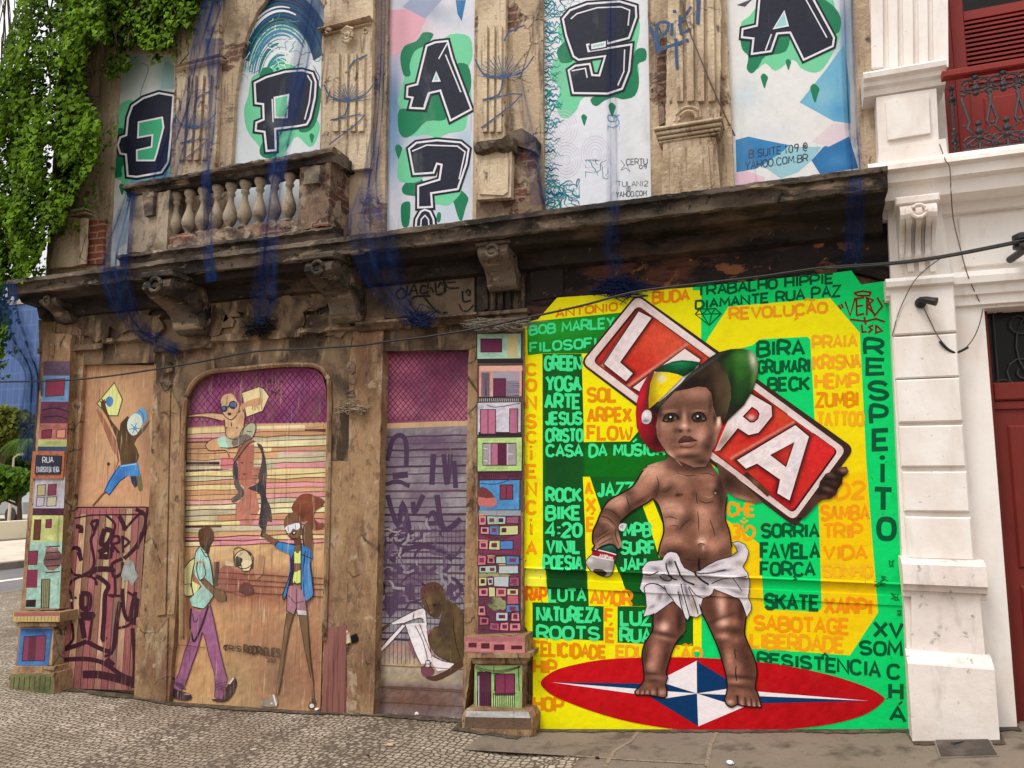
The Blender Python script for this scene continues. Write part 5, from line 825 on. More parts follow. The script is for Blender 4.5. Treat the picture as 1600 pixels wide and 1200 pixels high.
# wire net
def clipline(x0, y0, x1, y1, inside, n=26):
    run = []
    for i in range(n + 1):
        p = (x0 + (x1 - x0) * i / n, y0 + (y1 - y0) * i / n)
        if inside(*p): run.append(p)
        elif run: break
    return run
def in_arch(x, y):
    if y > 663 or x < 293 or x > 510: return False
    top = np.interp(x, [292, 297, 307, 323, 346, 386, 430, 470, 492, 503, 509, 511], [660, 614, 597, 589, 585, 583, 579, 577, 580, 590, 608, 660]); return y > top
NET = (84, 20, 72)
for k in range(44):
    for sx in (1, -1):
        x = 200 + k * 9.2 + rg.uniform(-1.5, 1.5); run = []
        for i in range(40):
            p = (x + sx * i * 1.9 - sx * 30, 570 + i * 2.4)
            if in_arch(*p): run.append(p)
        if len(run) > 2: a.stroke([run[0], run[len(run) // 2], run[-1]], .85, NET)
a.z()
# planks of the shack wall
tones = [(244, 222, 164), (226, 142, 152), (214, 162, 108), (204, 196, 150), (240, 212, 140), (232, 168, 160), (208, 150, 100), (198, 188, 152)]
y = 666.0; k = 0; ROWS = []
while y < 852:
    h = rg.uniform(6.6, 9.4); xl = np.interp(y, [666, 850], [291, 285]); xr = np.interp(y, [666, 850], [510, 506]); xs = [xl] + sorted(rg.uniform(xl + 40, xr - 40) for _ in range(rg.choice([0, 1, 1, 2]))) + [xr]
    if y > 850: break
    for i in range(len(xs) - 1):
        c = rg.choice(tones); w0, w1 = xs[i], xs[i + 1]; sl_ = -.028
        a.shade([(w0, y + sl_ * (w0 - 400)), (w1, y + sl_ * (w1 - 400)), (w1, y + h + sl_ * (w1 - 400)), (w0, y + h + sl_ * (w0 - 400))], c, [(rg.uniform(w0, w1), y + h * .7, 24, 4, 0, tuple(int(v * .82) for v in c), .7), (rg.uniform(w0, w1), y + h * .3, 30, 3, 0, tuple(int(v * 1.06) for v in c), .6)], 4)
    y += h; ROWS.append(y)
    if rg.random() < .13: a.poly([(xl + 2, y), (xl + 60, y - 1), (xl + 60, y + 3), (xl + 2, y + 4)], (62, 20, 42))
    k += 1
a.z(); y = 666.0; rg = random.Random(31)
rl = random.Random(77)
for y in ROWS: a.stroke(wobble(np.interp(y, [666, 850], [291, 285]), y + 3, np.interp(y, [666, 850], [510, 506]), y - 3, rl, 1.2), rl.uniform(.7, 1.3), (112, 52, 44))
a.at(280, 570, 6.667)
for q, c in (([(1310, 672), (1525, 668), (1525, 700), (1310, 690)], (70, 22, 50)), ([(70, 1012), (420, 1010), (420, 1040), (70, 1042)], (66, 20, 44)), ([(70, 1092), (400, 1086), (560, 1090), (70, 1120)], (66, 20, 44)), ([(1085, 890), (1440, 890), (1440, 912), (1090, 934)], (236, 160, 170)), ([(800, 800), (965, 795), (960, 900), (900, 905), (860, 840)], (236, 214, 150)), ([(430, 970), (560, 960), (590, 1080), (430, 1085)], (214, 116, 124)), ([(780, 640), (1310, 625), (1310, 660), (780, 668)], (244, 218, 168)), ([(610, 860), (780, 830), (775, 1010), (600, 1000)], (178, 98, 78))): a.poly(q, c)
a.z()
# large brown shadow figure
a.at(260, 740, 5.714); SHD = (186, 112, 90)
a.shade([(640, -60), (840, -60), (832, 10), (800, 80), (745, 112), (800, 160), (832, 320), (760, 470), (620, 410), (620, 280), (680, 220), (692, 120), (650, 80)], SHD, [(720, 0, 60, 50, 0, (192, 116, 88), .7), (700, 300, 60, 90, 0, (176, 110, 92), .6)], 5)
a.poly([(850, -40), (892, 0), (890, 200), (930, 300), (942, 430), (902, 430), (880, 560), (838, 560), (850, 500), (822, 450), (842, 300), (832, 180), (730, 132), (820, 80)], (50, 50, 58), 3); a.poly([(600, -60), (640, -40), (650, 80), (690, 150), (690, 200), (600, 262), (580, 222), (640, 170), (600, 90)], (96, 86, 80), 3)
a.at(280, 570, 6.667); a.poly([(560, 1040), (590, 990), (612, 1080), (612, 1180), (560, 1180)], (60, 56, 62), 2); a.poly([(808, 820), (862, 842), (880, 910), (902, 1000), (912, 1190), (822, 1190), (852, 1050), (862, 930)], (58, 54, 60), 3); a.poly([(600, 900), (780, 860), (770, 1190), (620, 1190)], (178, 100, 80)); a.z(); a.ell(655, 1020, 12, 8, (60, 34, 30)); a.ell(750, 1020, 10, 7, (70, 40, 34)); a.stroke([(665, 1135), (680, 1145), (700, 1130)], 1.2, (90, 46, 40)); a.z()
# leaping child with goggles
SKN = (222, 176, 126); LN = (72, 42, 32)
a.poly([(650, 292), (835, 228), (882, 252), (938, 330), (870, 480), (700, 545), (680, 480)], (238, 212, 148)); a.z(); a.stroke([(650, 292), (835, 228), (882, 252), (938, 330), (870, 480), (700, 545)], 1, LN, closed=True); a.stroke([(840, 230), (862, 470)], .7, LN)
for _ in range(36): x = rg.uniform(930, 1090); y = rg.uniform(150, 340); a.stroke([(x, y), (x + rg.uniform(-26, 26), y + rg.uniform(-24, 24))], rg.uniform(.5, 1.6), (58, 14, 42))
a.poly([(58, 540), (90, 525), (210, 508), (330, 500), (440, 508), (470, 560), (430, 580), (250, 540), (80, 548)], SKN, 3); a.poly([(640, 420), (720, 375), (845, 342), (866, 388), (830, 420), (760, 430), (700, 440), (640, 490)], (206, 150, 104), 3); a.z()
for f in ([(770, 420), (760, 470)], [(790, 424), (790, 474)], [(808, 420), (818, 458)]): a.stroke(f, 1.6, (196, 140, 98))
a.shade(catmull([(470, 560), (440, 520), (560, 540), (660, 480), (680, 560), (664, 700), (600, 775), (500, 755), (480, 680)], 3), SKN, [(500, 680, 24, 60, 0, (190, 136, 92), .6), (640, 560, 30, 60, 0, (184, 126, 86), .6)], 2.5); a.z()
a.shade(catmull([(434, 400), (440, 330), (520, 295), (600, 330), (622, 430), (600, 520), (545, 572), (480, 540), (440, 470)], 3), (226, 182, 134), [(590, 500, 30, 50, 20, (186, 124, 86), .7)], 2); a.poly([(428, 410), (426, 320), (480, 270), (560, 255), (620, 305), (644, 430), (604, 380), (560, 310), (520, 300), (450, 330)], (140, 60, 100), 3); a.z()
for cx, cy, r in ((470, 458, 34), (562, 418, 44)): a.ell(cx, cy, r, r, (40, 44, 84)); a.z(); a.ell(cx - 6, cy - 4, r * .6, r * .6, (84, 106, 166)); a.z()
a.stroke([(500, 442), (522, 430)], 1.6, (40, 44, 84)); a.ell(524, 512, 22, 16, (110, 40, 44)); a.ell(495, 655, 9, 9, (120, 70, 56)); a.ell(600, 655, 9, 9, (120, 70, 56))
a.poly([(270, 840), (320, 785), (400, 758), (425, 862), (505, 872), (525, 960), (510, 965), (480, 890), (400, 895), (320, 895)], (214, 158, 108), 2); a.poly([(690, 780), (740, 770), (780, 790), (700, 845), (625, 960), (575, 1005), (560, 995), (600, 940), (650, 850)], (150, 98, 74), 2); a.z()
a.poly([(400, 770), (482, 752), (512, 862), (425, 862)], (166, 222, 200), 2); a.poly([(485, 752), (612, 775), (668, 660), (755, 602), (800, 640), (770, 745), (690, 800), (560, 862), (510, 858)], (178, 184, 148), 2); a.z(); a.poly([(560, 770), (700, 720), (760, 770), (680, 800), (560, 850)], (120, 104, 104), 2)
for pl in ([(434, 400), (440, 470), (480, 540), (545, 572), (600, 520)], [(470, 570), (480, 680), (500, 755), (600, 775), (664, 700), (680, 560)], [(58, 540), (90, 525), (210, 508), (330, 500), (440, 508)], [(80, 548), (250, 540), (430, 580)], [(270, 840), (320, 785), (400, 758)], [(270, 840), (320, 895), (480, 890), (520, 962)], [(612, 775), (668, 660), (755, 602), (800, 640), (770, 745), (690, 800), (560, 862), (425, 862)], [(690, 780), (650, 850), (560, 1000)], [(780, 790), (700, 845), (590, 1000)], [(700, 690), (760, 700)], [(540, 600), (545, 640)]): a.stroke(pl, .9, LN, smooth=3)
# football and plant
a.at(260, 740, 5.714); a.z()
for pts, c in (([(600, 775), (630, 740), (680, 765), (670, 830), (610, 830)], (92, 78, 62)), ([(665, 800), (690, 770), (740, 770), (765, 800), (740, 870), (680, 870)], (214, 190, 140)), ([(530, 770), (600, 800), (600, 830), (520, 820)], (206, 186, 140)), ([(425, 790), (470, 785), (450, 1000), (425, 1000)], (72, 58, 54)), ([(820, 720), (880, 740), (860, 900), (800, 950), (780, 840)], (176, 126, 86))): a.poly(pts, c)
a.shade([(470, 860), (520, 815), (600, 850), (690, 900), (740, 960), (700, 1100), (470, 1020)], (158, 90, 76), [(600, 950, 90, 60, 0, (146, 78, 66), .7)], 6)
a.ell(690, 765, 84, 84, (204, 184, 142)); a.z(); a.poly([(600, 775), (630, 735), (680, 760), (672, 828), (612, 830)], (66, 58, 52)); a.poly([(668, 800), (694, 772), (738, 772), (762, 800), (738, 866), (684, 868)], (222, 204, 160)); a.poly([(735, 690), (765, 720), (755, 740), (730, 720)], (66, 58, 52)); a.poly([(690, 690), (672, 722), (640, 735)], (150, 130, 100)); a.z(); a.stroke([(690 + 84 * math.cos(k * .33), 765 + 84 * math.sin(k * .33)) for k in range(20)], 1.0, (64, 52, 42)); a.stroke([(600, 680), (640, 658), (700, 680), (750, 730), (770, 800), (765, 850)], 1.1, (70, 58, 46), smooth=3); a.stroke([(600, 690), (600, 775), (665, 800), (680, 870), (740, 870), (770, 800)], .9, (74, 60, 46))
for an in range(9): a.stroke([(710, 1080), (710 + 70 * math.cos(3.4 + an * .36), 1060 + 90 * math.sin(3.4 + an * .36))], 4, (104, 62, 52), taper=1)
for yy in (885, 940, 985, 1050): a.stroke(wobble(440, yy - 4, 1400, yy + 50, rg, 3), .9, (96, 44, 40))
a.z()
# walking man
a.shade([(290, 590), (284, 530), (300, 495), (345, 480), (402, 488), (424, 560), (404, 625), (352, 672), (304, 650)], (84, 52, 32), [(330, 520, 40, 40, 0, (104, 66, 40), .6), (400, 570, 20, 50, 0, (52, 32, 22), .7)], 2, 3)
a.poly([(310, 630), (390, 640), (375, 720), (310, 700)], (70, 44, 28)); a.z()
a.shade([(265, 690), (300, 650), (340, 690), (368, 722), (392, 800), (415, 950), (418, 1090), (335, 1205), (230, 1185), (208, 1120), (320, 1010), (252, 900), (250, 760)], (150, 204, 194), [(300, 860, 20, 100, 0, (176, 222, 210), .7), (390, 1000, 26, 70, 0, (112, 186, 186), .6), (280, 700, 20, 30, 0, (206, 232, 220), .6), (300, 1120, 60, 30, -30, (170, 214, 186), .6)], 2.5); a.z()
a.poly([(150, 860), (200, 790), (250, 765), (262, 810), (246, 870), (232, 960), (300, 1000), (246, 1080), (172, 1090), (126, 1000), (150, 920)], (220, 216, 140), 2); a.poly([(262, 790), (300, 775), (345, 790), (350, 840), (330, 800), (280, 800), (262, 830)], (190, 150, 110)); a.poly([(300, 955), (345, 940), (392, 990), (430, 1022), (520, 1060), (535, 1130), (460, 1140), (420, 1088), (350, 1020)], (112, 80, 48), 2); a.z()
for pl, w in (([(150, 860), (132, 985), (170, 1090), (246, 1082)], 1), ([(150, 860), (200, 790), (255, 750)], 1), ([(340, 700), (368, 722), (392, 800), (415, 950), (418, 1090), (335, 1205), (230, 1185)], 1), ([(300, 650), (262, 700), (250, 800)], 1), ([(330, 800), (350, 900), (300, 955), (270, 860), (280, 790)], 1), ([(300, 955), (345, 940), (430, 1022), (520, 1060), (530, 1140)], 1), ([(250, 800), (222, 960), (240, 1080)], 1.3), ([(310, 670), (350, 740), (372, 735)], 1), ([(160, 990), (215, 985), (210, 1010)], .9)): a.stroke(pl, w, (44, 34, 30), smooth=3)
a.at(260, 920, 5.714)
a.shade([(218, 170), (300, 205), (385, 120), (412, 240), (432, 320), (470, 520), (512, 700), (542, 800), (500, 985), (430, 970), (432, 780), (380, 600), (340, 430), (318, 390), (270, 560), (222, 690), (165, 860), (130, 910), (58, 885), (60, 830), (112, 750), (162, 560), (212, 420)], (152, 88, 130), [(250, 300, 30, 120, 0, (172, 106, 144), .6), (400, 400, 30, 160, 10, (166, 100, 140), .6), (300, 330, 20, 120, 10, (112, 58, 96), .7), (130, 830, 70, 50, 0, (120, 70, 104), .7), (480, 870, 60, 80, 0, (124, 72, 104), .7)], 3); a.z()
a.poly([(42, 905), (62, 862), (130, 912), (212, 938), (222, 985), (150, 1000), (60, 975)], (62, 38, 48), 2); a.poly([(400, 985), (480, 975), (540, 872), (600, 788), (628, 835), (606, 920), (545, 1000), (450, 1010)], (58, 34, 46), 2); a.z(); a.stroke([(560, 850), (600, 795)], 1.8, (226, 214, 208)); a.stroke([(160, 940), (208, 942)], 1.2, (180, 160, 150))
a.stroke([(222, 175), (212, 320), (236, 456), (262, 450), (320, 320), (374, 150)], 2.2, (52, 26, 44), smooth=4); a.stroke([(235, 220), (245, 290), (270, 290), (290, 230)], .9, (60, 30, 52), smooth=4)
for k in range(7): a.stroke([(430 + 12 * k, 860 + 22 * (k % 3)), (540 - 4 * k, 830 + 20 * k)], .8, (90, 46, 76)); a.stroke([(60 + 8 * k, 830 + 10 * k), (140 + 6 * k, 850 + 8 * k)], .8, (90, 46, 76))
for pl in ([(218, 170), (212, 420), (162, 560), (112, 750), (60, 830)], [(385, 120), (432, 320), (470, 520), (512, 700), (542, 800)], [(318, 390), (270, 560), (222, 690), (165, 860)], [(318, 390), (340, 430), (380, 600), (432, 780), (430, 970)]): a.stroke(pl, .8, (84, 40, 66), smooth=3)
a.z()
# woman with a hair puff
a.at(260, 740, 5.714); BRN = (112, 76, 46)
a.shade([(1116, 310), (1150, 240), (1200, 190), (1265, 178), (1340, 205), (1404, 235), (1392, 285), (1330, 330), (1310, 385), (1360, 440), (1400, 440), (1400, 480), (1310, 500), (1262, 420), (1205, 425), (1150, 360)], (126, 62, 36), [(1230, 250, 70, 50, 0, (150, 78, 44), .6), (1220, 370, 50, 50, 0, (96, 44, 28), .7), (1330, 470, 40, 20, 0, (110, 52, 32), .6)], 3, 3); a.z()
a.poly([(1230, 455), (1262, 430), (1285, 450), (1302, 560), (1302, 690), (1230, 650), (1215, 545)], BRN, 2); a.poly([(1140, 570), (1195, 560), (1205, 640), (1160, 700), (1140, 650)], (96, 62, 38)); a.poly([(858, 545), (880, 530), (1005, 600), (985, 655), (880, 585)], BRN); a.z()
a.shade([(1060, 500), (1048, 430), (1085, 362), (1150, 348), (1198, 420), (1205, 510), (1172, 575), (1125, 582), (1085, 545)], (120, 80, 50), [(1180, 480, 30, 80, 0, (84, 52, 34), .7)], 2, 3); a.z(); a.poly([(1062, 478), (1110, 455), (1182, 440), (1192, 482), (1160, 505), (1130, 490), (1105, 530), (1066, 520)], (222, 222, 228), 2); a.stroke([(1085, 470), (1090, 520)], 1.2, (130, 140, 170)); a.stroke([(1150, 450), (1155, 500)], 1.2, (150, 160, 190)); a.z(); a.ell(1138, 530, 22, 15, (44, 20, 20), -15); a.z(); a.ell(1140, 528, 12, 6, (224, 214, 206), -15)
a.poly([(1130, 700), (1205, 690), (1200, 985), (1132, 975), (1120, 860)], (204, 222, 96)); a.z(); a.poly([(1128, 800), (1200, 800), (1198, 860), (1150, 880), (1130, 860)], (128, 88, 50)); a.poly([(1145, 640), (1200, 640), (1180, 710), (1160, 710)], (120, 80, 50))
a.poly([(1118, 690), (1140, 700), (1145, 860), (1120, 1000), (1085, 1085), (1060, 1110), (1100, 860)], (70, 34, 70)); a.z()
BLU = (28, 126, 198)
a.shade([(968, 655), (1000, 610), (1080, 625), (1150, 640), (1140, 690), (1112, 760), (1110, 870), (1085, 1000), (1062, 1112), (1040, 1080), (1080, 960), (1100, 850), (1100, 712), (1040, 695)], BLU, [(1080, 660, 40, 20, 0, (60, 156, 220), .7)], 2.5); a.shade([(1205, 620), (1240, 650), (1302, 690), (1300, 760), (1282, 790), (1300, 960), (1308, 1092), (1215, 1164), (1202, 900)], BLU, [(1260, 1000, 30, 120, 0, (36, 146, 220), .6), (1280, 720, 30, 40, 0, (24, 60, 130), .8), (1230, 800, 16, 120, 0, (20, 96, 170), .6)], 2.5); a.z()
for pl in ([(968, 655), (1000, 610), (1150, 640)], [(1100, 712), (1110, 870), (1040, 1080), (1062, 1112), (1130, 860)], [(1205, 620), (1202, 900), (1215, 1164), (1308, 1092), (1300, 960), (1282, 790)], [(1240, 690), (1220, 900), (1230, 1100)], [(1205, 720), (1300, 760)], [(1140, 960), (1160, 985), (1200, 975)], [(1062, 500), (1085, 548), (1125, 582), (1172, 575)], [(1230, 455), (1215, 545), (1230, 650)]): a.stroke(pl, 1, (24, 24, 44), smooth=3)
a.at(260, 920, 5.714)
a.poly([(1082, -20), (1120, -30), (1200, 0), (1240, 100), (1255, 230), (1175, 235), (1160, 170), (1140, 230), (1070, 195)], (166, 112, 132)); a.poly([(1075, 215), (1132, 232), (1095, 360), (1060, 540), (1000, 940), (972, 950), (985, 860), (1030, 560), (1056, 330)], (108, 80, 42)); a.poly([(1182, 238), (1256, 240), (1262, 380), (1282, 600), (1312, 860), (1322, 985), (1298, 985), (1290, 800), (1240, 560), (1208, 400)], (108, 80, 42)); a.z()
a.poly([(1072, 165), (1140, 190), (1138, 230), (1070, 198)], (214, 206, 212)); a.poly([(1162, 190), (1254, 196), (1256, 238), (1172, 232)], (214, 206, 212)); a.stroke([(1160, 0), (1162, 180)], .9, (70, 30, 50)); a.stroke([(1090, 60), (1150, 130), (1230, 110)], .8, (70, 30, 50)); a.stroke([(1082, -20), (1070, 195), (1138, 232), (1160, 170), (1172, 234), (1256, 240), (1240, 100)], .9, (56, 26, 42))
for pl in ([(1075, 215), (1056, 330), (1030, 560), (985, 860)], [(1132, 232), (1095, 360), (1000, 940)], [(1182, 238), (1240, 560), (1290, 800)], [(1256, 240), (1282, 600), (1312, 860)]): a.stroke(pl, .8, (50, 34, 22))
a.poly([(845, 1000), (905, 985), (950, 940), (985, 975), (985, 1050), (840, 1045)], (150, 134, 118), 2); a.z(); a.stroke([(850, 1010), (860, 1040)], 2, (220, 214, 206)); a.stroke([(930, 985), (940, 1030)], 2, (214, 206, 198)); a.stroke([(955, 945), (980, 1040)], 1.8, (226, 218, 210)); a.poly([(1268, 1040), (1295, 985), (1325, 985), (1332, 1030), (1310, 1072), (1275, 1072)], (70, 52, 46), 2); a.z(); a.ell(1298, 1045, 20, 20, (226, 220, 214))
# signature and year
a.z(); a.at(); a.wm = 1.0; a.text('CRIS', (349, 1007, 1016, 377, 1009, 1019), (16, 12, 14), .17); a.text('RODRIGUES', (380, 1007, 1021, 438, 1013, 1028), (16, 12, 14), .16); a.text('2010', (417, 1028, 1035, 431, 1029, 1036), (26, 20, 20), .16); a.stroke([(349, 1012), (356, 1007), (352, 1014)], 1.6, (16, 12, 14))
rl = random.Random(12)
for yy, dx in ((1012, 0), (1022, 230)): a.stroke(wobble(266 + dx, yy - 6 + dx * .08, 320 + dx, yy + dx * .1, rl, .5), .8, (96, 60, 44))
o = a.build('painted_scene', M_WASH, BLD); o['label'] = 'arched panel painted with a walking man, a woman and a leaping child'
# ------------------------------------------------------------------ roller shutter bay
part(MB().prism([(598, 550), (734, 547), (727, 1128), (576, 1120), (590, 760)], -.067, -.10), 'shutter_back', M_LOW)
# slats
a = Art(-.065); a.sat = .8; a.mul = 1.15; a.wm = 1.25; a.mot = .5; rg = random.Random(6)
a.shade([(599, 549), (733, 546), (732, 658), (596, 662)], (142, 52, 92), [(rg.uniform(598, 732), rg.uniform(548, 660), rg.uniform(10, 26), rg.uniform(10, 24), 0, rg.choice([(118, 36, 78), (172, 80, 112), (188, 96, 124), (104, 30, 70)]), .65) for _ in range(30)], 4)
a.poly([(596, 662), (732, 657), (731, 665), (596, 670)], (204, 158, 104))
SB = [(rg.uniform(590, 732), rg.uniform(680, 960), rg.uniform(10, 40), rg.uniform(6, 26), 0, rg.choice([(96, 66, 96), (134, 130, 136), (84, 54, 84), (150, 146, 146), (110, 92, 112)]), .6) for _ in range(50)]
a.shade([(596, 670), (731, 665), (729, 880), (727, 1126), (577, 1118), (586, 960), (592, 800)], (138, 128, 136), SB + [(660, 690, 90, 12, 0, (86, 56, 88), .8), (650, 970, 70, 10, 0, (140, 140, 150), .7), (640, 1015, 90, 12, 2, (160, 120, 100), .95), (650, 1040, 100, 12, 2, (178, 150, 104), .95), (650, 1060, 100, 8, 2, (176, 156, 110), .9), (650, 1095, 110, 26, 3, (112, 74, 52), 1), (650, 1078, 110, 6, 3, (116, 78, 56), .9)], 4)
a.z()
for k in range(34):
    for sx in (1, -1):
        x = 540 + k * 8.2 + rg.uniform(-1, 1); run = [(x + sx * (i * 2.0 - 50), 545 + i * 2.4) for i in range(50)]
        run = [p for p in run if 598 < p[0] < 732 and 548 < p[1] < 660]
        if len(run) > 3: a.stroke([run[0], run[len(run) // 2], run[-1]], .8, (78, 18, 56))
y = 682.0
while y < 1000:
    a.stroke(wobble(np.interp(y, [670, 1100], [596, 580]), y + 1, np.interp(y, [670, 1100], [731, 727]), y - 1 + (y - 750) * .02, rg, .6), rg.uniform(1, 3.2), rg.choice([(80, 46, 78), (70, 40, 64), (92, 58, 84)])); y += rg.uniform(9, 15)
a.z()
DP = (70, 44, 76); a.at(400, 560, 3.75)
for pl, w in (([(770, 600), (800, 480), (850, 450), (880, 500), (880, 640)], 6), ([(800, 690), (890, 680)], 8), ([(760, 740), (830, 720), (900, 750)], 5), ([(770, 800), (830, 980), (860, 850), (900, 1000)], 6), ([(920, 840), (930, 900), (980, 800)], 6), ([(1000, 940), (1040, 900), (1070, 960), (1010, 970)], 5), ([(1040, 560), (1030, 740)], 7), ([(1100, 560), (1120, 740), (1140, 560)], 6), ([(1160, 600), (1170, 760)], 6), ([(1060, 800), (1100, 1000), (1200, 940)], 7), ([(780, 1050), (840, 1000), (910, 1020), (830, 1050)], 5), ([(790, 1190), (900, 1110), (1050, 1110), (1150, 1180)], 6), ([(880, 1060), (840, 1100), (850, 1130)], 4)): a.stroke(pl, w, DP, smooth=4)
a.at(570, 880, 5.714)
for pl, w in (([(250, 20), (180, 60), (240, 100), (330, 60), (260, 20)], 5), ([(380, 90), (440, 20), (470, 90)], 5), ([(520, 20), (560, 80), (640, 30)], 5), ([(700, 80), (760, 20), (720, 60)], 5), ([(850, 60), (880, 10)], 4), ([(300, 180), (290, 320), (360, 330)], 10), ([(400, 180), (420, 330), (380, 200)], 8), ([(780, 180), (750, 260), (830, 200)], 6), ([(850, 180), (865, 260)], 6), ([(200, 300), (230, 420), (280, 300)], 12), ([(760, 310), (830, 280), (780, 330)], 6), ([(120, 430), (110, 390)], 4)): a.stroke(pl, w, (82, 56, 88), smooth=4)
rs = random.Random(40)
for _ in range(46):
    x, y = rs.uniform(90, 860), rs.uniform(-260, 420); pts = [(x, y)]; an = rs.uniform(0, 6.28)
    for k in range(5): an += rs.uniform(-1.3, 1.3); pts.append((min(885, max(90, pts[-1][0] + rs.uniform(30, 70) * math.cos(an))), pts[-1][1] + rs.uniform(30, 70) * math.sin(an)))
    a.stroke(pts, rs.uniform(1.2, 5), rs.choice([(84, 56, 90), (74, 46, 78), (98, 74, 104), (140, 132, 140), (152, 146, 150)]), smooth=3, taper=1)
a.z()
for x in range(110, 890, 37): a.stroke([(x, -330), (x - 4, 900)], .55, (66, 46, 62))
a.ell(155, 205, 30, 36, (20, 14, 16)); a.z()
# seated man in white trousers
MAN = (84, 62, 26)
a.poly([(112, 600), (205, 540), (232, 555), (125, 632)], (88, 58, 32)); a.poly([(65, 690), (85, 690), (92, 800), (125, 815), (95, 862), (65, 850)], (56, 34, 28), 2); a.poly([(640, 560), (560, 700), (440, 860), (380, 700)], (130, 84, 96)); a.z()
WT = (226, 212, 216)
a.shade([(735, 320), (820, 375), (885, 445), (884, 870), (800, 895), (650, 825), (580, 725), (568, 640), (620, 570), (662, 560), (680, 470)], MAN, [(650, 660, 60, 60, 0, (112, 86, 40), .6), (700, 620, 50, 90, 0, (52, 34, 16), .7), (820, 500, 24, 120, 0, (112, 84, 40), .6), (760, 480, 30, 120, 0, (60, 40, 18), .6), (700, 800, 80, 40, 0, (106, 80, 36), .6)], 2.5)
a.shade(catmull([(500, 280), (505, 220), (560, 178), (640, 170), (700, 220), (722, 320), (704, 400), (655, 485), (590, 475), (540, 415), (505, 330)], 3), (86, 62, 28), [(540, 240, 40, 50, 0, (104, 46, 52), .8), (640, 220, 60, 40, 0, (80, 40, 36), .7), (650, 400, 40, 60, 0, (46, 30, 16), .8), (570, 330, 30, 40, 0, (128, 98, 44), .6), (610, 470, 30, 14, 0, (40, 26, 16), .7)], 2); a.z()
a.shade([(232, 535), (300, 495), (410, 440), (512, 400), (542, 425), (556, 500), (552, 560), (520, 500), (480, 490), (360, 530), (250, 546)], WT, [(480, 440, 40, 20, -20, (196, 172, 180), .5)], 2.5); a.shade([(358, 545), (440, 535), (545, 535), (562, 680), (585, 790), (602, 880), (500, 902), (440, 775), (390, 650)], WT, [(500, 560, 50, 20, 0, (190, 160, 172), .5), (560, 800, 20, 60, 0, (200, 182, 188), .6)], 2.5); a.poly([(335, 545), (362, 562), (250, 690), (140, 800), (120, 788), (200, 690)], WT); a.poly([(600, 825), (690, 870), (800, 892), (760, 950), (650, 962), (604, 900)], WT); a.z()
a.poly([(500, 935), (540, 905), (545, 870), (580, 870), (586, 920), (622, 960), (604, 1000), (520, 1010)], (120, 56, 78), 2); a.poly([(884, 868), (875, 925), (690, 1035), (600, 1050), (535, 1015), (620, 1005), (740, 950), (800, 898)], (80, 48, 30), 2); a.z(); a.poly([(545, 872), (578, 872), (580, 920), (545, 930)], (206, 190, 196)); a.z()
for pl in ([(232, 535), (410, 440), (512, 400), (542, 425), (556, 560)], [(360, 530), (480, 490), (520, 500)], [(358, 545), (440, 775), (500, 902)], [(450, 560), (520, 700), (560, 860)], [(490, 545), (540, 680), (590, 800)], [(335, 545), (200, 690), (120, 788)], [(362, 562), (250, 690), (140, 800)], [(600, 825), (690, 870), (800, 892)], [(884, 445), (884, 870)], [(790, 500), (800, 650), (850, 850)], [(568, 640), (580, 725), (650, 825), (800, 895)], [(600, 360), (640, 370)], [(545, 900), (580, 900)], [(500, 935), (540, 905), (545, 870), (580, 870), (586, 920), (622, 960)], [(430, 500), (440, 440)], [(540, 330), (560, 380), (575, 440)]): a.stroke(pl, .9, (44, 24, 26), smooth=3)
a.stroke([(510, 182), (540, 196)], 2, (40, 24, 20)); a.ell(622, 378, 14, 7, (30, 20, 14)); a.ell(590, 440, 8, 6, (150, 120, 70))
for _ in range(60): an = rg.uniform(2.6, 6.0); r = rg.uniform(60, 110); a.ell(610 + r * math.cos(an), 280 + r * math.sin(an) * .95, 4, 4, rg.choice([(130, 50, 70), (50, 28, 24)]), n=6)
a.at()
for yy in (1042, 1075, 1078, 1100): a.stroke(wobble(579, yy - 4, 727, yy + 4, rg, .8), .8, (96, 66, 46))
o = a.build('painted_shutter', M_SHUT, BLD); o['label'] = 'roller shutter painted with a seated man in white trousers'
# ------------------------------------------------------------------ favela houses on the two pilasters
PL = (112, 32, 76); OUT = (54, 30, 36)
def outline(a, pts, w=1.0): a.stroke(pts, w, OUT, closed=True)
a = Art(.063); a.sat = .84; a.mul = .92; a.wm = 1.5; a.mot = .4; a.at(730, 500, 4.0); rg = random.Random(8)
a.rect(62, 60, 350, 1200, (96, 74, 66)); a.z()
for q, c in (((60, 85, 340, 245), (160, 208, 178)), ((70, 285, 345, 482), (232, 158, 140)), ((62, 515, 338, 720), (214, 206, 222)), ((62, 735, 345, 948), (178, 214, 116)), ((72, 955, 340, 1000), (110, 40, 70)), ((75, 985, 330, 1190), (62, 148, 214))):
    a.shade([(q[0], q[1]), (q[2], q[1] - 4), (q[2] - 2, q[3] - 3), (q[0], q[3])], c, [(rg.uniform(q[0], q[2]), rg.uniform(q[1], q[3]), 50, 40, 0, tuple(int(v * .86) for v in c), .6) for _ in range(4)], 3); outline(a, [(q[0], q[1]), (q[2], q[1] - 4), (q[2] - 2, q[3] - 3), (q[0], q[3])])
a.z()
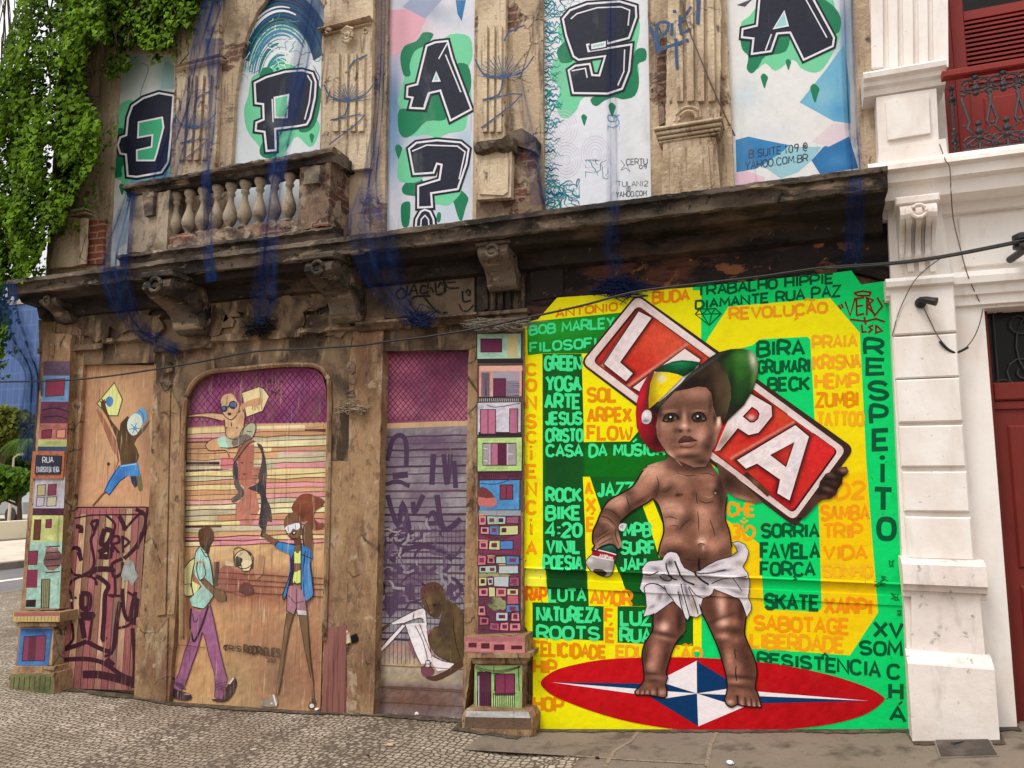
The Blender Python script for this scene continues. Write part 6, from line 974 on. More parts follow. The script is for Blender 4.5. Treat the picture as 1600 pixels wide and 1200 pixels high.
for q, c in (((85, 118, 216, 200), PL), ((252, 90, 312, 235), (204, 186, 116)), ((88, 326, 140, 478), (150, 130, 150)), ((160, 322, 326, 478), (168, 156, 176)), ((165, 366, 240, 478), PL), ((82, 560, 178, 712), (196, 104, 142)), ((265, 555, 316, 708), (196, 104, 142)), ((98, 770, 305, 908), (214, 200, 206)), ((148, 770, 246, 908), (190, 104, 140)), ((190, 770, 244, 906), (92, 22, 64)), ((205, 1030, 285, 1120), (140, 44, 76)), ((70, 700, 340, 728), (48, 30, 40)), ((66, 246, 350, 270), (40, 28, 30)), ((80, 286, 345, 318), (236, 172, 150)), ((75, 486, 330, 512), (64, 50, 56))): a.rect(*q, c)
a.z()
for x in range(92, 140, 5): a.stroke([(x, 330), (x + rg.uniform(-3, 3), 476)], .45, (60, 40, 60))
for yy in range(384, 478, 7): a.stroke([(244, yy), (326, yy + rg.uniform(-3, 3))], .5, (76, 58, 84))
for yy in range(774, 905, 7): a.stroke([(102, yy), (140, yy + 2)], .5, OUT); a.stroke([(254, yy), (300, yy + 2)], .5, OUT)
for x in range(80, 330, 12): a.stroke([(x, 490), (x - 2, 510)], .6, (200, 196, 200)); a.stroke([(x, 960), (x, 982)], .7, (70, 20, 44))
for q in ((85, 118, 216, 200), (165, 366, 240, 478), (82, 560, 178, 712), (265, 555, 316, 708), (98, 770, 305, 908), (148, 770, 246, 908), (205, 1030, 285, 1120)): outline(a, [(q[0], q[1]), (q[2], q[1]), (q[2], q[3]), (q[0], q[3])], .8)
a.stroke([(130, 560), (130, 712)], .8, OUT); a.stroke([(245, 1030), (245, 1120)], .7, OUT); a.stroke([(120, 530), (180, 545), (330, 520)], .7, OUT, smooth=3); a.poly([(70, 1105), (72, 1055), (120, 1060), (170, 1110), (186, 1140), (160, 1168), (74, 1160)], (206, 106, 96), 2); a.poly([(70, 1105), (72, 1048), (120, 1052), (172, 1108)], (120, 50, 50), 2); a.stroke([(80, 1020), (180, 1025), (290, 990)], .8, (20, 70, 130), smooth=3)
a.at(720, 780, 3.333); a.z(); a.rect(90, 58, 312, 720, (104, 46, 72)); a.z()
hc = [(206, 110, 122), (170, 200, 180), (196, 88, 106), (66, 132, 200), (204, 206, 130), (222, 132, 136), (186, 196, 200), (158, 82, 116)]
a.rect(95, 58, 312, 86, (150, 158, 166)); a.shade([(95, 180), (190, 230), (310, 180), (310, 290), (95, 280)], (128, 44, 84), [(200, 230, 60, 30, 0, (152, 62, 100), .6)], 4); a.shade([(95, 385), (200, 380), (310, 410), (180, 420), (95, 410)], (160, 160, 90), [], 5); a.shade(scrap(190, 545, 60, 16, rg, .8), (150, 152, 100), [(150, 530, 30, 30, 0, (40, 30, 24), .9), (200, 560, 30, 20, 0, (120, 140, 80), .6)], 3); a.z()
for y, xs in ((110, (92, 136, 236, 306)), (162, (100, 150, 200, 300)), (240, (92, 145, 205, 275)), (318, (84, 136, 180, 236, 306)), (366, (92, 190, 196, 300)), (428, (92, 138, 172, 250, 306)), (484, (95, 145, 180, 242, 304)), (522, (240, 306)), (570, (236, 304)), (580, (88, 132)), (612, (180, 250, 262, 308)), (634, (95, 150)), (664, (150, 204, 254, 312))):
    for i in range(len(xs) - 1):
        if xs[i + 1] - xs[i] < 12: continue
        x0, x1 = xs[i] + 1, xs[i + 1] - 3; h = rg.uniform(19, 25); c = rg.choice(hc); j = lambda: rg.uniform(-3, 3)
        pts = [(x0 + j(), y - h + j()), (x1 + j(), y - h + j()), (x1 + j(), y + h + j()), (x0 + j(), y + h + j())]
        a.poly(pts, c); a.stroke(pts, .8, (58, 18, 40), closed=True); m = max(1, int((x1 - x0) / 34))
        for k in range(m):
            cx = x0 + (x1 - x0) * (k + .5) / m; w = (x1 - x0) / m * .26; a.poly([(cx - w, y - h * .5), (cx + w, y - h * .5), (cx + w, y + h * .45), (cx - w, y + h * .45)], rg.choice([PL, (80, 30, 56), (140, 44, 80)]))
        if rg.random() < .5: a.stroke([(x0, y - h - 4), (x1, y - h - 4 + j())], 1.2, rg.choice([(66, 40, 40), (204, 160, 110), (120, 60, 60)]))
for _ in range(30): x = rg.uniform(95, 310); y = rg.uniform(90, 700); a.stroke([(x, y), (x + rg.uniform(-20, 20), y + rg.uniform(-8, 8))], .7, (46, 24, 32))
o = a.build('painted_houses', M_HOUSE, BLD); o['label'] = 'hillside houses painted on the pilaster beside the yellow mural'
def ped_art(d, fn, nm, label):
    a = Art(d); a.sat = .84; a.mul = .9; a.wm = 1.4; a.mot = .5; fn(a); o = a.build(nm, M_HOUSE, BLD); o['label'] = label
def f1(a):
    a.at(720, 780, 3.333); a.shade([(22, 718), (330, 714), (334, 800), (22, 798)], (206, 122, 122), [(180, 724, 160, 10, 0, (168, 84, 92), .7), (180, 792, 160, 8, 0, (226, 150, 144), .6)], 4); a.z()
    for q in ((40, 748, 82, 772), (106, 750, 150, 778), (172, 756, 228, 786), (262, 762, 320, 782)): a.rect(*q, (96, 24, 42))
    for x in range(30, 330, 9): a.stroke([(x, 720), (x - 3, 742)], .5, (140, 70, 76))
ped_art(.162, f1, 'painted_eave', 'pink tiled eave painted on the pedestal cap')
def f2(a):
    a.at(720, 780, 3.333); a.rect(72, 866, 318, 1105, (168, 206, 112)); a.z(); a.shade([(72, 866), (318, 866), (318, 1105), (72, 1105)], (170, 208, 116), [(90, 1000, 20, 110, 0, (110, 150, 70), .7), (300, 1000, 20, 110, 0, (120, 160, 80), .6), (200, 1090, 120, 20, 0, (130, 160, 80), .6)], 4); a.z()
    for q, c in (((88, 900, 156, 1095), (96, 30, 70)), ((180, 910, 280, 1020), (148, 44, 92)), ((82, 920, 96, 1080), (200, 190, 200))): a.rect(*q, c)
    a.z(); a.stroke([(230, 910), (230, 1020)], .9, OUT); outline(a, [(180, 910), (280, 910), (280, 1020), (180, 1020)], 1.1); outline(a, [(88, 900), (156, 900), (156, 1095), (88, 1095)], 1)
    for x in range(170, 290, 11): a.stroke([(x, 1010), (x, 1098)], .7, (40, 40, 30))
    for x in range(86, 160, 12): a.stroke([(x, 1000), (x, 1095)], .7, (50, 20, 40))
    for x in (172, 300): a.stroke([(x, 870), (x + 4, 1000)], .8, (50, 50, 30))
    for k in range(3): a.stroke([(76, 868 + 6 * k), (140, 890 + 8 * k), (230, 888 + 6 * k), (310, 868 + 4 * k)], .7, (40, 60, 30), smooth=3)
    a.stroke([(166, 1014), (290, 1010)], .9, (40, 30, 30))
ped_art(.0815, f2, 'painted_balcony_house', 'lime green house front painted on the pedestal')
def f3(a):
    a.at(720, 780, 3.333); a.shade([(30, 1104), (352, 1106), (362, 1140), (24, 1134)], (206, 204, 202), [(100, 1130, 80, 10, 0, (120, 116, 110), .6), (300, 1110, 60, 10, 0, (150, 146, 140), .6)], 4); a.z(); a.shade([(24, 1136), (364, 1142), (368, 1200), (18, 1190)], (112, 84, 64), [], 5)
ped_art(.1715, f3, 'painted_step', 'grey painted step of the pedestal')
# left corner pilaster
a = Art(.083); a.sat = .82; a.mul = .88; a.wm = 1.5; a.mot = .5; a.at(0, 560, 2.222); rg = random.Random(14)
W = lambda y: (np.interp(y, [40, 860], [152, 88]), np.interp(y, [40, 860], [243, 206]))
def band(y0, y1, c, k=4):
    (l0, r0), (l1, r1) = W(y0), W(y1); a.shade([(l0, y0), (r0, y0), (r1, y1), (l1, y1)], c, [(rg.uniform(l0, r0), rg.uniform(y0, y1), 30, 20, 0, tuple(int(v * .8) for v in c), .6) for _ in range(k)], 3)
band(10, 60, (110, 80, 110)); band(60, 150, (104, 154, 206)); band(150, 225, (116, 48, 82)); band(225, 285, (206, 112, 104)); band(282, 306, (206, 214, 108)); band(306, 322, (60, 84, 130)); band(322, 412, (190, 116, 88)); band(412, 522, (196, 190, 202)); band(520, 545, (92, 34, 66)); band(545, 636, (204, 212, 110)); band(636, 868, (160, 206, 188)); a.z()
for pts, c in (([(160, 75), (225, 70), (222, 128), (158, 132)], (150, 40, 78)), ([(146, 250), (180, 246), (178, 276), (144, 278)], (134, 36, 62)), ([(198, 248), (228, 246), (226, 276), (196, 276)], (224, 140, 112)), ([(130, 440), (158, 438), (156, 476), (128, 478)], (190, 166, 110)), ([(168, 438), (196, 436), (194, 474), (166, 476)], (142, 44, 80)), ([(128, 482), (154, 482), (152, 512), (126, 514)], (142, 50, 84)), ([(164, 482), (196, 480), (194, 512), (162, 514)], (196, 186, 150)), ([(120, 560), (143, 560), (138, 630), (116, 630)], (112, 48, 36)), ([(160, 560), (180, 558), (178, 588), (158, 588)], (140, 36, 76)), ([(100, 670), (132, 668), (128, 715), (98, 716)], (142, 36, 74)), ([(95, 735), (130, 734), (127, 795), (92, 795)], (142, 34, 74)), ([(144, 768), (174, 766), (170, 866), (142, 866)], (150, 146, 100)), ([(92, 840), (124, 838), (122, 862), (90, 862)], (44, 18, 30))): a.poly(pts, c); a.stroke(pts, .7, OUT, closed=True)
a.z(); a.shade(scrap(184, 700, 34, 16, rg, 1.6), (110, 78, 72), [(184, 660, 26, 16, 0, (196, 130, 130), .8), (186, 690, 26, 12, 0, (124, 60, 70), .8), (184, 730, 22, 16, 0, (170, 104, 104), .8)], 2); a.z()
for yy in (655, 676, 700, 722, 744): a.stroke([(158, yy), (208, yy - 4)], 1, (40, 24, 26))
a.stroke([(148, 180), (190, 172), (240, 186)], 1.2, (60, 16, 40), smooth=3); a.stroke([(148, 205), (200, 200), (238, 212)], 1.2, (60, 16, 40), smooth=3)
for x in range(146, 174, 6): a.stroke([(x, 768), (x - 2, 866)], .5, (70, 66, 44))
o = a.build('painted_houses', M_HOUSE, BLD); o['label'] = 'stacked houses painted on the corner pilaster at the left edge'
def f4(a):
    a.at(0, 560, 2.222); a.poly([(46, 884), (208, 884), (206, 914), (45, 914)], (204, 176, 96)); a.z(); a.poly([(50, 882), (208, 882), (206, 894), (48, 896)], (176, 96, 92))
    for x in range(60, 206, 12): a.stroke([(x, 896), (x - 2, 912)], .5, (120, 90, 50))
ped_art(.1625, f4, 'painted_ledge', 'yellow and pink painted ledge of the corner pedestal')
def f5(a):
    a.at(0, 560, 2.222); a.shade([(72, 938), (182, 938), (168, 1066), (60, 1066)], (48, 126, 200), [(130, 945, 60, 14, 0, (40, 60, 120), .8)], 3); a.z(); a.poly([(84, 966), (160, 962), (154, 1050), (76, 1050)], (142, 56, 92)); a.z(); a.poly([(100, 966), (126, 964), (122, 1050), (96, 1050)], (104, 44, 64)); a.stroke([(84, 966), (160, 962), (154, 1050), (76, 1050)], .8, OUT, closed=True)
ped_art(.1025, f5, 'painted_window', 'blue framed window painted on the corner pedestal')
def f6(a):
    a.at(0, 560, 2.222); a.shade([(36, 1096), (184, 1096), (182, 1180), (30, 1180)], (120, 122, 70), [(150, 1150, 40, 40, 0, (70, 80, 40), .7), (60, 1170, 40, 20, 0, (90, 80, 50), .7)], 3); a.z()
    for x in range(50, 182, 18): a.stroke([(x, 1104), (x - 4, 1150)], 1, (70, 70, 44))
ped_art(.1625, f6, 'painted_base', 'mossy green painted base of the corner pedestal')
# ================================================================== boarded upper windows with painted letters
M_PLY = material('painted_window_board', vcol=True, layers=[(4, (1, 1, .5), '8d9490', .56, .76, .35), (30, (1, 1, .06), '5a6468', .62, .76, .4), (50, (1, 1, 1), '6d6a62', .68, .76, .4)], rough=.6, bump=.2, bump_scale=24)
NV, WHT, GL, GD = (24, 26, 46), (226, 224, 232), (112, 204, 156), (12, 122, 82)
def board(pts, d, nm_label, art):
    part(MB().prism(pts, d - .003, d - .03), 'board_backing', M_UP)
    a = Art(d); a.mot = .07; art(a); o = a.build('window_board', M_PLY, BLD); o['label'] = nm_label; return o
def letter(a, d, outer, holes=(), parent=None, lab=None, smooth=0, seam=()):
    b = Art(d); b.o = a.o
    b.stroke(outer, 9.5, (16, 18, 30), closed=True, smooth=smooth); b.poly(outer, NV, smooth); b.z()
    b.shade(outer, NV, [(np.mean([p[0] for p in outer]), np.mean([p[1] for p in outer]), 60, 60, 0, (34, 38, 62), .5)], 5, smooth); b.z()
    b.stroke(outer, 3.0, WHT, closed=True, smooth=smooth); b.z()
    for h, c in holes: b.stroke(h, 7, (16, 18, 30), closed=True); b.z(); b.poly(h, c); b.stroke(h, 2.6, WHT, closed=True); b.z()
    for s_ in seam: b.stroke(s_, 2.0, WHT)
    o = b.build('painted_letter', M_PLY, parent)
    if lab: o['label'] = lab
    return o
def drips(a, pts, c=GD):
    for x, y, h in pts: a.poly([(x, y), (x + h * .28, y + h * .25), (x + h * .2, y + h * .55), (x + h * .05, y + h), (x - h * .14, y + h * .5), (x - h * .2, y + h * .2)], c, 3)
def swirls(a, x0, x1, y0, y1, n, rng, cols, w=1.6):
    for _ in range(n):
        x, y = rng.uniform(x0, x1), rng.uniform(y0, y1); pts = [(x, y)]; an = rng.uniform(0, 6.28)
        for k in range(7): an += rng.uniform(-.9, .9); pts.append((min(x1, max(x0, pts[-1][0] + 5 * math.cos(an))), min(y1, max(y0, pts[-1][1] + 4 * math.sin(an)))))
        a.stroke(pts, rng.uniform(.5, w), rng.choice(cols), smooth=3, taper=1)
TEAL = [(0, 118, 120), (20, 140, 130), (0, 80, 120), (60, 130, 160)]
def e_(a):
    a.shade([(187, 80), (275, 82), (262, 400), (165, 420)], (216, 220, 220), [(205, 100, 30, 40, 0, (150, 184, 180), .8), (255, 120, 14, 30, 0, (140, 176, 172), .8), (235, 110, 10, 40, 0, (214, 212, 204), .6), (180, 370, 30, 40, 0, (228, 232, 232), .8)], 5); a.z(); a.at(0, 0, 3.75)
    a.poly([(690, 640), (720, 600), (760, 585), (800, 600), (1010, 700), (1000, 1000), (900, 1060), (760, 1060), (750, 1130), (725, 1135), (710, 1060), (660, 1030), (650, 900), (670, 780)], GL, 3); a.z(); a.poly([(640, 900), (650, 800), (720, 750), (760, 900), (715, 980), (715, 1030), (690, 1040), (640, 1040)], GD, 3); drips(a, [(712, 1075, 70)]); a.poly([(965, 340), (1020, 390), (1020, 520), (940, 520)], (150, 186, 186))
    a.stroke([(830, 370), (870, 400), (830, 520), (820, 580)], 1.4, (120, 150, 150), smooth=3); a.poly([(760, 1060), (1000, 1000), (990, 1180), (740, 1180)], (110, 160, 190)); a.poly([(690, 1230), (790, 1180), (780, 1400), (660, 1480)], (190, 206, 212))
oE = board([(184, 79), (277, 81), (263, 402), (163, 425)], -.04, 'boarded window painted with the letter E, beside the ivy', e_)
ax = Art(0).at(0, 0, 3.75)
letter(ax, -.037, [(1016, 560), (930, 545), (840, 575), (775, 620), (750, 690), (740, 792), (705, 805), (690, 850), (705, 900), (738, 905), (748, 1030), (800, 1036), (945, 1010), (985, 950), (1000, 800)], [([(812, 716), (950, 688), (958, 745), (918, 900), (905, 940), (802, 940), (802, 880), (888, 860), (893, 790), (808, 806)], (60, 168, 122))], oE)
def p_(a):
    a.shade(catmull([(352, 262), (360, 180), (368, 140), (377, 90), (386, 52), (400, 20), (416, -4), (434, -19), (460, -24), (484, -18), (499, 0), (509, 12), (511, 27), (503, 62), (501, 200), (497, 262), (420, 262)], 2)[:-2] + [(500, 400), (348, 410)], (214, 220, 224), [(440, 10, 70, 30, 0, (10, 60, 96), .95), (380, 60, 14, 50, 10, (30, 100, 130), .8), (490, 20, 30, 20, 0, (10, 66, 110), .8)], 4); a.z(); rg = random.Random(3)
    for r in range(96, 150, 5): a.stroke([(440 + r * .58 * math.cos(t), 128 + r * .96 * math.sin(t)) for t in [3.5 + .16 * k for k in range(16)]], 4, rg.choice([(8, 52, 92), (12, 70, 104), (6, 44, 80)]), smooth=2)
    for r in range(22, 120, 6): a.stroke([(440 + r * .62 * math.cos(t), 128 + r * 1.05 * math.sin(t)) for t in [3.3 + .16 * k for k in range(int(rg.uniform(8, 18)))]], rg.uniform(1, 5), rg.choice(TEAL + [(226, 230, 232), (0, 110, 90)]), smooth=2, taper=1)
    swirls(a, 362, 500, 10, 130, 90, rg, TEAL + [(230, 232, 236)] * 2); a.z(); a.at(400, 0, 3.75)
    a.poly([(-30, 470), (0, 440), (60, 410), (140, 350), (200, 370), (330, 480), (380, 520), (365, 600), (350, 680), (375, 740), (350, 830), (310, 860), (240, 800), (190, 860), (140, 930), (40, 920), (20, 860), (-30, 800), (-60, 740), (-70, 640), (-45, 560)], GL, 3); a.z(); a.poly([(250, 760), (330, 690), (350, 520), (380, 520), (372, 640), (340, 740), (290, 775)], GD, 3); a.poly([(20, 880), (60, 800), (130, 760), (130, 880), (90, 925), (40, 920)], GD, 3); drips(a, [(325, 780, 60)]); a.poly([(40, 400), (90, 400), (100, 440), (20, 470)], GD, 3)
oP = board([(345, 412), (350, 264), (366, 140), (386, 48), (416, -6), (450, -27), (484, -22), (513, 20), (505, 62), (503, 200), (500, 400)], -.04, 'arched boarded window painted with the letter P, behind the balcony', p_)
ax.at(400, 0, 3.75)
letter(ax, -.037, [(-8, 486), (60, 452), (170, 420), (270, 412), (330, 430), (350, 480), (345, 570), (318, 690), (298, 728), (250, 738), (112, 755), (116, 880), (62, 884), (50, 772), (-2, 765), (2, 718), (45, 700), (42, 610), (-2, 605)], [([(108, 572), (190, 555), (180, 688), (112, 688)], GL)], oP, None, 0, [[(95, 580), (100, 715)], [(300, 440), (325, 480), (312, 600), (285, 700)]])
def aq(a):
    a.shade([(608, -70), (743, -64), (742, 0), (738, 356), (601, 376), (606, 0)], (216, 216, 224), [(640, 60, 30, 40, 20, (214, 150, 168), .7), (616, 160, 12, 70, 0, (30, 96, 150), .85), (670, 15, 50, 16, 20, (140, 156, 178), .7), (612, 230, 16, 60, 0, (96, 146, 190), .7), (726, 240, 20, 50, 0, (120, 170, 200), .6), (700, 330, 40, 30, 0, (176, 198, 214), .6), (650, 200, 30, 30, 0, (90, 150, 180), .5)], 5); a.z(); a.at(400, 0, 3.75)
    a.poly([(790, 60), (900, 50), (1000, 110), (950, 200), (860, 300), (800, 330), (790, 180)], (222, 166, 180)); a.poly([(1170, 0), (1230, 0), (1205, 125), (1180, 80)], (30, 110, 166)); a.poly([(990, 110), (1090, 0), (900, 0), (860, 40)], (150, 160, 186)); a.z()
    a.poly([(850, 300), (930, 250), (1000, 220), (1060, 260), (1140, 200), (1250, 215), (1268, 330), (1240, 420), (1262, 560), (1240, 680), (1220, 760), (1130, 780), (1060, 810), (1010, 790), (960, 790), (870, 800), (835, 740), (850, 640), (830, 600), (850, 520), (870, 450), (870, 360)], GL, 3); a.z(); a.poly([(845, 340), (870, 270), (940, 240), (980, 190), (1040, 200), (1000, 260), (930, 300), (900, 380), (905, 440), (865, 440)], GD, 3); a.poly([(840, 640), (940, 640), (1060, 540), (1110, 600), (1110, 700), (1000, 710), (930, 780), (870, 806), (835, 760)], GD, 3); a.poly([(1170, 380), (1240, 380), (1262, 480), (1240, 560), (1190, 480)], GD, 3); drips(a, [(832, 845, 90), (1190, 1110, 190)]); a.poly([(860, 1090), (920, 1040), (980, 1060), (960, 1140), (900, 1145), (860, 1130)], GD, 3); a.poly([(848, 1220), (860, 1190), (890, 1180), (905, 1200), (895, 1320), (856, 1320)], GD, 3); a.poly([(1058, 1265), (1070, 1242), (1084, 1255), (1078, 1298), (1060, 1296)], GD, 3)
    a.poly([(850, 900), (900, 860), (1000, 950), (960, 1060), (840, 1060), (830, 970)], GL, 3); a.poly([(1020, 1200), (1040, 1140), (1180, 1090), (1200, 1130), (1130, 1200), (1060, 1195)], GL, 3)
oA = board([(605, -74), (746, -68), (744, 0), (740, 358), (598, 378), (604, 0)], -.04, 'boarded window painted with the letter A and a question mark', aq)
letter(ax, -.037, [(1000, 268), (1050, 248), (1122, 240), (1150, 345), (1262, 640), (1140, 706), (1080, 530), (1015, 545), (985, 636), (902, 632), (918, 572), (884, 566), (888, 508), (945, 494)], [([(1056, 424), (1076, 474), (1036, 476)], (150, 206, 190))], oA, None, 0, [[(1070, 345), (1120, 255)], [(1110, 320), (1200, 540)], [(985, 620), (1010, 545)]])
letter(ax, -.037, [(896, 872), (940, 836), (1060, 822), (1200, 834), (1246, 872), (1232, 960), (1182, 1108), (1026, 1132), (1032, 1212), (950, 1216), (950, 1090), (1075, 1052), (1088, 965), (1060, 958), (1040, 1012), (924, 1020)], (), oA, None, 0, [[(915, 886), (1000, 850), (1180, 856), (1225, 890), (1190, 1050)]])
letter(ax, -.037, [(936, 1330), (940, 1285), (965, 1240), (990, 1228), (1020, 1240), (1040, 1285), (1044, 1330)], (), oA, None, 0, [[(965, 1330), (968, 1285), (990, 1262), (1010, 1285), (1014, 1330)]])
def s_(a):
    a.shade([(850, -70), (1010, -62), (1012, 0), (1018, 326), (849, 347), (848, 0)], (222, 224, 230), [(990, 200, 24, 200, 0, (222, 226, 228), .6), (930, 250, 40, 60, 0, (214, 216, 230), .6)], 6); a.z(); rg = random.Random(9)
    for k in range(120):
        y = -10 + k * 2.95; x1 = 849 + rg.uniform(8, 30); pts = [(849.5, y)]
        while pts[-1][0] < x1: pts.append((pts[-1][0] + rg.uniform(2, 5), y + rg.uniform(-4, 4)))
        a.stroke(pts, rng_w(rg), rg.choice(TEAL), smooth=3, taper=1)
    swirls(a, 851, 905, 280, 338, 60, rg, TEAL, 2.2); swirls(a, 915, 950, 250, 285, 12, rg, TEAL, 1.4); swirls(a, 866, 905, 0, 26, 14, rg, TEAL, 2.4); swirls(a, 950, 968, 180, 215, 8, rg, [(110, 150, 190)], 2.4)
    for cx, cy in ((880, 200), (930, 240), (885, 250)):
        for r in range(8, 30, 5): a.stroke([(cx + r * .8 * math.cos(t), cy + r * math.sin(t)) for t in [k * .4 for k in range(16)]], .7, (206, 190, 214))
    a.z(); a.at(800, 0, 3.75)
    a.poly([(270, 180), (330, 100), (640, 40), (740, 110), (745, 200), (730, 290), (745, 460), (700, 560), (640, 575), (560, 560), (420, 570), (380, 640), (330, 690), (280, 680), (260, 600), (280, 520), (225, 450), (240, 360), (300, 300)], GL, 3); a.z(); a.poly([(265, 290), (330, 240), (360, 350), (300, 370), (275, 350)], GD, 3); a.poly([(720, 300), (780, 285), (785, 350), (735, 380), (745, 480), (720, 560), (650, 582), (600, 570), (540, 590), (500, 620), (470, 610), (470, 570), (600, 540), (690, 430)], GD, 3); drips(a, [(420, 668, 70), (583, 600, 88)])
    a.z(); a.at(); a.text('CERTU', (978, 248, 258, 1012, 247, 257), (90, 92, 100), .13); a.text('09', (997, 257, 264), (90, 92, 100), .13) if 0 else a.text('09', (998, 257, 264, 1011, 257, 264), (90, 92, 100), .14); a.text('TULANI2', (964, 283, 292, 1013, 282, 291), (110, 112, 120), .12); a.text('@', (978, 292, 299, 986, 292, 299), (110, 112, 120), .12); a.text('YAHOO.COM', (962, 299, 309, 1011, 297, 306), (96, 98, 106), .13)
    for pl in ([(970, 250), (976, 258), (970, 266), (978, 262), (984, 268), (980, 258)],): a.stroke(pl, .8, (96, 98, 104))
def rng_w(rg): return rg.uniform(.6, 2.8)
oS = board([(846, -74), (1013, -66), (1015, 0), (1020, 328), (846, 349), (845, 0)], -.04, 'boarded window painted with the letter S among teal swirls', s_)
ax.at(800, 0, 3.75)
letter(ax, -.037, [(298, 110), (340, 60), (440, 22), (630, 8), (725, 36), (728, 100), (685, 222), (560, 255), (556, 240), (440, 262), (448, 300), (700, 260), (686, 415), (645, 520), (560, 548), (358, 545), (332, 412), (370, 385), (455, 374), (470, 440), (512, 442), (546, 328), (390, 350), (360, 330), (318, 210)], [([(468, 262), (545, 246), (545, 270), (470, 284)], (150, 206, 190))], oS, None, 0, [[(345, 110), (380, 80), (500, 45), (640, 40), (690, 60), (680, 150)], [(350, 415), (430, 400), (440, 455)], [(660, 290), (655, 420), (620, 500)]])
def a2(a):
    a.shade([(1132, -56), (1330, -44), (1331, 0), (1345, 266), (1148, 292), (1134, 0)], (224, 224, 222), [(1320, 60, 16, 60, 0, (130, 176, 206), .8), (1250, 200, 80, 40, 0, (226, 222, 220), .6), (1165, 150, 20, 26, 0, (190, 208, 222), .6), (1200, 210, 40, 20, 0, (210, 214, 220), .6)], 6); a.z(); a.at(1180, 0, 3.75)
    BL_ = (52, 128, 182)
    a.shade([(260, 600), (420, 400), (520, 260), (555, 500), (560, 725), (460, 710)], (110, 176, 206), [(400, 560, 60, 60, 0, (140, 190, 204), .7), (500, 650, 60, 60, 0, (70, 146, 196), .7)], 4); a.shade([(-115, 820), (-40, 800), (60, 822), (200, 850), (120, 930), (0, 990), (-110, 1010)], BL_, [(0, 900, 60, 50, 0, (30, 106, 166), .7)], 4); a.shade([(330, 940), (400, 860), (550, 800), (605, 985), (380, 1020)], (40, 112, 170), [(480, 940, 60, 40, 0, (70, 140, 190), .7)], 4); a.poly([(40, 970), (200, 860), (390, 860), (330, 940), (250, 1010), (150, 1045)], (150, 194, 206)); a.poly([(-120, 1020), (-60, 1000), (60, 1040), (40, 1075), (-110, 1085)], (226, 190, 204)); a.poly([(450, 725), (550, 725), (550, 800), (430, 860), (330, 830)], (222, 206, 212)); a.poly([(-230 + 120, 30), (-10, -10), (-60, 40)], (70, 70, 84)); a.z()
    a.poly([(-80, 130), (-30, 90), (100, -40), (420, -20), (470, 60), (500, 180), (470, 280), (400, 400), (340, 425), (270, 400), (220, 350), (120, 415), (60, 370), (0, 410), (-40, 330), (-60, 260), (-80, 200)], GL, 3); a.z(); a.poly([(320, -40), (440, 20), (500, 100), (490, 190), (430, 180), (380, 90)], GD, 3); a.poly([(-80, 220), (0, 200), (120, 210), (200, 190), (180, 300), (60, 330), (20, 390), (-20, 430), (-50, 400), (-40, 330), (-75, 290)], GD, 3); drips(a, [(50, 430, 88), (192, 345, 66), (345, 490, 112), (-0 - 0, -40, 1)])
    a.z(); a.at(); a.text('B SUITE 109 @', (1170, 234, 247, 1262, 222, 236), (50, 62, 84), .12); a.text('YAHOO.COM.BR', (1164, 252, 266, 1263, 240, 252), (50, 62, 84), .12)
oA2 = board([(1129, -60), (1333, -48), (1334, 0), (1348, 268), (1145, 295), (1131, 0)], -.04, 'boarded window painted with the letter A over blue shapes', a2)
ax.at(1180, 0, 3.75)
letter(ax, -.037, [(30, -60), (310, -60), (462, 220), (455, 270), (284, 350), (205, 190), (128, 196), (92, 300), (-20, 316), (-10, 225), (-78, 218), (-74, 170), (10, 150)], [([(170, 66), (192, 150), (108, 168)], (150, 206, 206))], oA2, None, 0, [[(282, -30), (420, 220)], [(60, 296), (95, 200)]])
# ------------------------------------------------------------------ sprayed tags: flowers and words
M_SPRAY = material('blue_spray_paint', vcol=True, layers=[(60, (1, 1, 1), 'a08a70', .56, .68, .7)], rough=.7, bump=0)
SB_ = (52, 82, 120)
def flower(a, cx, cy, s=1.0, rng=random.Random(2)):
    for k in range(17):
        an = math.pi * (1.02 + .96 * k / 16); r = rng.uniform(26, 40) * s; a.stroke([(cx, cy), (cx + r * .55 * math.cos(an), cy + r * .5 * math.sin(an)), (cx + r * math.cos(an), cy + r * .82 * math.sin(an) - 2)], 1.0 * s, SB_, taper=1)
    a.stroke([(cx - 38 * s, cy - 26 * s), (cx - 26 * s, cy - 6), (cx, cy)], 2.2 * s, SB_, smooth=3); a.stroke([(cx + 42 * s, cy - 30 * s), (cx + 26 * s, cy - 10), (cx, cy)], 1.8 * s, SB_, smooth=3); a.stroke([(cx, cy), (cx - 6 * s, cy + 22 * s), (cx - 28 * s, cy + 30 * s), (cx + 26 * s, cy + 22 * s), (cx - 30 * s, cy + 68 * s)], 1.8 * s, SB_, smooth=3)
    a.stroke([(cx + 2 * s, cy - 50 * s), (cx + 8 * s, cy - 62 * s), (cx + 30 * s, cy - 72 * s)], 2.2 * s, SB_, smooth=2)
for (cx, cy, s, d, lab) in ((304, 200, .8, .078, 'blue sprayed flower on the pilaster nearest the ivy'), (544, 158, 1.0, .078, 'blue sprayed flower on the pilaster right of the arched window'), (786, 122, 1.15, .082, 'blue sprayed flower on the brick pilaster below the top edge')):
    a = Art(d); flower(a, cx, cy, s); o = a.build('sprayed_flower', M_SPRAY, BLD); o['label'] = lab
a = Art(.081)
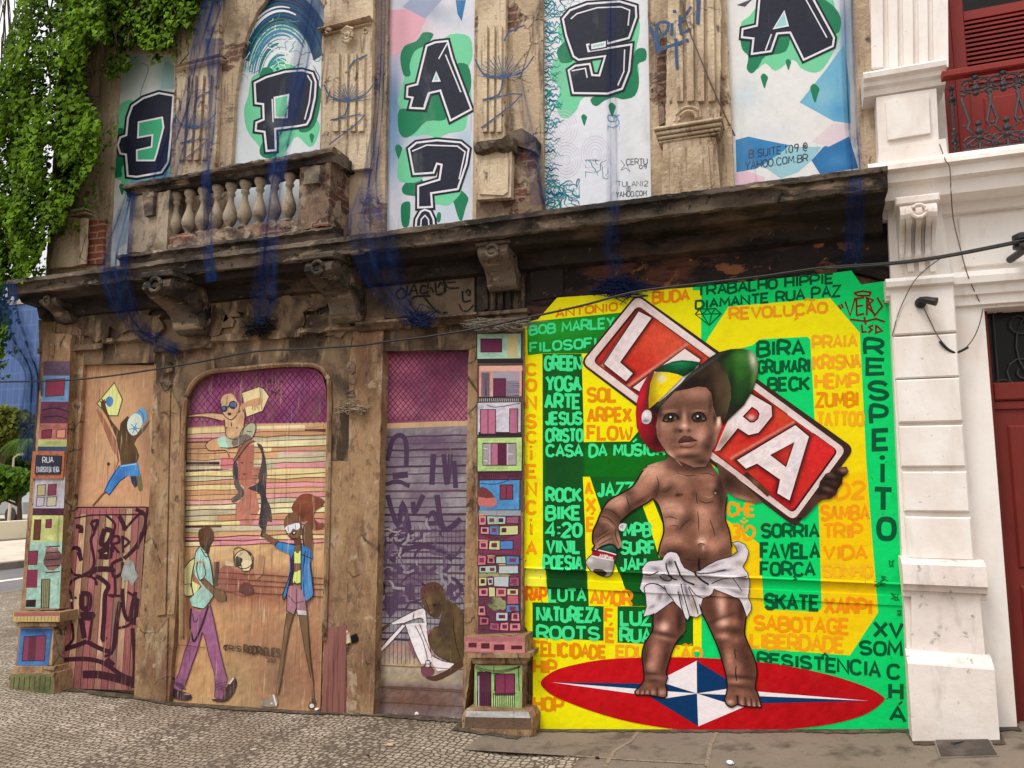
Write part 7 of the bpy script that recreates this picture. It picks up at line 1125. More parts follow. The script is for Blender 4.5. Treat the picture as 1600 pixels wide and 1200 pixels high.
for pl, w in (([(1016, 40), (1030, 84), (1026, 40), (1044, 36), (1040, 52), (1028, 56)], 5), ([(1050, 36), (1050, 56)], 5), ([(1062, 24), (1064, 52), (1078, 44)], 4), ([(1080, 10), (1060, 40)], 4), ([(1092, -4), (1090, 38)], 6), ([(1024, 80), (1076, 62)], 5), ([(1056, 60), (1058, 108)], 5)): a.stroke(pl, w, SB_, smooth=3)
a.ell(1054, 18, 3, 3, SB_); o = a.build('sprayed_word', M_SPRAY, BLD); o['label'] = 'blue sprayed word on the pilaster left of the last window'
a = Art(.024); a.at(400, 300, 3.75); BK = (16, 15, 16)
for pl, w in (([(815, 530), (880, 505), (940, 500)], 2.4), ([(890, 505), (880, 600), (845, 625), (820, 600), (850, 565), (880, 590), (900, 600), (925, 545), (945, 600)], 2.6), ([(910, 580), (945, 578)], 2), ([(1000, 555), (970, 550), (965, 590), (1000, 590), (1025, 560), (1040, 590)], 2.8), ([(1010, 520), (1005, 610)], 2), ([(1050, 530), (1060, 600), (1110, 580), (1085, 530), (1065, 560)], 3), ([(1100, 505), (1105, 590)], 3), ([(1180, 495), (1115, 500), (1120, 560), (1190, 560)], 3), ([(1120, 530), (1170, 528)], 2), ([(900, 665), (925, 615), (1020, 610)], 3), ([(985, 615), (1060, 700), (1120, 705)], 3), ([(1190, 655), (1205, 690), (1240, 695), (1275, 660)], 2.2), ([(1210, 580), (1215, 640), (1258, 635)], 3), ([(1250, 570), (1230, 585), (1250, 605), (1255, 575)], 3)): a.stroke(pl, w, BK, smooth=3)
o = a.build('sprayed_word', M_SPRAY, BLD); o['label'] = 'black sprayed tag on the grey frieze panel'
# ================================================================== white building next door
WB = empty('white_building', (P(1480, 1140, 0).x, 0, Z(1480, 1140, 0)), 'white plastered house with red shutters, door and grooved corner pilaster', 'building')
def wp(mb, name, mat=M_WHITE, parent=WB, label=None, smooth=False): return part(mb, name, mat, parent, label, smooth)
XW = X(1389, 600); XE = X(2100, 700)
zc = P(1480, 246, .30).z
# wall with a door opening (right) and a window opening above
dl, dt = X(1547, 600, 0), Z(1547, 481, 0); dr = dl + 1.25; zg = Z(1480, 1190, 0)
wl, wr, wb = X(1476, 150, 0), X(1476, 150, 0) + 1.35, zc - .03
mb = MB(); mb.box(XW + .012, dl, zg, dt, -.4, 0); mb.box(dr, XE, zg, dt, -.4, 0); mb.box(XW + .012, XE, dt + .0005, zc - .03, -.4, -.0005); mb.box(XW + .012, wl, zc - .03, Z(1400, -420), -.4, .0); mb.box(wr, XE, zc - .03, Z(1400, -420), -.4, .0); mb.box(XW + .013, XE - .01, Z(1400, -420), Z(1400, -560), -.4, 0)
mb.box(XW + .03, XE - .02, zg, Z(1400, -540), -5.5, -.41)
wp(mb, 'wall')
# lower pilaster of blocks
o = wp(MB().prism([(1390, 452), (1489, 446), (1522, 880), (1534, 1160), (1424, 1160), (1410, 880)], .10, -.2), 'pilaster')
for y0, y1, xl, xr, l1, r1 in ((458, 518, 1391, 1491, 1394, 1494), (527, 588, 1395, 1495, 1399, 1499), (594, 658, 1400, 1500, 1404, 1504), (666, 729, 1404, 1505, 1408, 1510), (737, 800, 1409, 1511, 1413, 1516), (807, 876, 1414, 1517, 1419, 1523)):
    a_, b_ = P(xl, y0, .13), P(r1, y1, .13); c_ = P(xr, y0, .13)
    MBx = MB().box(a_.x, c_.x, b_.z, a_.z, .05, .135, .008); wp(MBx, 'rusticated_block', M_WHITE, o)
zk = P(1475, 884, .2).z; x0, x1 = X(1411, 900, .2), X(1543, 900, .2)
pk = [(zk + .035, 0), (zk + .03, .13), (zk, .19), (zk - .11, .20), (zk - .125, .17), (zk - .15, .165), (zk - .16, .14), (zk - .19, .135), (zk - .20, .08)]
wp(MB().sweepx(x0, x1, pk), 'pilaster_band', M_WHITE_B, o)
wp(MB().prism([(1424, 930), (1531, 932), (1540, 1030), (1424, 1030)], .14, .0), 'pilaster_shaft', M_WHITE_B, o)
p0 = P(1418, 1034, .22); p1 = P(1553, 1034, .22)
wp(MB().sweepx(p0.x, p1.x, [(p0.z + .055, .1), (p0.z + .05, .15), (p0.z, .215), (p0.z - .01, .22), (zg, .225), (zg, .1)]), 'pilaster_base', M_WHITE_B, o)
# entablature over the pilaster and over the door
zn = P(1440, 437, .16).z
wp(MB().sweepx(X(1384, 440, .16), X(1490, 425, .16), [(zn + .03, 0), (zn + .025, .15), (zn, .17), (zn - .03, .165), (zn - .04, .13), (zn - .075, .125), (zn - .085, .105), (zn - .10, .10), (zn - .10, 0)]), 'pilaster_capital', M_WHITE, o)
wp(MB().sweepx(X(1490, 425, .1), XE, [(zn + .05, .001), (zn + .045, .085), (zn + .01, .10), (zn - .03, .095), (zn - .04, .06), (zn - .09, .055), (zn - .10, .03), (zn - .15, .028), (zn - .155, .001)]), 'string_course')
wp(MB().prism([(1385, 300), (1466, 290), (1486, 430), (1392, 440)], .06, -.2), 'frieze_pier')
wp(flutes(1412, 1464, 372, 424, 3, .061, 3, .45), 'fluting')
a_, b_ = P(1497, 342, .0), P(1620, 404, .0); wp(MB().box(a_.x, XE - .4, b_.z - .02, a_.z, -.1, .022, .006), 'frieze_panel')
# console
cons = corbel(1404, 1462, 306, .36, .20, .06, 'console', M_WHITE, WB, None, True)
# cornice
wp(MB().sweepx(X(1357, 268, .3), XE, [(zc + .04, 0), (zc + .03, .28), (zc, .30), (zc - .03, .305), (zc - .045, .27), (zc - .10, .262), (zc - .115, .22), (zc - .19, .20), (zc - .20, .05), (zc - .26, .045), (zc - .27, 0)]), 'cornice')
# upper pilaster, pedestal and plaque
o = wp(MB().prism([(1357, -260), (1478, -270), (1481, 100), (1366, 112)], .10, -.2), 'upper_pilaster')
for xa_, xb_ in ((1357, 1377), (1384, 1400), (1407, 1424), (1431, 1447), (1454, 1479)):
    wp(MB().prism([(xa_, -260), (xb_, -260), (xb_ + 3, 104), (xa_ + 5, 106)], .125, .101), 'fillet', M_WHITE, o)
zp = P(1413, 105, .22).z
wp(MB().sweepx(X(1349, 115, .22), X(1479, 96, .22), [(zp + .02, 0), (zp + .015, .21), (zp, .225), (zp - .03, .22), (zp - .045, .19), (zp - .07, .185), (zp - .085, .16), (zp - .12, .15), (zp - .13, .11), (zp - .14, 0)]), 'pilaster_cap', M_WHITE, o)
wp(MB().prism([(1369, 152), (1463, 138), (1467, 222), (1373, 240)], .15, 0), 'pedestal', M_WHITE, o)
wp(MB().prism([(1384, 158), (1451, 147), (1454, 207), (1387, 218)], .172, .151), 'plaque', M_WHITE, o)
wp(MB().prism([(1373, 232), (1478, 216), (1482, 250), (1371, 268)], .18, 0), 'pedestal_base', M_WHITE, o)
# red window with louvres
win = wp(MB().box(wl, wl + .07, wb, wb + 3.2, -.12, -.04).box(wl + .66, wl + .74, wb, wb + 3.2, -.12, -.041).box(wr - .07, wr, wb, wb + 3.2, -.12, -.04), 'window', M_RED, WB, 'tall red window with louvred shutters')
zg0, zg1 = Z(1520, 30, -.06), Z(1520, 108, -.06)
for s in (0, 1):
    x0, x1 = (wl + .071, wl + .659) if s == 0 else (wl + .741, wr - .071)
    lf = wp(MB().box(x0, x0 + .08, wb, wb + 3.1, -.10, -.055, .006).box(x1 - .08, x1, wb, wb + 3.1, -.10, -.055, .006).box(x0 + .08, x1 - .08, zg0, zg0 + .06, -.10, -.056).box(x0 + .08, x1 - .08, zg1 - .10, zg1, -.10, -.056).box(x0 + .08, x1 - .08, wb, wb + .1, -.1, -.056), 'shutter', M_RED, win)
    wp(MB().box(x0 + .081, x1 - .081, zg0 + .06, wb + 3.0, -.10, -.075), 'pane', M_GLASS, lf)
    wp(MB().box(x0 + .081, x1 - .081, wb + .1, zg1 - .1, -.10, -.07).box(x0 + .15, x1 - .15, wb + .2, zg1 - .2, -.07, -.06, .01), 'panel', M_RED, lf)
    m = MB(); nsl = 11; h = (zg0 - zg1) / nsl
    for k in range(nsl):
        z = zg1 + h * (k + .5); m.add([(x0 + .08, .10, z + h * .42), (x1 - .08, .10, z + h * .42), (x1 - .08, .06, z + h * .1), (x0 + .08, .06, z + h * .1), (x0 + .08, .10, z - h * .02), (x1 - .08, .10, z - h * .02), (x1 - .08, .06, z - h * .38), (x0 + .08, .06, z - h * .38)], [(0, 1, 2, 3), (7, 6, 5, 4), (3, 2, 6, 7), (0, 4, 5, 1)])
    wp(m, 'louvre', M_RED, lf)
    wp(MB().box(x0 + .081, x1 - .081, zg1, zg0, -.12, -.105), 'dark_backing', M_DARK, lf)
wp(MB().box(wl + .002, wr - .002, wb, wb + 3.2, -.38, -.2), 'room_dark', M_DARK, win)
# balcony rail with cast iron balusters
DBW = .26; zr_ = P(1540, 100, DBW).z; xr0 = X(1475, 112, DBW)
rail = wp(MB().box(xr0 - .01, XE, zr_ - .045, zr_, DBW - .05, DBW + .01, .008), 'balcony_rail', M_RED)
zb_ = zc + .035
def scroll(cx, cz, r, a0, turns, mb, y, t=.009, flip=1):
    mb.tube([(cx + flip * r * (1 - .7 * k / 14) * math.cos(a0 + turns * 6.2832 * k / 14), y, cz + r * (1 - .7 * k / 14) * math.sin(a0 + turns * 6.2832 * k / 14)) for k in range(15)], t, 5)
def iron_baluster(x, y, z0, z1):
    H = z1 - z0; w = H * .17; m = MB()
    for f in (1, -1):
        m.tube([(x + f * w * .55, y, z0 + H * .78), (x + f * w * .95, y, z0 + H * .70), (x + f * w * .55, y, z0 + H * .38), (x + f * w * .7, y, z0 + H * .30), (x + f * w * .35, y, z0 + H * .22)], .0085, 5)
        scroll(x + f * w * .45, z0 + H * .86, w * .5, .5, 1.1, m, y, .007, f); scroll(x + f * w * .5, z0 + H * .12, w * .55, -.6, 1.1, m, y, .007, f); m.tube([(x + f * w * .9, y, z0 + H * .01), (x + f * w * .8, y, z0 + H * .10), (x + f * w * .2, y, z0 + H * .17)], .007, 5)
        m.tube([(x, y, z0 + H * .95), (x + f * w * .8, y, z0 + H * .93), (x + f * w, y, z0 + H * .82), (x + f * w * .3, y, z0 + H * .76)], .007, 5); m.tube([(x + f * w * .8, y, z0 + H * .34), (x + f * w * 1.0, y, z0 + H * .36)], .007, 5); m.tube([(x + f * w * .7, y, z0 + H * .745), (x + f * w * 1.05, y, z0 + H * .77)], .007, 5)
    for zz, r in ((.97, .018), (.82, .022), (.76, .018), (.36, .018), (.26, .022), (.18, .018)): m.lathe((x, y, z0 + H * zz - r), [(r * .4, 0), (r, r * .6), (r, r * 1.2), (r * .4, r * 1.9)], 8)
    m.tube([(x, y, z0 + H * .17), (x, y, z0 + H * .34)], .008, 6); m.tube([(x, y, z0), (x, y, z0 + H * .1)], .010, 6); m.tube([(x - w * 1.05, y, z0 + .008), (x + w * 1.05, y, z0 + .008)], .012, 5)
    return m
bx0, bx1 = X(1527, 170, DBW - .02), X(1571, 170, DBW - .02); yb_ = -(DBW - .02)
pb = iron_baluster(0, 0, 0, zr_ - .045 - zb_).build('rail_baluster', M_IRON)
for i in range(7):
    o = pb if i == 0 else pb.copy()
    if i: COL.objects.link(o)
    o.parent = rail; o.location = Vector((bx0 + (bx1 - bx0) * i, yb_, zb_)) - world_org(rail)
o = pb.copy(); COL.objects.link(o); o.parent = rail; o.rotation_euler = (0, 0, math.radians(78)); o.location = Vector((X(1489, 175, .13), -.13, zb_)) - world_org(rail)
# door
door = wp(MB().box(dl, dl + .035, zg, dt, -.2, -.10).box(dr - .035, dr, zg, dt, -.2, -.10), 'door', M_RED2, WB, 'dark red panelled door under an iron transom grille')
zt_ = Z(1570, 598, -.13); wp(MB().box(dl + .036, dr - .036, zt_ - .11, zt_, -.2, -.11, .01).box(dl + .036, dr - .036, zt_ - .16, zt_ - .115, -.2, -.125), 'transom_bar', M_RED2, door)
wp(MB().box(dl + .036, dr - .036, zt_ + .001, dt, -.25, -.19), 'transom_pane', M_GLASS, door)
m = MB(); cz = (zt_ + dt) / 2; yy = .165
for cx in (dl + .35, dl + .95):
    for f in (1, -1):
        for g_ in (1, -1): scroll(cx + f * .13, cz + g_ * .15, .10, g_ * 1.2, 1.3, m, yy, .0042, f); scroll(cx + f * .24, cz + g_ * .26, .07, 0, 1.2, m, yy, .004, f)
        m.tube([(cx + f * .27, yy, zt_), (cx + f * .27, yy, dt)], .0045, 5); m.tube([(cx - .27, yy, cz + f * .32), (cx + .27, yy, cz + f * .32)], .004, 5)
    m.tube([(cx + .16 * math.cos(k * .35), yy, cz + .24 * math.sin(k * .35)) for k in range(19)], .0042, 5)
wp(m, 'transom_grille', M_IRON, door)
wp(MB().box(dl + .036, dr - .036, zg, zt_ - .161, -.2, -.14).box(dl + .10, dl + .52, zg + 1.1, zt_ - .26, -.14, -.125, .012).box(dl + .60, dr - .10, zg + 1.1, zt_ - .26, -.14, -.125, .012).box(dl + .10, dl + .52, zg + .2, zg + 1.0, -.14, -.125, .012).box(dl + .60, dr - .10, zg + .2, zg + 1.0, -.14, -.125, .012), 'door_leaf', M_RED2, door)
# ------------------------------------------------------------------ spotlight, bracket and cables
lc = P(1438, 474, .135)
sp = empty('wall_spotlight', (lc.x, lc.y, lc.z), 'small black spotlight fixed to the top block of the white pilaster', 'spotlight')
def yt(pts, r, seg=12): return MB().tube(pts, r, seg)
part(MB().tube([lc, lc + Vector((0, -.025, 0)), lc + Vector((0, -.04, 0))], [.032, .032, .015], 14), 'base', M_BLACK, sp)
part(MB().tube([lc + Vector((.0, -.03, .0)), lc + Vector((.02, -.07, .012))], .014, 8), 'arm', M_BLACK, sp)
part(MB().tube([lc + Vector((-.01, -.05, .014)), lc + Vector((.02, -.07, .005)), lc + Vector((.05, -.09, -.010)), lc + Vector((.07, -.10, -.018))], [.015, .021, .023, .026], 12), 'lamp_head', M_BLACK, sp)
bc = P(1597, 402, .05)
br = empty('cable_bracket', (bc.x, bc.y, bc.z), 'black insulator bracket on the white wall at the right edge', 'bracket')
k0, k1 = P(1578, 406, .02), P(1604, 388, .2); part(MB().tube([k0, k1], .022, 8), 'arm', M_BLACK, br); k2 = P(1597, 377, .2)
part(MB().lathe((k2.x, k2.y, k2.z - .05), [(.02, 0), (.05, .01), (.05, .03), (.03, .04), (.05, .06), (.05, .085), (.02, .1)], 12), 'insulator', M_BLACK, br)
M_WIRE = material('grey_wire', lin('5e544e'), bump=0)
def cable(pts, d, r, label, seg=6, mat=None, name='cable'):
    ds = d if isinstance(d, (list, tuple)) else [d] * len(pts)
    w = [P(x, y, q) for (x, y), q in zip(pts, ds)]
    fine = []
    for i in range(len(w) - 1):
        a, b, c, e = w[max(i - 1, 0)], w[i], w[i + 1], w[min(i + 2, len(w) - 1)]
        for k in range(5): t = k / 5; fine.append(.5 * (2 * b + (c - a) * t + (2 * a - 5 * b + 4 * c - e) * t * t + (3 * b - a - 3 * c + e) * t ** 3))
    fine.append(w[-1])
    return tag(MB().tube(fine, r, seg).build(name, mat or (M_BLACK if r > .0046 else M_WIRE), None, True), label, 'cable')
cable([(-60, 598), (0, 597), (133, 592), (293, 569), (392, 550), (480, 545), (560, 540), (603, 534), (667, 526), (741, 514), (818, 497), (845, 492), (915, 476), (987, 457), (1067, 446), (1180, 433), (1287, 418), (1388, 411), (1473, 400), (1590, 377), (1700, 356)], .24, .008, 'long black power cable sagging across both buildings')
cable([(1286, 420), (1388, 413), (1473, 402), (1592, 379)], .245, .008, 'second black cable twisted beside the long one by the bracket')
cable([(1468, 225), (1477, 250), (1484, 262), (1486, 300), (1490, 345), (1503, 398), (1512, 430), (1524, 458), (1533, 476)], [.19, .31, .31, .31, .2, .2, .11, .05, .02], .003, 'thin wire hanging down the white wall from the balcony')
cable([(1443, 480), (1455, 505), (1466, 526), (1480, 543), (1492, 551), (1506, 546), (1520, 530), (1530, 508), (1536, 482)], [.16, .14, .15, .14, .12, .09, .05, .03, .02], .003, 'looped grey cord of the spotlight with a dark splice')
cable([(1474, 401), (1450, 418), (1428, 440), (1412, 470), (1402, 495), (1394, 525)], [.24, .2, .19, .15, .145, .14], .0028, 'thin wire curving down beside the grooved pilaster')
cable([(1468, 533), (1480, 545), (1494, 551), (1512, 543)], [.15, .14, .125, .08], .008, 'dark taped splice at the bottom of the spotlight cord', 6)
cable([(1012, -40), (1062, -2), (1074, 40), (1098, 100), (1128, 170), (1150, 215)], [.1, .1, .1, .1, .05, -.05], .0045, 'grey wire slanting down the pilaster by the last window')
# ================================================================== ground
_base = [(12, 1090), (95, 1076), (212, 1089), (266, 1099), (465, 1113), (580, 1116), (724, 1126), (835, 1141), (1120, 1142), (1420, 1141), (1590, 1138)]
GXZ = [(P(x, y, 0).x, P(x, y, 0).z) for x, y in _base][1:]
def gz(x): return float(np.interp(x, [a for a, _ in GXZ], [b for _, b in GXZ]))
def G(px, py):
    q = ray(px, py); z = 0.0
    for _ in range(30): p = CAM + q * ((z - CAM.z) / q.z); z = gz(p.x)
    return Vector((p.x, p.y, z))
M_COB = material('portuguese_paving', lin('8d8072'), bump=0, rough=.85)
def _cobbles(m):
    c = Ctx(m.node_tree); bs = [n for n in m.node_tree.nodes if n.type == 'BSDF_PRINCIPLED'][0]; tc = c.n('ShaderNodeTexCoord'); co = tc.outputs['Object']
    w, _ = noise_fac(c, co, 2.5, (1, 1, 1), 0, 1, 3); ad = c.n('ShaderNodeVectorMath', operation='MULTIPLY_ADD'); c.l(w, ad.inputs[0]); ad.inputs[1].default_value = (.06, .06, 0); c.l(co, ad.inputs[2])
    v = c.n('ShaderNodeTexVoronoi'); v.feature = 'DISTANCE_TO_EDGE'; v.inputs['Scale'].default_value = 21; v.inputs['Randomness'].default_value = .55; c.l(ad.outputs[0], v.inputs['Vector'])
    v2 = c.n('ShaderNodeTexVoronoi'); v2.inputs['Scale'].default_value = 21; v2.inputs['Randomness'].default_value = .55; c.l(ad.outputs[0], v2.inputs['Vector'])
    mr = c.n('ShaderNodeMapRange'); mr.inputs[1].default_value = .03; mr.inputs[2].default_value = .16; c.l(v.outputs['Distance'], mr.inputs[0])
    sp = c.n('ShaderNodeSeparateColor'); c.l(v2.outputs['Color'], sp.inputs[0])
    a = mix(c, sp.outputs[0], lin4('b8a998'), lin4('978877')); f1, _ = noise_fac(c, co, .9, (1, 1, 1), .4, .62, 6); a = mix(c, f1, a, lin4('857563')); f2, _ = noise_fac(c, co, 5, (1, 1, 1), .55, .7, 6); a = mix(c, f2, a, lin4('cabcaa')); a = mix(c, mr.outputs[0], lin4('5c5044'), a); f3, _ = noise_fac(c, co, 60, (1, 1, 1), .6, .72, 6); a = mix(c, f3, a, lin4('5d5043'))
    c.l(a, bs.inputs['Base Color']); b = c.n('ShaderNodeBump'); b.inputs['Strength'].default_value = .8; b.inputs['Distance'].default_value = .012
    mx = c.n('ShaderNodeMath', operation='MULTIPLY_ADD'); c.l(sp.outputs[1], mx.inputs[0]); mx.inputs[1].default_value = .5; c.l(mr.outputs[0], mx.inputs[2]); c.l(mx.outputs[0], b.inputs['Height']); c.l(b.outputs[0], bs.inputs['Normal'])
_cobbles(M_COB)
M_CONC = material('worn_concrete', lin('7d7063'), [(1.2, (1, 1, 1), '85776a', .45, .62, .8), (5, (1, 1, 1), '4b4238', .52, .66, .75), (30, (1, 1, 1), '3a332c', .60, .70, .6), (90, (1, 1, 1), 'b5a898', .66, .72, .6)], bump=.6, bump_scale=45, rough=.9)
M_ASPH = material('asphalt', lin('6b6668'), [(.6, (1, 1, 1), '7a7474', .45, .6, .7), (60, (1, 1, 1), '4c4849', .55, .7, .6)], bump=.4, bump_scale=90, rough=.9)
M_KERB = material('kerb_stone', lin('7a7068'), [(3, (1, 1, 1), '5b524a', .5, .65, .7)], bump=.4, bump_scale=30)
M_PALE = material('pale_pavement', lin('c4b8a8'), [(1, (1, 1, 1), 'a89c8c', .45, .62, .7), (40, (1, 1, 1), '8c8072', .6, .7, .5)], bump=.3, bump_scale=40)
def struct(mb, name, mat): return tag(mb.build(name, mat), kind='structure')
xs = [x for x, _ in GXZ]; zL = GXZ[0][1]
XC = xs[0]
def strip(name, mat, xa, xb, y0, y1, off, n=60, jit=0):
    mb = MB(); vs = []; cols_ = sorted(set([xa, xb] + [x for x in xs if xa < x < xb] + [xa + (xb - xa) * i / n for i in range(n + 1)]))
    for x in cols_: z = gz(x) + off; vs += [(x, y0, z), (x, y1, z)]
    mb.add(vs, [(2 * i, 2 * i + 2, 2 * i + 3, 2 * i + 1) for i in range(len(cols_) - 1)]); return struct(mb, name, mat)
def xat(py): q = ray(0, py); return (CAM + q * ((zL - .1 - CAM.z) / q.z)).x
x_s, x_w, x_k, x_p = xat(935), xat(906), xat(889), xat(852)
gm = MB(); gm.add([(-1500, -1500, zL - .16), (1500, -1500, zL - .16), (1500, 1500, zL - .16), (-1500, 1500, zL - .16)], [(0, 1, 2, 3)]); struct(gm, 'ground', M_ASPH)
strip('sidewalk', M_COB, x_s + .16, 14, -14, 40, 0)
struct(MB().box(x_s, x_s + .155, zL - .3, zL + .003, -40, 14, .01), 'kerb', M_KERB)
def flat(name, mat, xa, xb, z, y0=-60, y1=120): m = MB(); m.add([(xa, y0, z), (xb, y0, z), (xb, y1, z), (xa, y1, z)], [(0, 1, 2, 3)]); return struct(m, name, mat)
flat('road', M_ASPH, x_k, x_s - .001, zL - .13)
flat('road_marking', material('road_paint', lin('d8d4cc'), [(8, (1, 1, 1), '8a8680', .55, .7, .6)], bump=.1), x_w - .1, x_w + .1, zL - .126)
struct(MB().box(x_k - .25, x_k - .001, zL - .3, zL + .02, -120, 60, .02), 'far_kerb', M_KERB)
flat('far_pavement', M_PALE, x_p, x_k - .251, zL + .015)
struct(MB().box(x_p - .3, x_p - .001, zL - .3, zL + .05, -120, 60, .02), 'square_kerb', M_KERB)
flat('square', M_PALE, x_p - 60, x_p - .301, zL + .03)
# concrete apron
pts = [(773, 1141.5), (722, 1172), (906, 1183), (893, 1204), (880, 1240), (1900, 1240), (1900, 1143), (1560, 1139), (1420, 1139.5), (1120, 1140)]
w = [G(*p) for p in pts]; mb = MB(); n = 40
def sheet(name, mat, poly, off):
    V = [Vector((p.x, p.y)) for p in poly]; k = len(V); x0, x1 = min(v.x for v in V), max(v.x for v in V); y0, y1 = min(v.y for v in V), max(v.y for v in V)
    gx = list(np.arange(x0, x1, .12)); gy = list(np.arange(y0, y1, .12)); ins = [Vector((x, y)) for x in gx for y in gy]
    r = delaunay_2d_cdt(V + ins, [(i, (i + 1) % k) for i in range(k)], [], 1, 1e-4)
    m = MB(); m.add([(p.x, p.y, gz(p.x) + off) for p in r[0]], [tuple(f) for f in r[2]]); return struct(m, name, mat)
w[0].y = w[-1].y = w[-2].y = w[-3].y = .3
sheet('concrete_apron', M_CONC, w, .004)
crk = MB()
for path in ([(998, 1144), (985, 1160), (960, 1175), (945, 1200)], [(1120, 1146), (1110, 1165), (1104, 1200)], [(900, 1183), (1000, 1190), (1100, 1195)]):
    q = [G(*p) for p in path]
    for a_, b_ in zip(q, q[1:]): d_ = (b_ - a_).normalized(); nn = Vector((-d_.y, d_.x, 0)) * .012; crk.add([a_ + nn + Vector((0, 0, .0075)), b_ + nn + Vector((0, 0, .0075)), b_ - nn + Vector((0, 0, .0075)), a_ - nn + Vector((0, 0, .0075))], [(0, 1, 2, 3)])
struct(crk, 'pavement_joint', material('joint_mortar', lin('8f7f6c'), [(30, (1, 1, 1), '4c4238', .5, .65, .7)], bump=.4))
# dirt gathered against the walls
dr = random.Random(17); dm = MB(); vs = []
for i in range(260):
    px_ = 90 + i * 5.8; b_ = P(px_, 1140, 0); x_ = b_.x; z_ = gz(x_) + .009; wv = .05 + .05 * mnoise.noise(Vector((x_ * 2.2, 0, 3))) + dr.uniform(0, .025); off = .17 if 724 < px_ < 832 else (.23 if 1416 < px_ < 1556 else 0); vs += [(x_, .02, z_), (x_, -off - max(.012, wv), z_)]
dm.add(vs, [(2 * i, 2 * i + 2, 2 * i + 3, 2 * i + 1) for i in range(259)]); struct(dm, 'pavement_dirt', material('gutter_dirt', lin('4a4036'), [(14, (1, 1, 1), '6e6152', .45, .6, .8), (50, (1, 1, 1), '2a241e', .55, .68, .8)], bump=.6, bump_scale=60))
# access cover
cc = [G(1455, 1147), G(1540, 1146), G(1562, 1184), G(1468, 1187)]; ctr = sum(cc, Vector()) / 4
cov = empty('access_cover', ctr, 'dark rectangular access cover in the pavement before the white pilaster', 'access cover')
def slab_(poly, h0, h1, name, mat, par): part(MB().add([p + Vector((0, 0, h0)) for p in poly] + [p + Vector((0, 0, h1)) for p in poly], [(3, 2, 1, 0), (4, 5, 6, 7)] + [(i, (i + 1) % 4, (i + 1) % 4 + 4, i + 4) for i in range(4)]), name, mat, par)
slab_(cc, -.02, .010, 'frame', M_KERB, cov); slab_([ctr + (p - ctr) * .93 for p in cc], .0, .014, 'cover_plate', material('dark_cover', lin('4a423b'), [(8, (1, 1, 1), '6b6058', .5, .66, .7), (60, (1, 1, 1), '2c2622', .6, .7, .6)], bump=.6, bump_scale=50), cov)
slab_([ctr + Vector((dx, dy, 0)) for dx, dy in ((-.06, -.02), (.0, .03), (.01, .02), (-.05, -.03))], .014, .02, 'handle', M_IRON, cov)
# litter
def litter(px, py, s, col, name, label, cat, flat_=.35):
    s *= .58; p = G(px, py); rng = random.Random(int(px * 7 + py)); m = MB(); bm = bmesh.new(); bmesh.ops.create_icosphere(bm, subdivisions=2, radius=s)
    vs = [(v.co.x * rng.uniform(.7, 1.3), v.co.y * rng.uniform(.7, 1.3), max(0, v.co.z * flat_ * rng.uniform(.5, 1.4) + s * flat_)) for v in bm.verts]; fs = [tuple(v.index for v in f.verts) for f in bm.faces]; bm.free(); m.add(vs, fs)
    o = m.build(name, material(name + '_skin', lin(col), [(40, (1, 1, 1), '8a8070', .55, .7, .4)], bump=.2)); o.location = p + Vector((0, 0, .006)); return tag(o, label, cat)
litter(495, 1112, .028, 'e6e0d8', 'crumpled_paper', 'white crumpled paper ball at the foot of the plum board', 'paper', .8); litter(651, 1119, .026, 'ded8d0', 'crumpled_paper', 'white crumpled paper in front of the roller shutter', 'paper', .8); litter(610, 1165, .040, 'c8a888', 'dry_leaf', 'tan dry leaf lying alone on the cobbles', 'leaf', .12); litter(575, 1183, .020, '221c18', 'bottle_cap', 'small dark cap on the cobbles left of the tan leaf', 'cap', .4); litter(779, 1141, .016, 'b02832', 'candy_wrapper', 'tiny red wrapper at the foot of the house pilaster', 'wrapper', .3); litter(1141, 1196, .035, 'e4e6ee', 'crumpled_wrapper', 'white and blue wrapper at the bottom edge below the surfboard', 'wrapper', .5); litter(933, 1187, .022, '2a221c', 'dry_leaf', 'dark curled leaf on the edge of the concrete', 'leaf', .5); litter(545, 1139, .018, 'd8ccb8', 'paper_scrap', 'pale paper scrap on the cobbles before the arched panel', 'paper', .2); litter(472, 1096, .015, 'e8e4de', 'paper_scrap', 'tiny white scrap against the foot of the arched panel', 'paper', .6)
# ------------------------------------------------------------------ street name plate on the corner pilaster
pa, pb_ = P(56, 712, .09), P(96, 741, .09); sgn = empty('street_sign', ((pa.x + pb_.x) / 2, pa.y, pb_.z), 'navy enamel street name plate on the corner pilaster', 'sign')
part(MB().prism([(51, 705), (101, 705), (98, 748), (48, 748)], .096, .085), 'frame', material('sign_frame', lin('b06a48'), [(20, (1, 1, 1), '6a4030', .5, .65, .7)], bump=.5), sgn)
part(MB().prism([(56, 711), (96, 712), (94, 741), (54, 741)], .104, .0965), 'plate', material('navy_enamel', lin('1c2038'), [(20, (1, 1, 1), '3a3a4a', .56, .68, .6)], rough=.4, bump=.1), sgn)
a = Art(.105); a.text('RUA', (66, 714, 724, 84, 713, 723), (190, 190, 196), .15); a.text('EVARISTO DA VEIGA', (57, 729, 738, 93, 729, 738), (186, 186, 194), .10, .5); a.build('lettering', material('sign_lettering', vcol=True, bump=0), sgn)
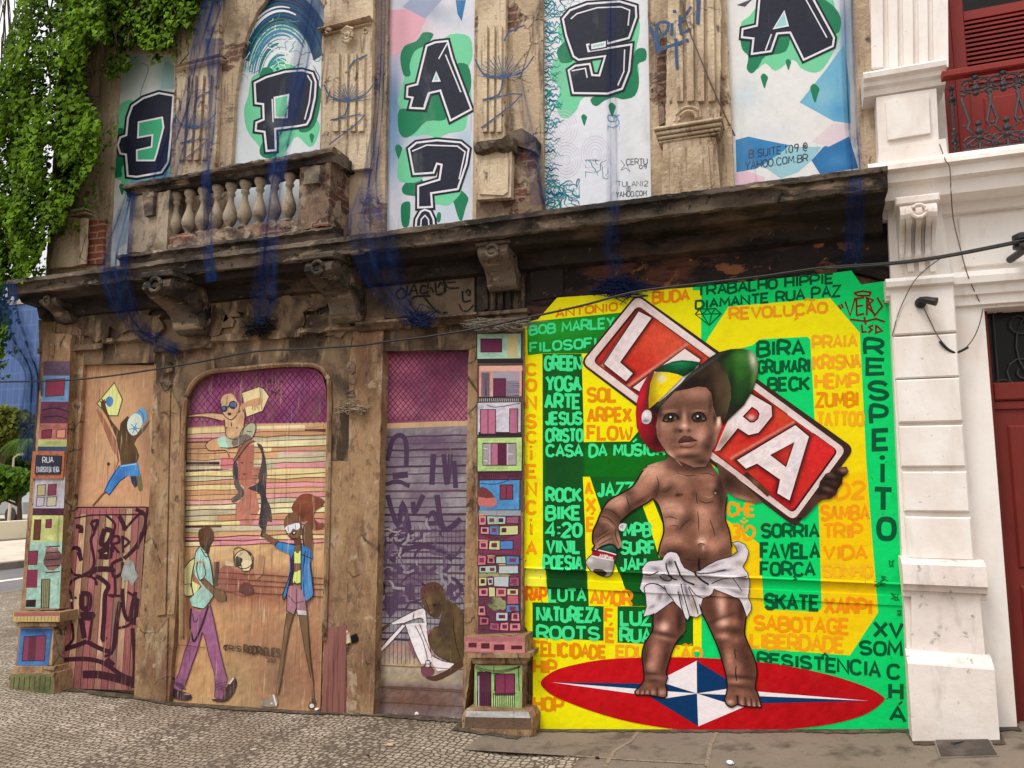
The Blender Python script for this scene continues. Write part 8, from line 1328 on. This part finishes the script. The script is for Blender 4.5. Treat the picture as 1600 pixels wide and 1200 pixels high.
# ================================================================== plants, nets and things beyond the corner
def leaf_mat(name, tr=.35):
    m = bpy.data.materials.new(name); m.use_nodes = True; nt = m.node_tree; nt.nodes.clear(); c = Ctx(nt); out = c.n('ShaderNodeOutputMaterial'); at = c.n('ShaderNodeVertexColor'); at.layer_name = 'Col'
    b = c.n('ShaderNodeBsdfPrincipled'); b.inputs['Roughness'].default_value = .6; b.inputs['Specular IOR Level'].default_value = .15; c.l(at.outputs[0], b.inputs['Base Color']); t = c.n('ShaderNodeBsdfTranslucent'); h = c.n('ShaderNodeHueSaturation'); h.inputs['Value'].default_value = 1.5; c.l(at.outputs[0], h.inputs['Color']); c.l(h.outputs[0], t.inputs[0])
    x = c.n('ShaderNodeMixShader'); x.inputs[0].default_value = tr; c.l(b.outputs[0], x.inputs[1]); c.l(t.outputs[0], x.inputs[2]); c.l(x.outputs[0], out.inputs[0]); return m
M_LEAF = leaf_mat('leaves', .3); M_BARK = material('bark', lin('4a3a2c'), [(12, (1, 1, .3), '2c2018', .5, .65, .8)], bump=.6)
def leaves(name, mat, pos, nrm, size, cols, parent, rng):
    """one small folded five-cornered leaf at every position"""
    V = []; Fc = []; Cc = []
    for p, nn, s, c in zip(pos, nrm, size, cols):
        nn = Vector(nn).normalized(); dn = Vector((rng.uniform(-.6, .6), rng.uniform(-.4, .4), -1)); t = (dn - nn * dn.dot(nn)); t = t.normalized() if t.length > .01 else nn.orthogonal(); b = nn.cross(t); k = len(V); f = nn * s * .16
        V += [p - t * s * .45, p + b * s * .48 - t * s * .25 + f, p + b * s * .34 + t * s * .2 + f, p + t * s * .62, p - b * s * .34 + t * s * .2 + f, p - b * s * .48 - t * s * .25 + f]
        Fc += [(k, k + 1, k + 2, k + 3), (k, k + 3, k + 4, k + 5)]; Cc += [c] * 6
    mb = MB(); mb.v = [tuple(v) for v in V]; mb.f = Fc; mb.c = Cc
    me = bpy.data.meshes.new(name); me.from_pydata(mb.v, [], mb.f); me.update(); at = me.color_attributes.new('Col', 'FLOAT_COLOR', 'POINT'); at.data.foreach_set('color', np.array([c + (1,) for c in Cc], dtype=np.float32).ravel())
    return link(name, me, mat, parent)
def inpoly(x, y, poly):
    r = False; j = len(poly) - 1
    for i in range(len(poly)):
        if (poly[i][1] > y) != (poly[j][1] > y) and x < (poly[j][0] - poly[i][0]) * (y - poly[i][1]) / (poly[j][1] - poly[i][1]) + poly[i][0]: r = not r
        j = i
    return r
rng = random.Random(5)
ivy = empty('ivy', P(80, 430, .2), 'dense green ivy hanging over the upper left corner of the ruin', 'ivy')
IV = [(40, -60), (340, -60), (345, 0), (325, 10), (300, 36), (272, 52), (262, 78), (240, 82), (215, 70), (190, 84), (160, 64), (142, 74), (134, 110), (140, 150), (156, 190), (158, 225), (146, 262), (126, 290), (110, 320), (100, 352), (78, 372), (64, 402), (46, 430), (26, 452), (14, 500), (4, 560), (-70, 560), (-70, 130), (0, 100), (10, 60), (22, 30)]
pos = []; nrm = []; size = []; cols = []
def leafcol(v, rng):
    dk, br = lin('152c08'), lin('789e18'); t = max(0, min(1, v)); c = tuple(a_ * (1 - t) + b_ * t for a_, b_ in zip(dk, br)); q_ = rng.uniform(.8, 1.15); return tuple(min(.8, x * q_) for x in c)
n = 0
while n < 21000:
    x, y = rng.uniform(-70, 345), rng.uniform(-60, 560)
    if not inpoly(x, y, IV): continue
    cl = mnoise.noise(Vector((x * .030, y * .020, 1.3))) + .5 * mnoise.noise(Vector((x * .07, y * .05, 4.3)))
    if x < 100 and y > 160 and cl < -.36 and rng.random() < .6: continue
    if cl < -.45 and rng.random() < .6: continue
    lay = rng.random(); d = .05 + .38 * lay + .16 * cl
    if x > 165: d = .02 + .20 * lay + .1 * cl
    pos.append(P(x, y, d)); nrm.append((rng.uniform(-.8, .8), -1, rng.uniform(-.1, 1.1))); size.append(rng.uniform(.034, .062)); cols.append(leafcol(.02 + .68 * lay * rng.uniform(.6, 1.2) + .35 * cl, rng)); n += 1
for sx, y0, y1, k in ((152, 210, 262, 26), (140, 262, 330, 26), (120, 300, 368, 30), (178, 84, 122, 60), (196, 84, 112, 50), (172, 100, 128, 40), (172, 190, 236, 14), (300, 30, 62, 20), (270, 60, 94, 20), (8, 440, 592, 90), (-6, 440, 600, 80), (18, 500, 540, 12), (96, 345, 372, 30), (62, 398, 446, 36), (40, 420, 470, 36), (244, 70, 100, 24)):
    for _ in range(k): y = rng.uniform(y0, y1); pos.append(P(sx + rng.gauss(0, 5 + (y1 - y) * .06), y, rng.uniform(.05, .2))); nrm.append((rng.uniform(-.8, .8), -1, rng.uniform(0, 1))); size.append(rng.uniform(.032, .056)); cols.append(leafcol(rng.uniform(.1, .7), rng))
for _ in range(7000):
    x, y = rng.uniform(-70, 70), rng.uniform(110, 450)
    if inpoly(x, y, IV): lay = rng.random(); pos.append(P(x, y, .03 + .3 * lay)); nrm.append((rng.uniform(-.8, .8), -1, rng.uniform(-.1, 1.1))); size.append(rng.uniform(.034, .060)); cols.append(leafcol(.05 + .55 * lay + .3 * mnoise.noise(Vector((x * .04, y * .03, 2))), rng))
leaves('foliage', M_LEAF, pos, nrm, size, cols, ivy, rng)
mb = MB()
for _ in range(46):
    x, y = rng.uniform(-20, 300), rng.uniform(-60, 40); L = rng.uniform(120, 420) if x < 120 else rng.uniform(30, 80); pts = []; d = rng.uniform(.03, .25)
    for k in range(9): pts.append(P(x, y, d)); x += rng.uniform(-7, 5); y += L / 8; d += rng.uniform(-.03, .03)
    pts = [p for p in pts]; mb.tube(pts, rng.uniform(.004, .009), 5)
part(mb, 'stem', M_BARK, ivy)
# ------------------------------------------------------------------ torn blue debris nets
def net_mat():
    m = bpy.data.materials.new('blue_netting'); m.use_nodes = True; nt = m.node_tree; nt.nodes.clear(); c = Ctx(nt); out = c.n('ShaderNodeOutputMaterial'); tc = c.n('ShaderNodeTexCoord'); uv = tc.outputs['UV']
    d = c.n('ShaderNodeBsdfDiffuse'); t = c.n('ShaderNodeBsdfTranslucent'); f, _ = noise_fac(c, tc.outputs['Object'], 6, (1.2, 1.2, .2), .35, .7, 5); col = mix(c, f, lin4('122450'), lin4('2e4a80')); c.l(col, d.inputs[0]); c.l(col, t.inputs[0]); a_ = c.n('ShaderNodeAddShader'); c.l(d.outputs[0], a_.inputs[0]); x0 = c.n('ShaderNodeMixShader'); x0.inputs[0].default_value = .35; c.l(d.outputs[0], x0.inputs[1]); c.l(t.outputs[0], x0.inputs[2])
    tr = c.n('ShaderNodeBsdfTransparent'); x = c.n('ShaderNodeMixShader'); at = c.n('ShaderNodeVertexColor'); at.layer_name = 'Col'; f2, _ = noise_fac(c, tc.outputs['Object'], 7, (2, 2, .2), .3, .75, 4); mu = c.n('ShaderNodeMath', operation='MULTIPLY'); c.l(f2, mu.inputs[0]); c.l(at.outputs[0], mu.inputs[1]); ad = c.n('ShaderNodeMath', operation='MULTIPLY_ADD'); c.l(at.outputs[0], ad.inputs[0]); ad.inputs[1].default_value = .45; c.l(mu.outputs[0], ad.inputs[2]); ad.use_clamp = True
    c.l(ad.outputs[0], x.inputs[0]); c.l(tr.outputs[0], x.inputs[1]); c.l(x0.outputs[0], x.inputs[2]); c.l(x.outputs[0], out.inputs[0]); return m
M_NET = net_mat()
def net(path, label, dens=.8, folds=5, seed=1):
    """path: (x, y, width px, depth) down the sheet; the cloth hangs in soft vertical folds and thins towards its edges"""
    r = random.Random(seed); ph = r.uniform(0, 6); m = 44; vs = []; cs = []; pts = catmull([(a_, b_) for a_, b_, _, _ in path], 6, False); n = len(pts); ws = np.interp(np.linspace(0, len(path) - 1, n), range(len(path)), [p[2] * 1.35 for p in path]); ds = np.interp(np.linspace(0, len(path) - 1, n), range(len(path)), [p[3] for p in path])
    for i, (x, y) in enumerate(pts):
        a_, b_ = pts[max(0, i - 1)], pts[min(n - 1, i + 1)]; l = math.hypot(b_[0] - a_[0], b_[1] - a_[1]) or 1; nx, ny = -(b_[1] - a_[1]) / l, (b_[0] - a_[0]) / l
        for k in range(m + 1):
            u = k / m - .5; dd = ds[i] + .006 * math.sin(ph + u * folds * 6.28 + i * .12) * min(1, ws[i] / 20); vs.append(P(x - nx * u * ws[i], y - ny * u * ws[i], dd)); dn = dens * .95 * (1 - (abs(u) * 2) ** 4) * (.56 + .5 * max(0, math.sin(ph * 2 + u * folds * 5 + .5 * math.sin(i * .06))) ** 3) * min(1.0, 30 / max(ws[i], 10)) ** .3; cs.append((dn, dn, dn))
    mb = MB(); mb.v = [tuple(v) for v in vs]; mb.f = [(i * (m + 1) + k, i * (m + 1) + k + 1, (i + 1) * (m + 1) + k + 1, (i + 1) * (m + 1) + k) for i in range(n - 1) for k in range(m)]; mb.c = cs
    return tag(mb.build('debris_net', M_NET, None, True), label, 'net', 'torn blue debris nets')
net([(352, -60, 40, .3), (332, 10, 30, .3), (312, 80, 26, .3), (304, 112, 18, .3), (296, 160, 26, .28), (276, 220, 34, .25), (255, 290, 40, .2)], 'torn blue net falling from the top beside the letter E', 1.0, 4, 1)
net([(334, 60, 24, .3), (334, 140, 14, .3), (328, 220, 12, .4), (322, 270, 12, .75), (326, 330, 14, .8), (326, 400, 14, .85), (332, 440, 18, .8)], 'narrow blue net hanging over the balcony balusters', 1.0, 2, 2)
net([(500, -60, 26, .3), (487, 20, 24, .3), (472, 90, 24, .3), (456, 160, 26, .35), (436, 240, 26, .75), (424, 330, 24, .85), (416, 420, 30, .85), (412, 470, 36, .6), (404, 506, 12, .2)], 'blue net strip hanging over the letter P and the balcony', .85, 3, 3)
net([(598, -60, 14, .15), (597, 60, 12, .15), (592, 180, 14, .15), (580, 280, 24, .25), (578, 350, 60, .45), (596, 420, 60, .4), (622, 464, 36, .25), (652, 496, 10, .14)], 'blue net bunched right of the balcony and tied below the cornice', .95, 4, 4)
net([(205, 300, 14, .3), (196, 340, 26, .4), (185, 385, 36, .45), (180, 430, 40, .42), (196, 480, 34, .30), (226, 520, 22, .14), (280, 548, 14, .1)], 'blue net gathered under the left end of the balcony', 1.0, 4, 5)
net([(957, -60, 14, .12), (956, 100, 14, .12), (957, 250, 16, .15), (958, 330, 18, .45), (956, 390, 26, .3), (966, 440, 26, .1)], 'pale blue net strip hanging in front of the letter S', .6, 3, 6)
net([(1322, -60, 20, .1), (1326, 80, 20, .1), (1332, 200, 20, .12), (1338, 290, 22, .44), (1336, 350, 26, .3), (1330, 410, 30, .12)], 'blue net strip along the right edge of the last window', .8, 3, 7)
net([(14, 440, 14, .42), (16, 490, 34, .42), (26, 530, 44, .35), (42, 560, 22, .2), (52, 590, 22, .1), (50, 660, 36, .05), (46, 720, 24, .05)], 'dark blue net hanging from the left end of the cornice', 1.1, 4, 8)
net([(806, 100, 10, .15), (820, 170, 14, .15), (834, 240, 18, .15), (842, 320, 22, .2)], 'grey blue net trailing across the brick pilaster', .55, 2, 9)
def tangle(cx, cy, rx, ry, d, col, n, label, seed):
    r = random.Random(seed); mb = MB()
    for _ in range(n):
        p = [(cx + r.gauss(0, rx), cy + r.gauss(0, ry)) for _ in range(4)]; w = [P(x, y, d + r.uniform(-.03, .04)) for x, y in catmull(p, 4, False)]; mb.tube(w, r.uniform(.0015, .004), 4)
    return tag(mb.build('string_tangle', material('string_fibre', lin(col), bump=0)), label, 'string')
tangle(404, 510, 13, 8, .08, '17151a', 46, 'black tangle of string on the wall below the balcony', 1)
tangle(655, 498, 13, 8, .16, '18244a', 60, 'dark blue tangle of netting above the roller shutter', 2)
tangle(776, 508, 26, 5, .12, '7c7468', 50, 'grey frayed strings caught on the top of the house pilaster', 3)
tangle(968, 448, 22, 8, .05, '14224c', 60, 'dark blue tangle of netting at the top edge of the mural', 4)
tangle(552, 636, 14, 5, .05, 'a09078', 18, 'dry weed growing from the pier beside the arch', 5)
# ------------------------------------------------------------------ beyond the corner
def Q(px, py, t): q = ray(px, py); return CAM + q * t
tw = Q(26, 640, 150); ow = empty('office_tower', (tw.x, tw.y, zL - .15), 'blue glass office tower with a grid facade behind the trees', 'building')
M_TOW = material('glass_grid', lin('5f7fb4'), bump=0, rough=.3, brick=None)
def _grid(m):
    c = Ctx(m.node_tree); bs = [n for n in m.node_tree.nodes if n.type == 'BSDF_PRINCIPLED'][0]; tc = c.n('ShaderNodeTexCoord'); mp = c.n('ShaderNodeMapping'); mp.inputs['Rotation'].default_value = (math.radians(90), 0, 0); c.l(tc.outputs['Object'], mp.inputs[0]); b = c.n('ShaderNodeTexBrick'); c.l(mp.outputs[0], b.inputs['Vector']); b.offset = 0; b.inputs['Scale'].default_value = 1; b.inputs['Brick Width'].default_value = 1.7; b.inputs['Row Height'].default_value = 3.2; b.inputs['Mortar Size'].default_value = .16
    for k, v in (('Color1', '4c6594'), ('Color2', '465e8c'), ('Mortar', '566f9c')): b.inputs[k].default_value = lin4(v)
    c.l(b.outputs[0], bs.inputs['Base Color'])
_grid(M_TOW)
for nm_, bxs in (('glass_facade', (-16, 5.2, 0, Q(26, 470, 150).z, 0, 20)),): part(MB().add([(tw.x + x, tw.y + y, z) for z in (zL, bxs[3]) for x, y in ((bxs[0], 0), (bxs[1], 0), (bxs[1], 20), (bxs[0], 20))], [(0, 1, 5, 4), (1, 2, 6, 5), (2, 3, 7, 6), (3, 0, 4, 7), (4, 5, 6, 7)]), nm_, M_TOW, ow)
part(MB().box(tw.x - 16.3, tw.x + 5.5, bxs[3] + .01, bxs[3] + 1, -tw.y - 20.3, -tw.y + .3), 'roof', M_PALE, ow)
def tree(name, px, pyb, t, crowns, label, cols_, n, ls, trunk_r=.18, seed=1):
    r = random.Random(seed); base = Q(px, pyb, t); base.z = zL - .1; root = empty(name, base, label, 'tree', 'trees beyond the street')
    pos, nrm, size, cc = [], [], [], []
    top = Q(px, crowns[0][1], t)
    for i in range(n):
        cx, cy, rx, ry = crowns[i % len(crowns)]; c = Q(cx, cy, t); s = t / F
        while True:
            v = Vector((r.uniform(-1, 1), r.uniform(-1, 1), r.uniform(-1, 1)))
            if v.length < 1: break
        p = Vector((c.x + v.x * rx * s, c.y + v.y * rx * s, c.z + v.z * ry * s)); nz = mnoise.noise(p * (1.6 / max(.6, rx * s)))
        if nz < -.12 and r.random() < .8: continue
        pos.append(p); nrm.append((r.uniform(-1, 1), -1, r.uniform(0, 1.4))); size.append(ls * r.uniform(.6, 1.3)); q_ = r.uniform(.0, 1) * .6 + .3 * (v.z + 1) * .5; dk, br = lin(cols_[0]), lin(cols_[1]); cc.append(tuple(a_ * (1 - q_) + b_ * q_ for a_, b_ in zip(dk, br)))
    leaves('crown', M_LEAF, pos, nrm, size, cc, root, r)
    mb = MB(); mb.tube([base, base.lerp(top, .4), base.lerp(top, .7), top], [trunk_r, trunk_r * .8, trunk_r * .6, trunk_r * .3], 8)
    for cx, cy, rx, ry in crowns[1:]: mb.tube([base.lerp(top, .6), base.lerp(top, .6).lerp(Q(cx, cy, t), .5), Q(cx, cy, t)], [trunk_r * .5, trunk_r * .35, trunk_r * .15], 6)
    part(mb, 'trunk', M_BARK, root); return root
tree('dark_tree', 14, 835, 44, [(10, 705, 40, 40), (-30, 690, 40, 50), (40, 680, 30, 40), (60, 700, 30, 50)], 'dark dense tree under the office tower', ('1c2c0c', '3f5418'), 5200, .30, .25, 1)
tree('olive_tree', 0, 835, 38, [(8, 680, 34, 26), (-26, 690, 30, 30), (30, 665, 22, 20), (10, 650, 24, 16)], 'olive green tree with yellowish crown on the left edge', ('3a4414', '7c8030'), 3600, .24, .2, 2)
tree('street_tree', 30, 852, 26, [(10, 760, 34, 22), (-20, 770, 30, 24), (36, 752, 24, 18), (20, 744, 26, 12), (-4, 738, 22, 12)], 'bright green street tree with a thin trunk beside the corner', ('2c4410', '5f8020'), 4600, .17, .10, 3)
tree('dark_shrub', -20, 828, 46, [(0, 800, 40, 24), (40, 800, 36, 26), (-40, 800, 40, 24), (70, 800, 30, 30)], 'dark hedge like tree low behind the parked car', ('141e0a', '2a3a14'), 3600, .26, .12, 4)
pb0 = Q(58, 840, 30); pb0.z = zL; palm = empty('palm_tree', pb0, 'palm with drooping fronds half hidden by the corner', 'tree', 'trees beyond the street'); pt = Q(58, 700, 30)
part(MB().tube([pb0, pb0.lerp(pt, .5), pt], [.14, .11, .09], 8), 'trunk', M_BARK, palm); mb = MB(); rp = random.Random(3)
for k in range(18):
    an = k / 18 * 6.283; L = rp.uniform(1.0, 1.5); pr = [pt + Vector((math.cos(an) * L * s, math.sin(an) * L * s, .5 * math.sin(s * 2.6) - s * s * .55)) for s in [i / 10 for i in range(11)]]
    mb.col = lin(rp.choice(['4c6a20', '6c8434', '3c561a'])); mb.tube(pr, .012, 4)
    for i in range(1, 11):
        for f in (1, -1):
            for j in (0, .5): c0 = pr[i - 1].lerp(pr[i], j); sd_ = Vector((-math.sin(an), math.cos(an), 0)) * f; tip = c0 + sd_ * .26 + (pr[i] - pr[i - 1]) * 1.4 - Vector((0, 0, .16)); wv = (pr[i] - pr[i - 1]).normalized() * .018; mb.add([c0 - wv, c0 + wv, tip], [(0, 1, 2)])
part(mb, 'frond', M_LEAF, palm)
# low wall, lamp post and parked car across the street
wA = Q(-60, 850, 23); tag(MB().box(x_p - .9, x_p - .55, zL, zL + .55, -40, 30, .02).build('low_wall', material('cream_wall', lin('d8cdb4'), [(1, (1, 1, 1), 'b8ac94', .5, .65, .6)], bump=.2)), 'low cream wall along the far side of the street', 'wall')
lp = Q(12, 835, 30); lp.z = zL; lt_ = Q(16, 715, 30); lamp = empty('lamp_post', lp, 'thin pale lamp post before the trees at the left edge', 'lamp post'); part(MB().tube([lp, lp + Vector((0, 0, 1.4)), Vector((lp.x, lp.y, lt_.z))], [.06, .045, .035], 8), 'pole', M_PALE, lamp); q = Vector((lp.x, lp.y, lt_.z)); part(MB().tube([q, q + Vector((.2, 0, .12)), q + Vector((.5, 0, .15))], [.03, .03, .06], 8), 'lamp_head', M_PALE, lamp)
cp = Q(10, 838, 33); cp.z = zL; car = empty('parked_car', cp, 'grey parked car behind the low cream wall', 'car'); Rc = lambda pts: [(cp.x + x, cp.y + y, cp.z + z) for x, y, z in pts]
sil = [(-2.0, .35), (-2.0, .75), (-1.7, .86), (-1.2, .92), (-.6, 1.36), (.6, 1.40), (1.3, .95), (1.95, .85), (2.0, .35)]
mb = MB(); k = len(sil); mb.add(Rc([(x, -.8 + (.12 if z > .95 else 0), z) for x, z in sil] + [(x, .8 - (.12 if z > .95 else 0), z) for x, z in sil]), [tuple(range(k)), tuple(range(2 * k - 1, k - 1, -1))] + [(i, (i + 1) % k, (i + 1) % k + k, i + k) for i in range(k)])
part(mb, 'body', material('grey_car_paint', lin('8c8f92'), rough=.3, bump=0, spec=.6), car); part(MB().add(Rc([(-1.05, -.74, .95), (-.55, -.70, 1.30), (.55, -.70, 1.33), (1.15, -.74, .97)]), [(0, 1, 2, 3)]), 'window', M_GLASS, car)
for wx in (-1.25, 1.25): c_ = Vector(Rc([(wx, -.8, .32)])[0]); part(MB().tube([c_ + Vector((0, -.03, 0)), c_ + Vector((0, .15, 0))], .32, 16), 'wheel', M_BLACK, car)
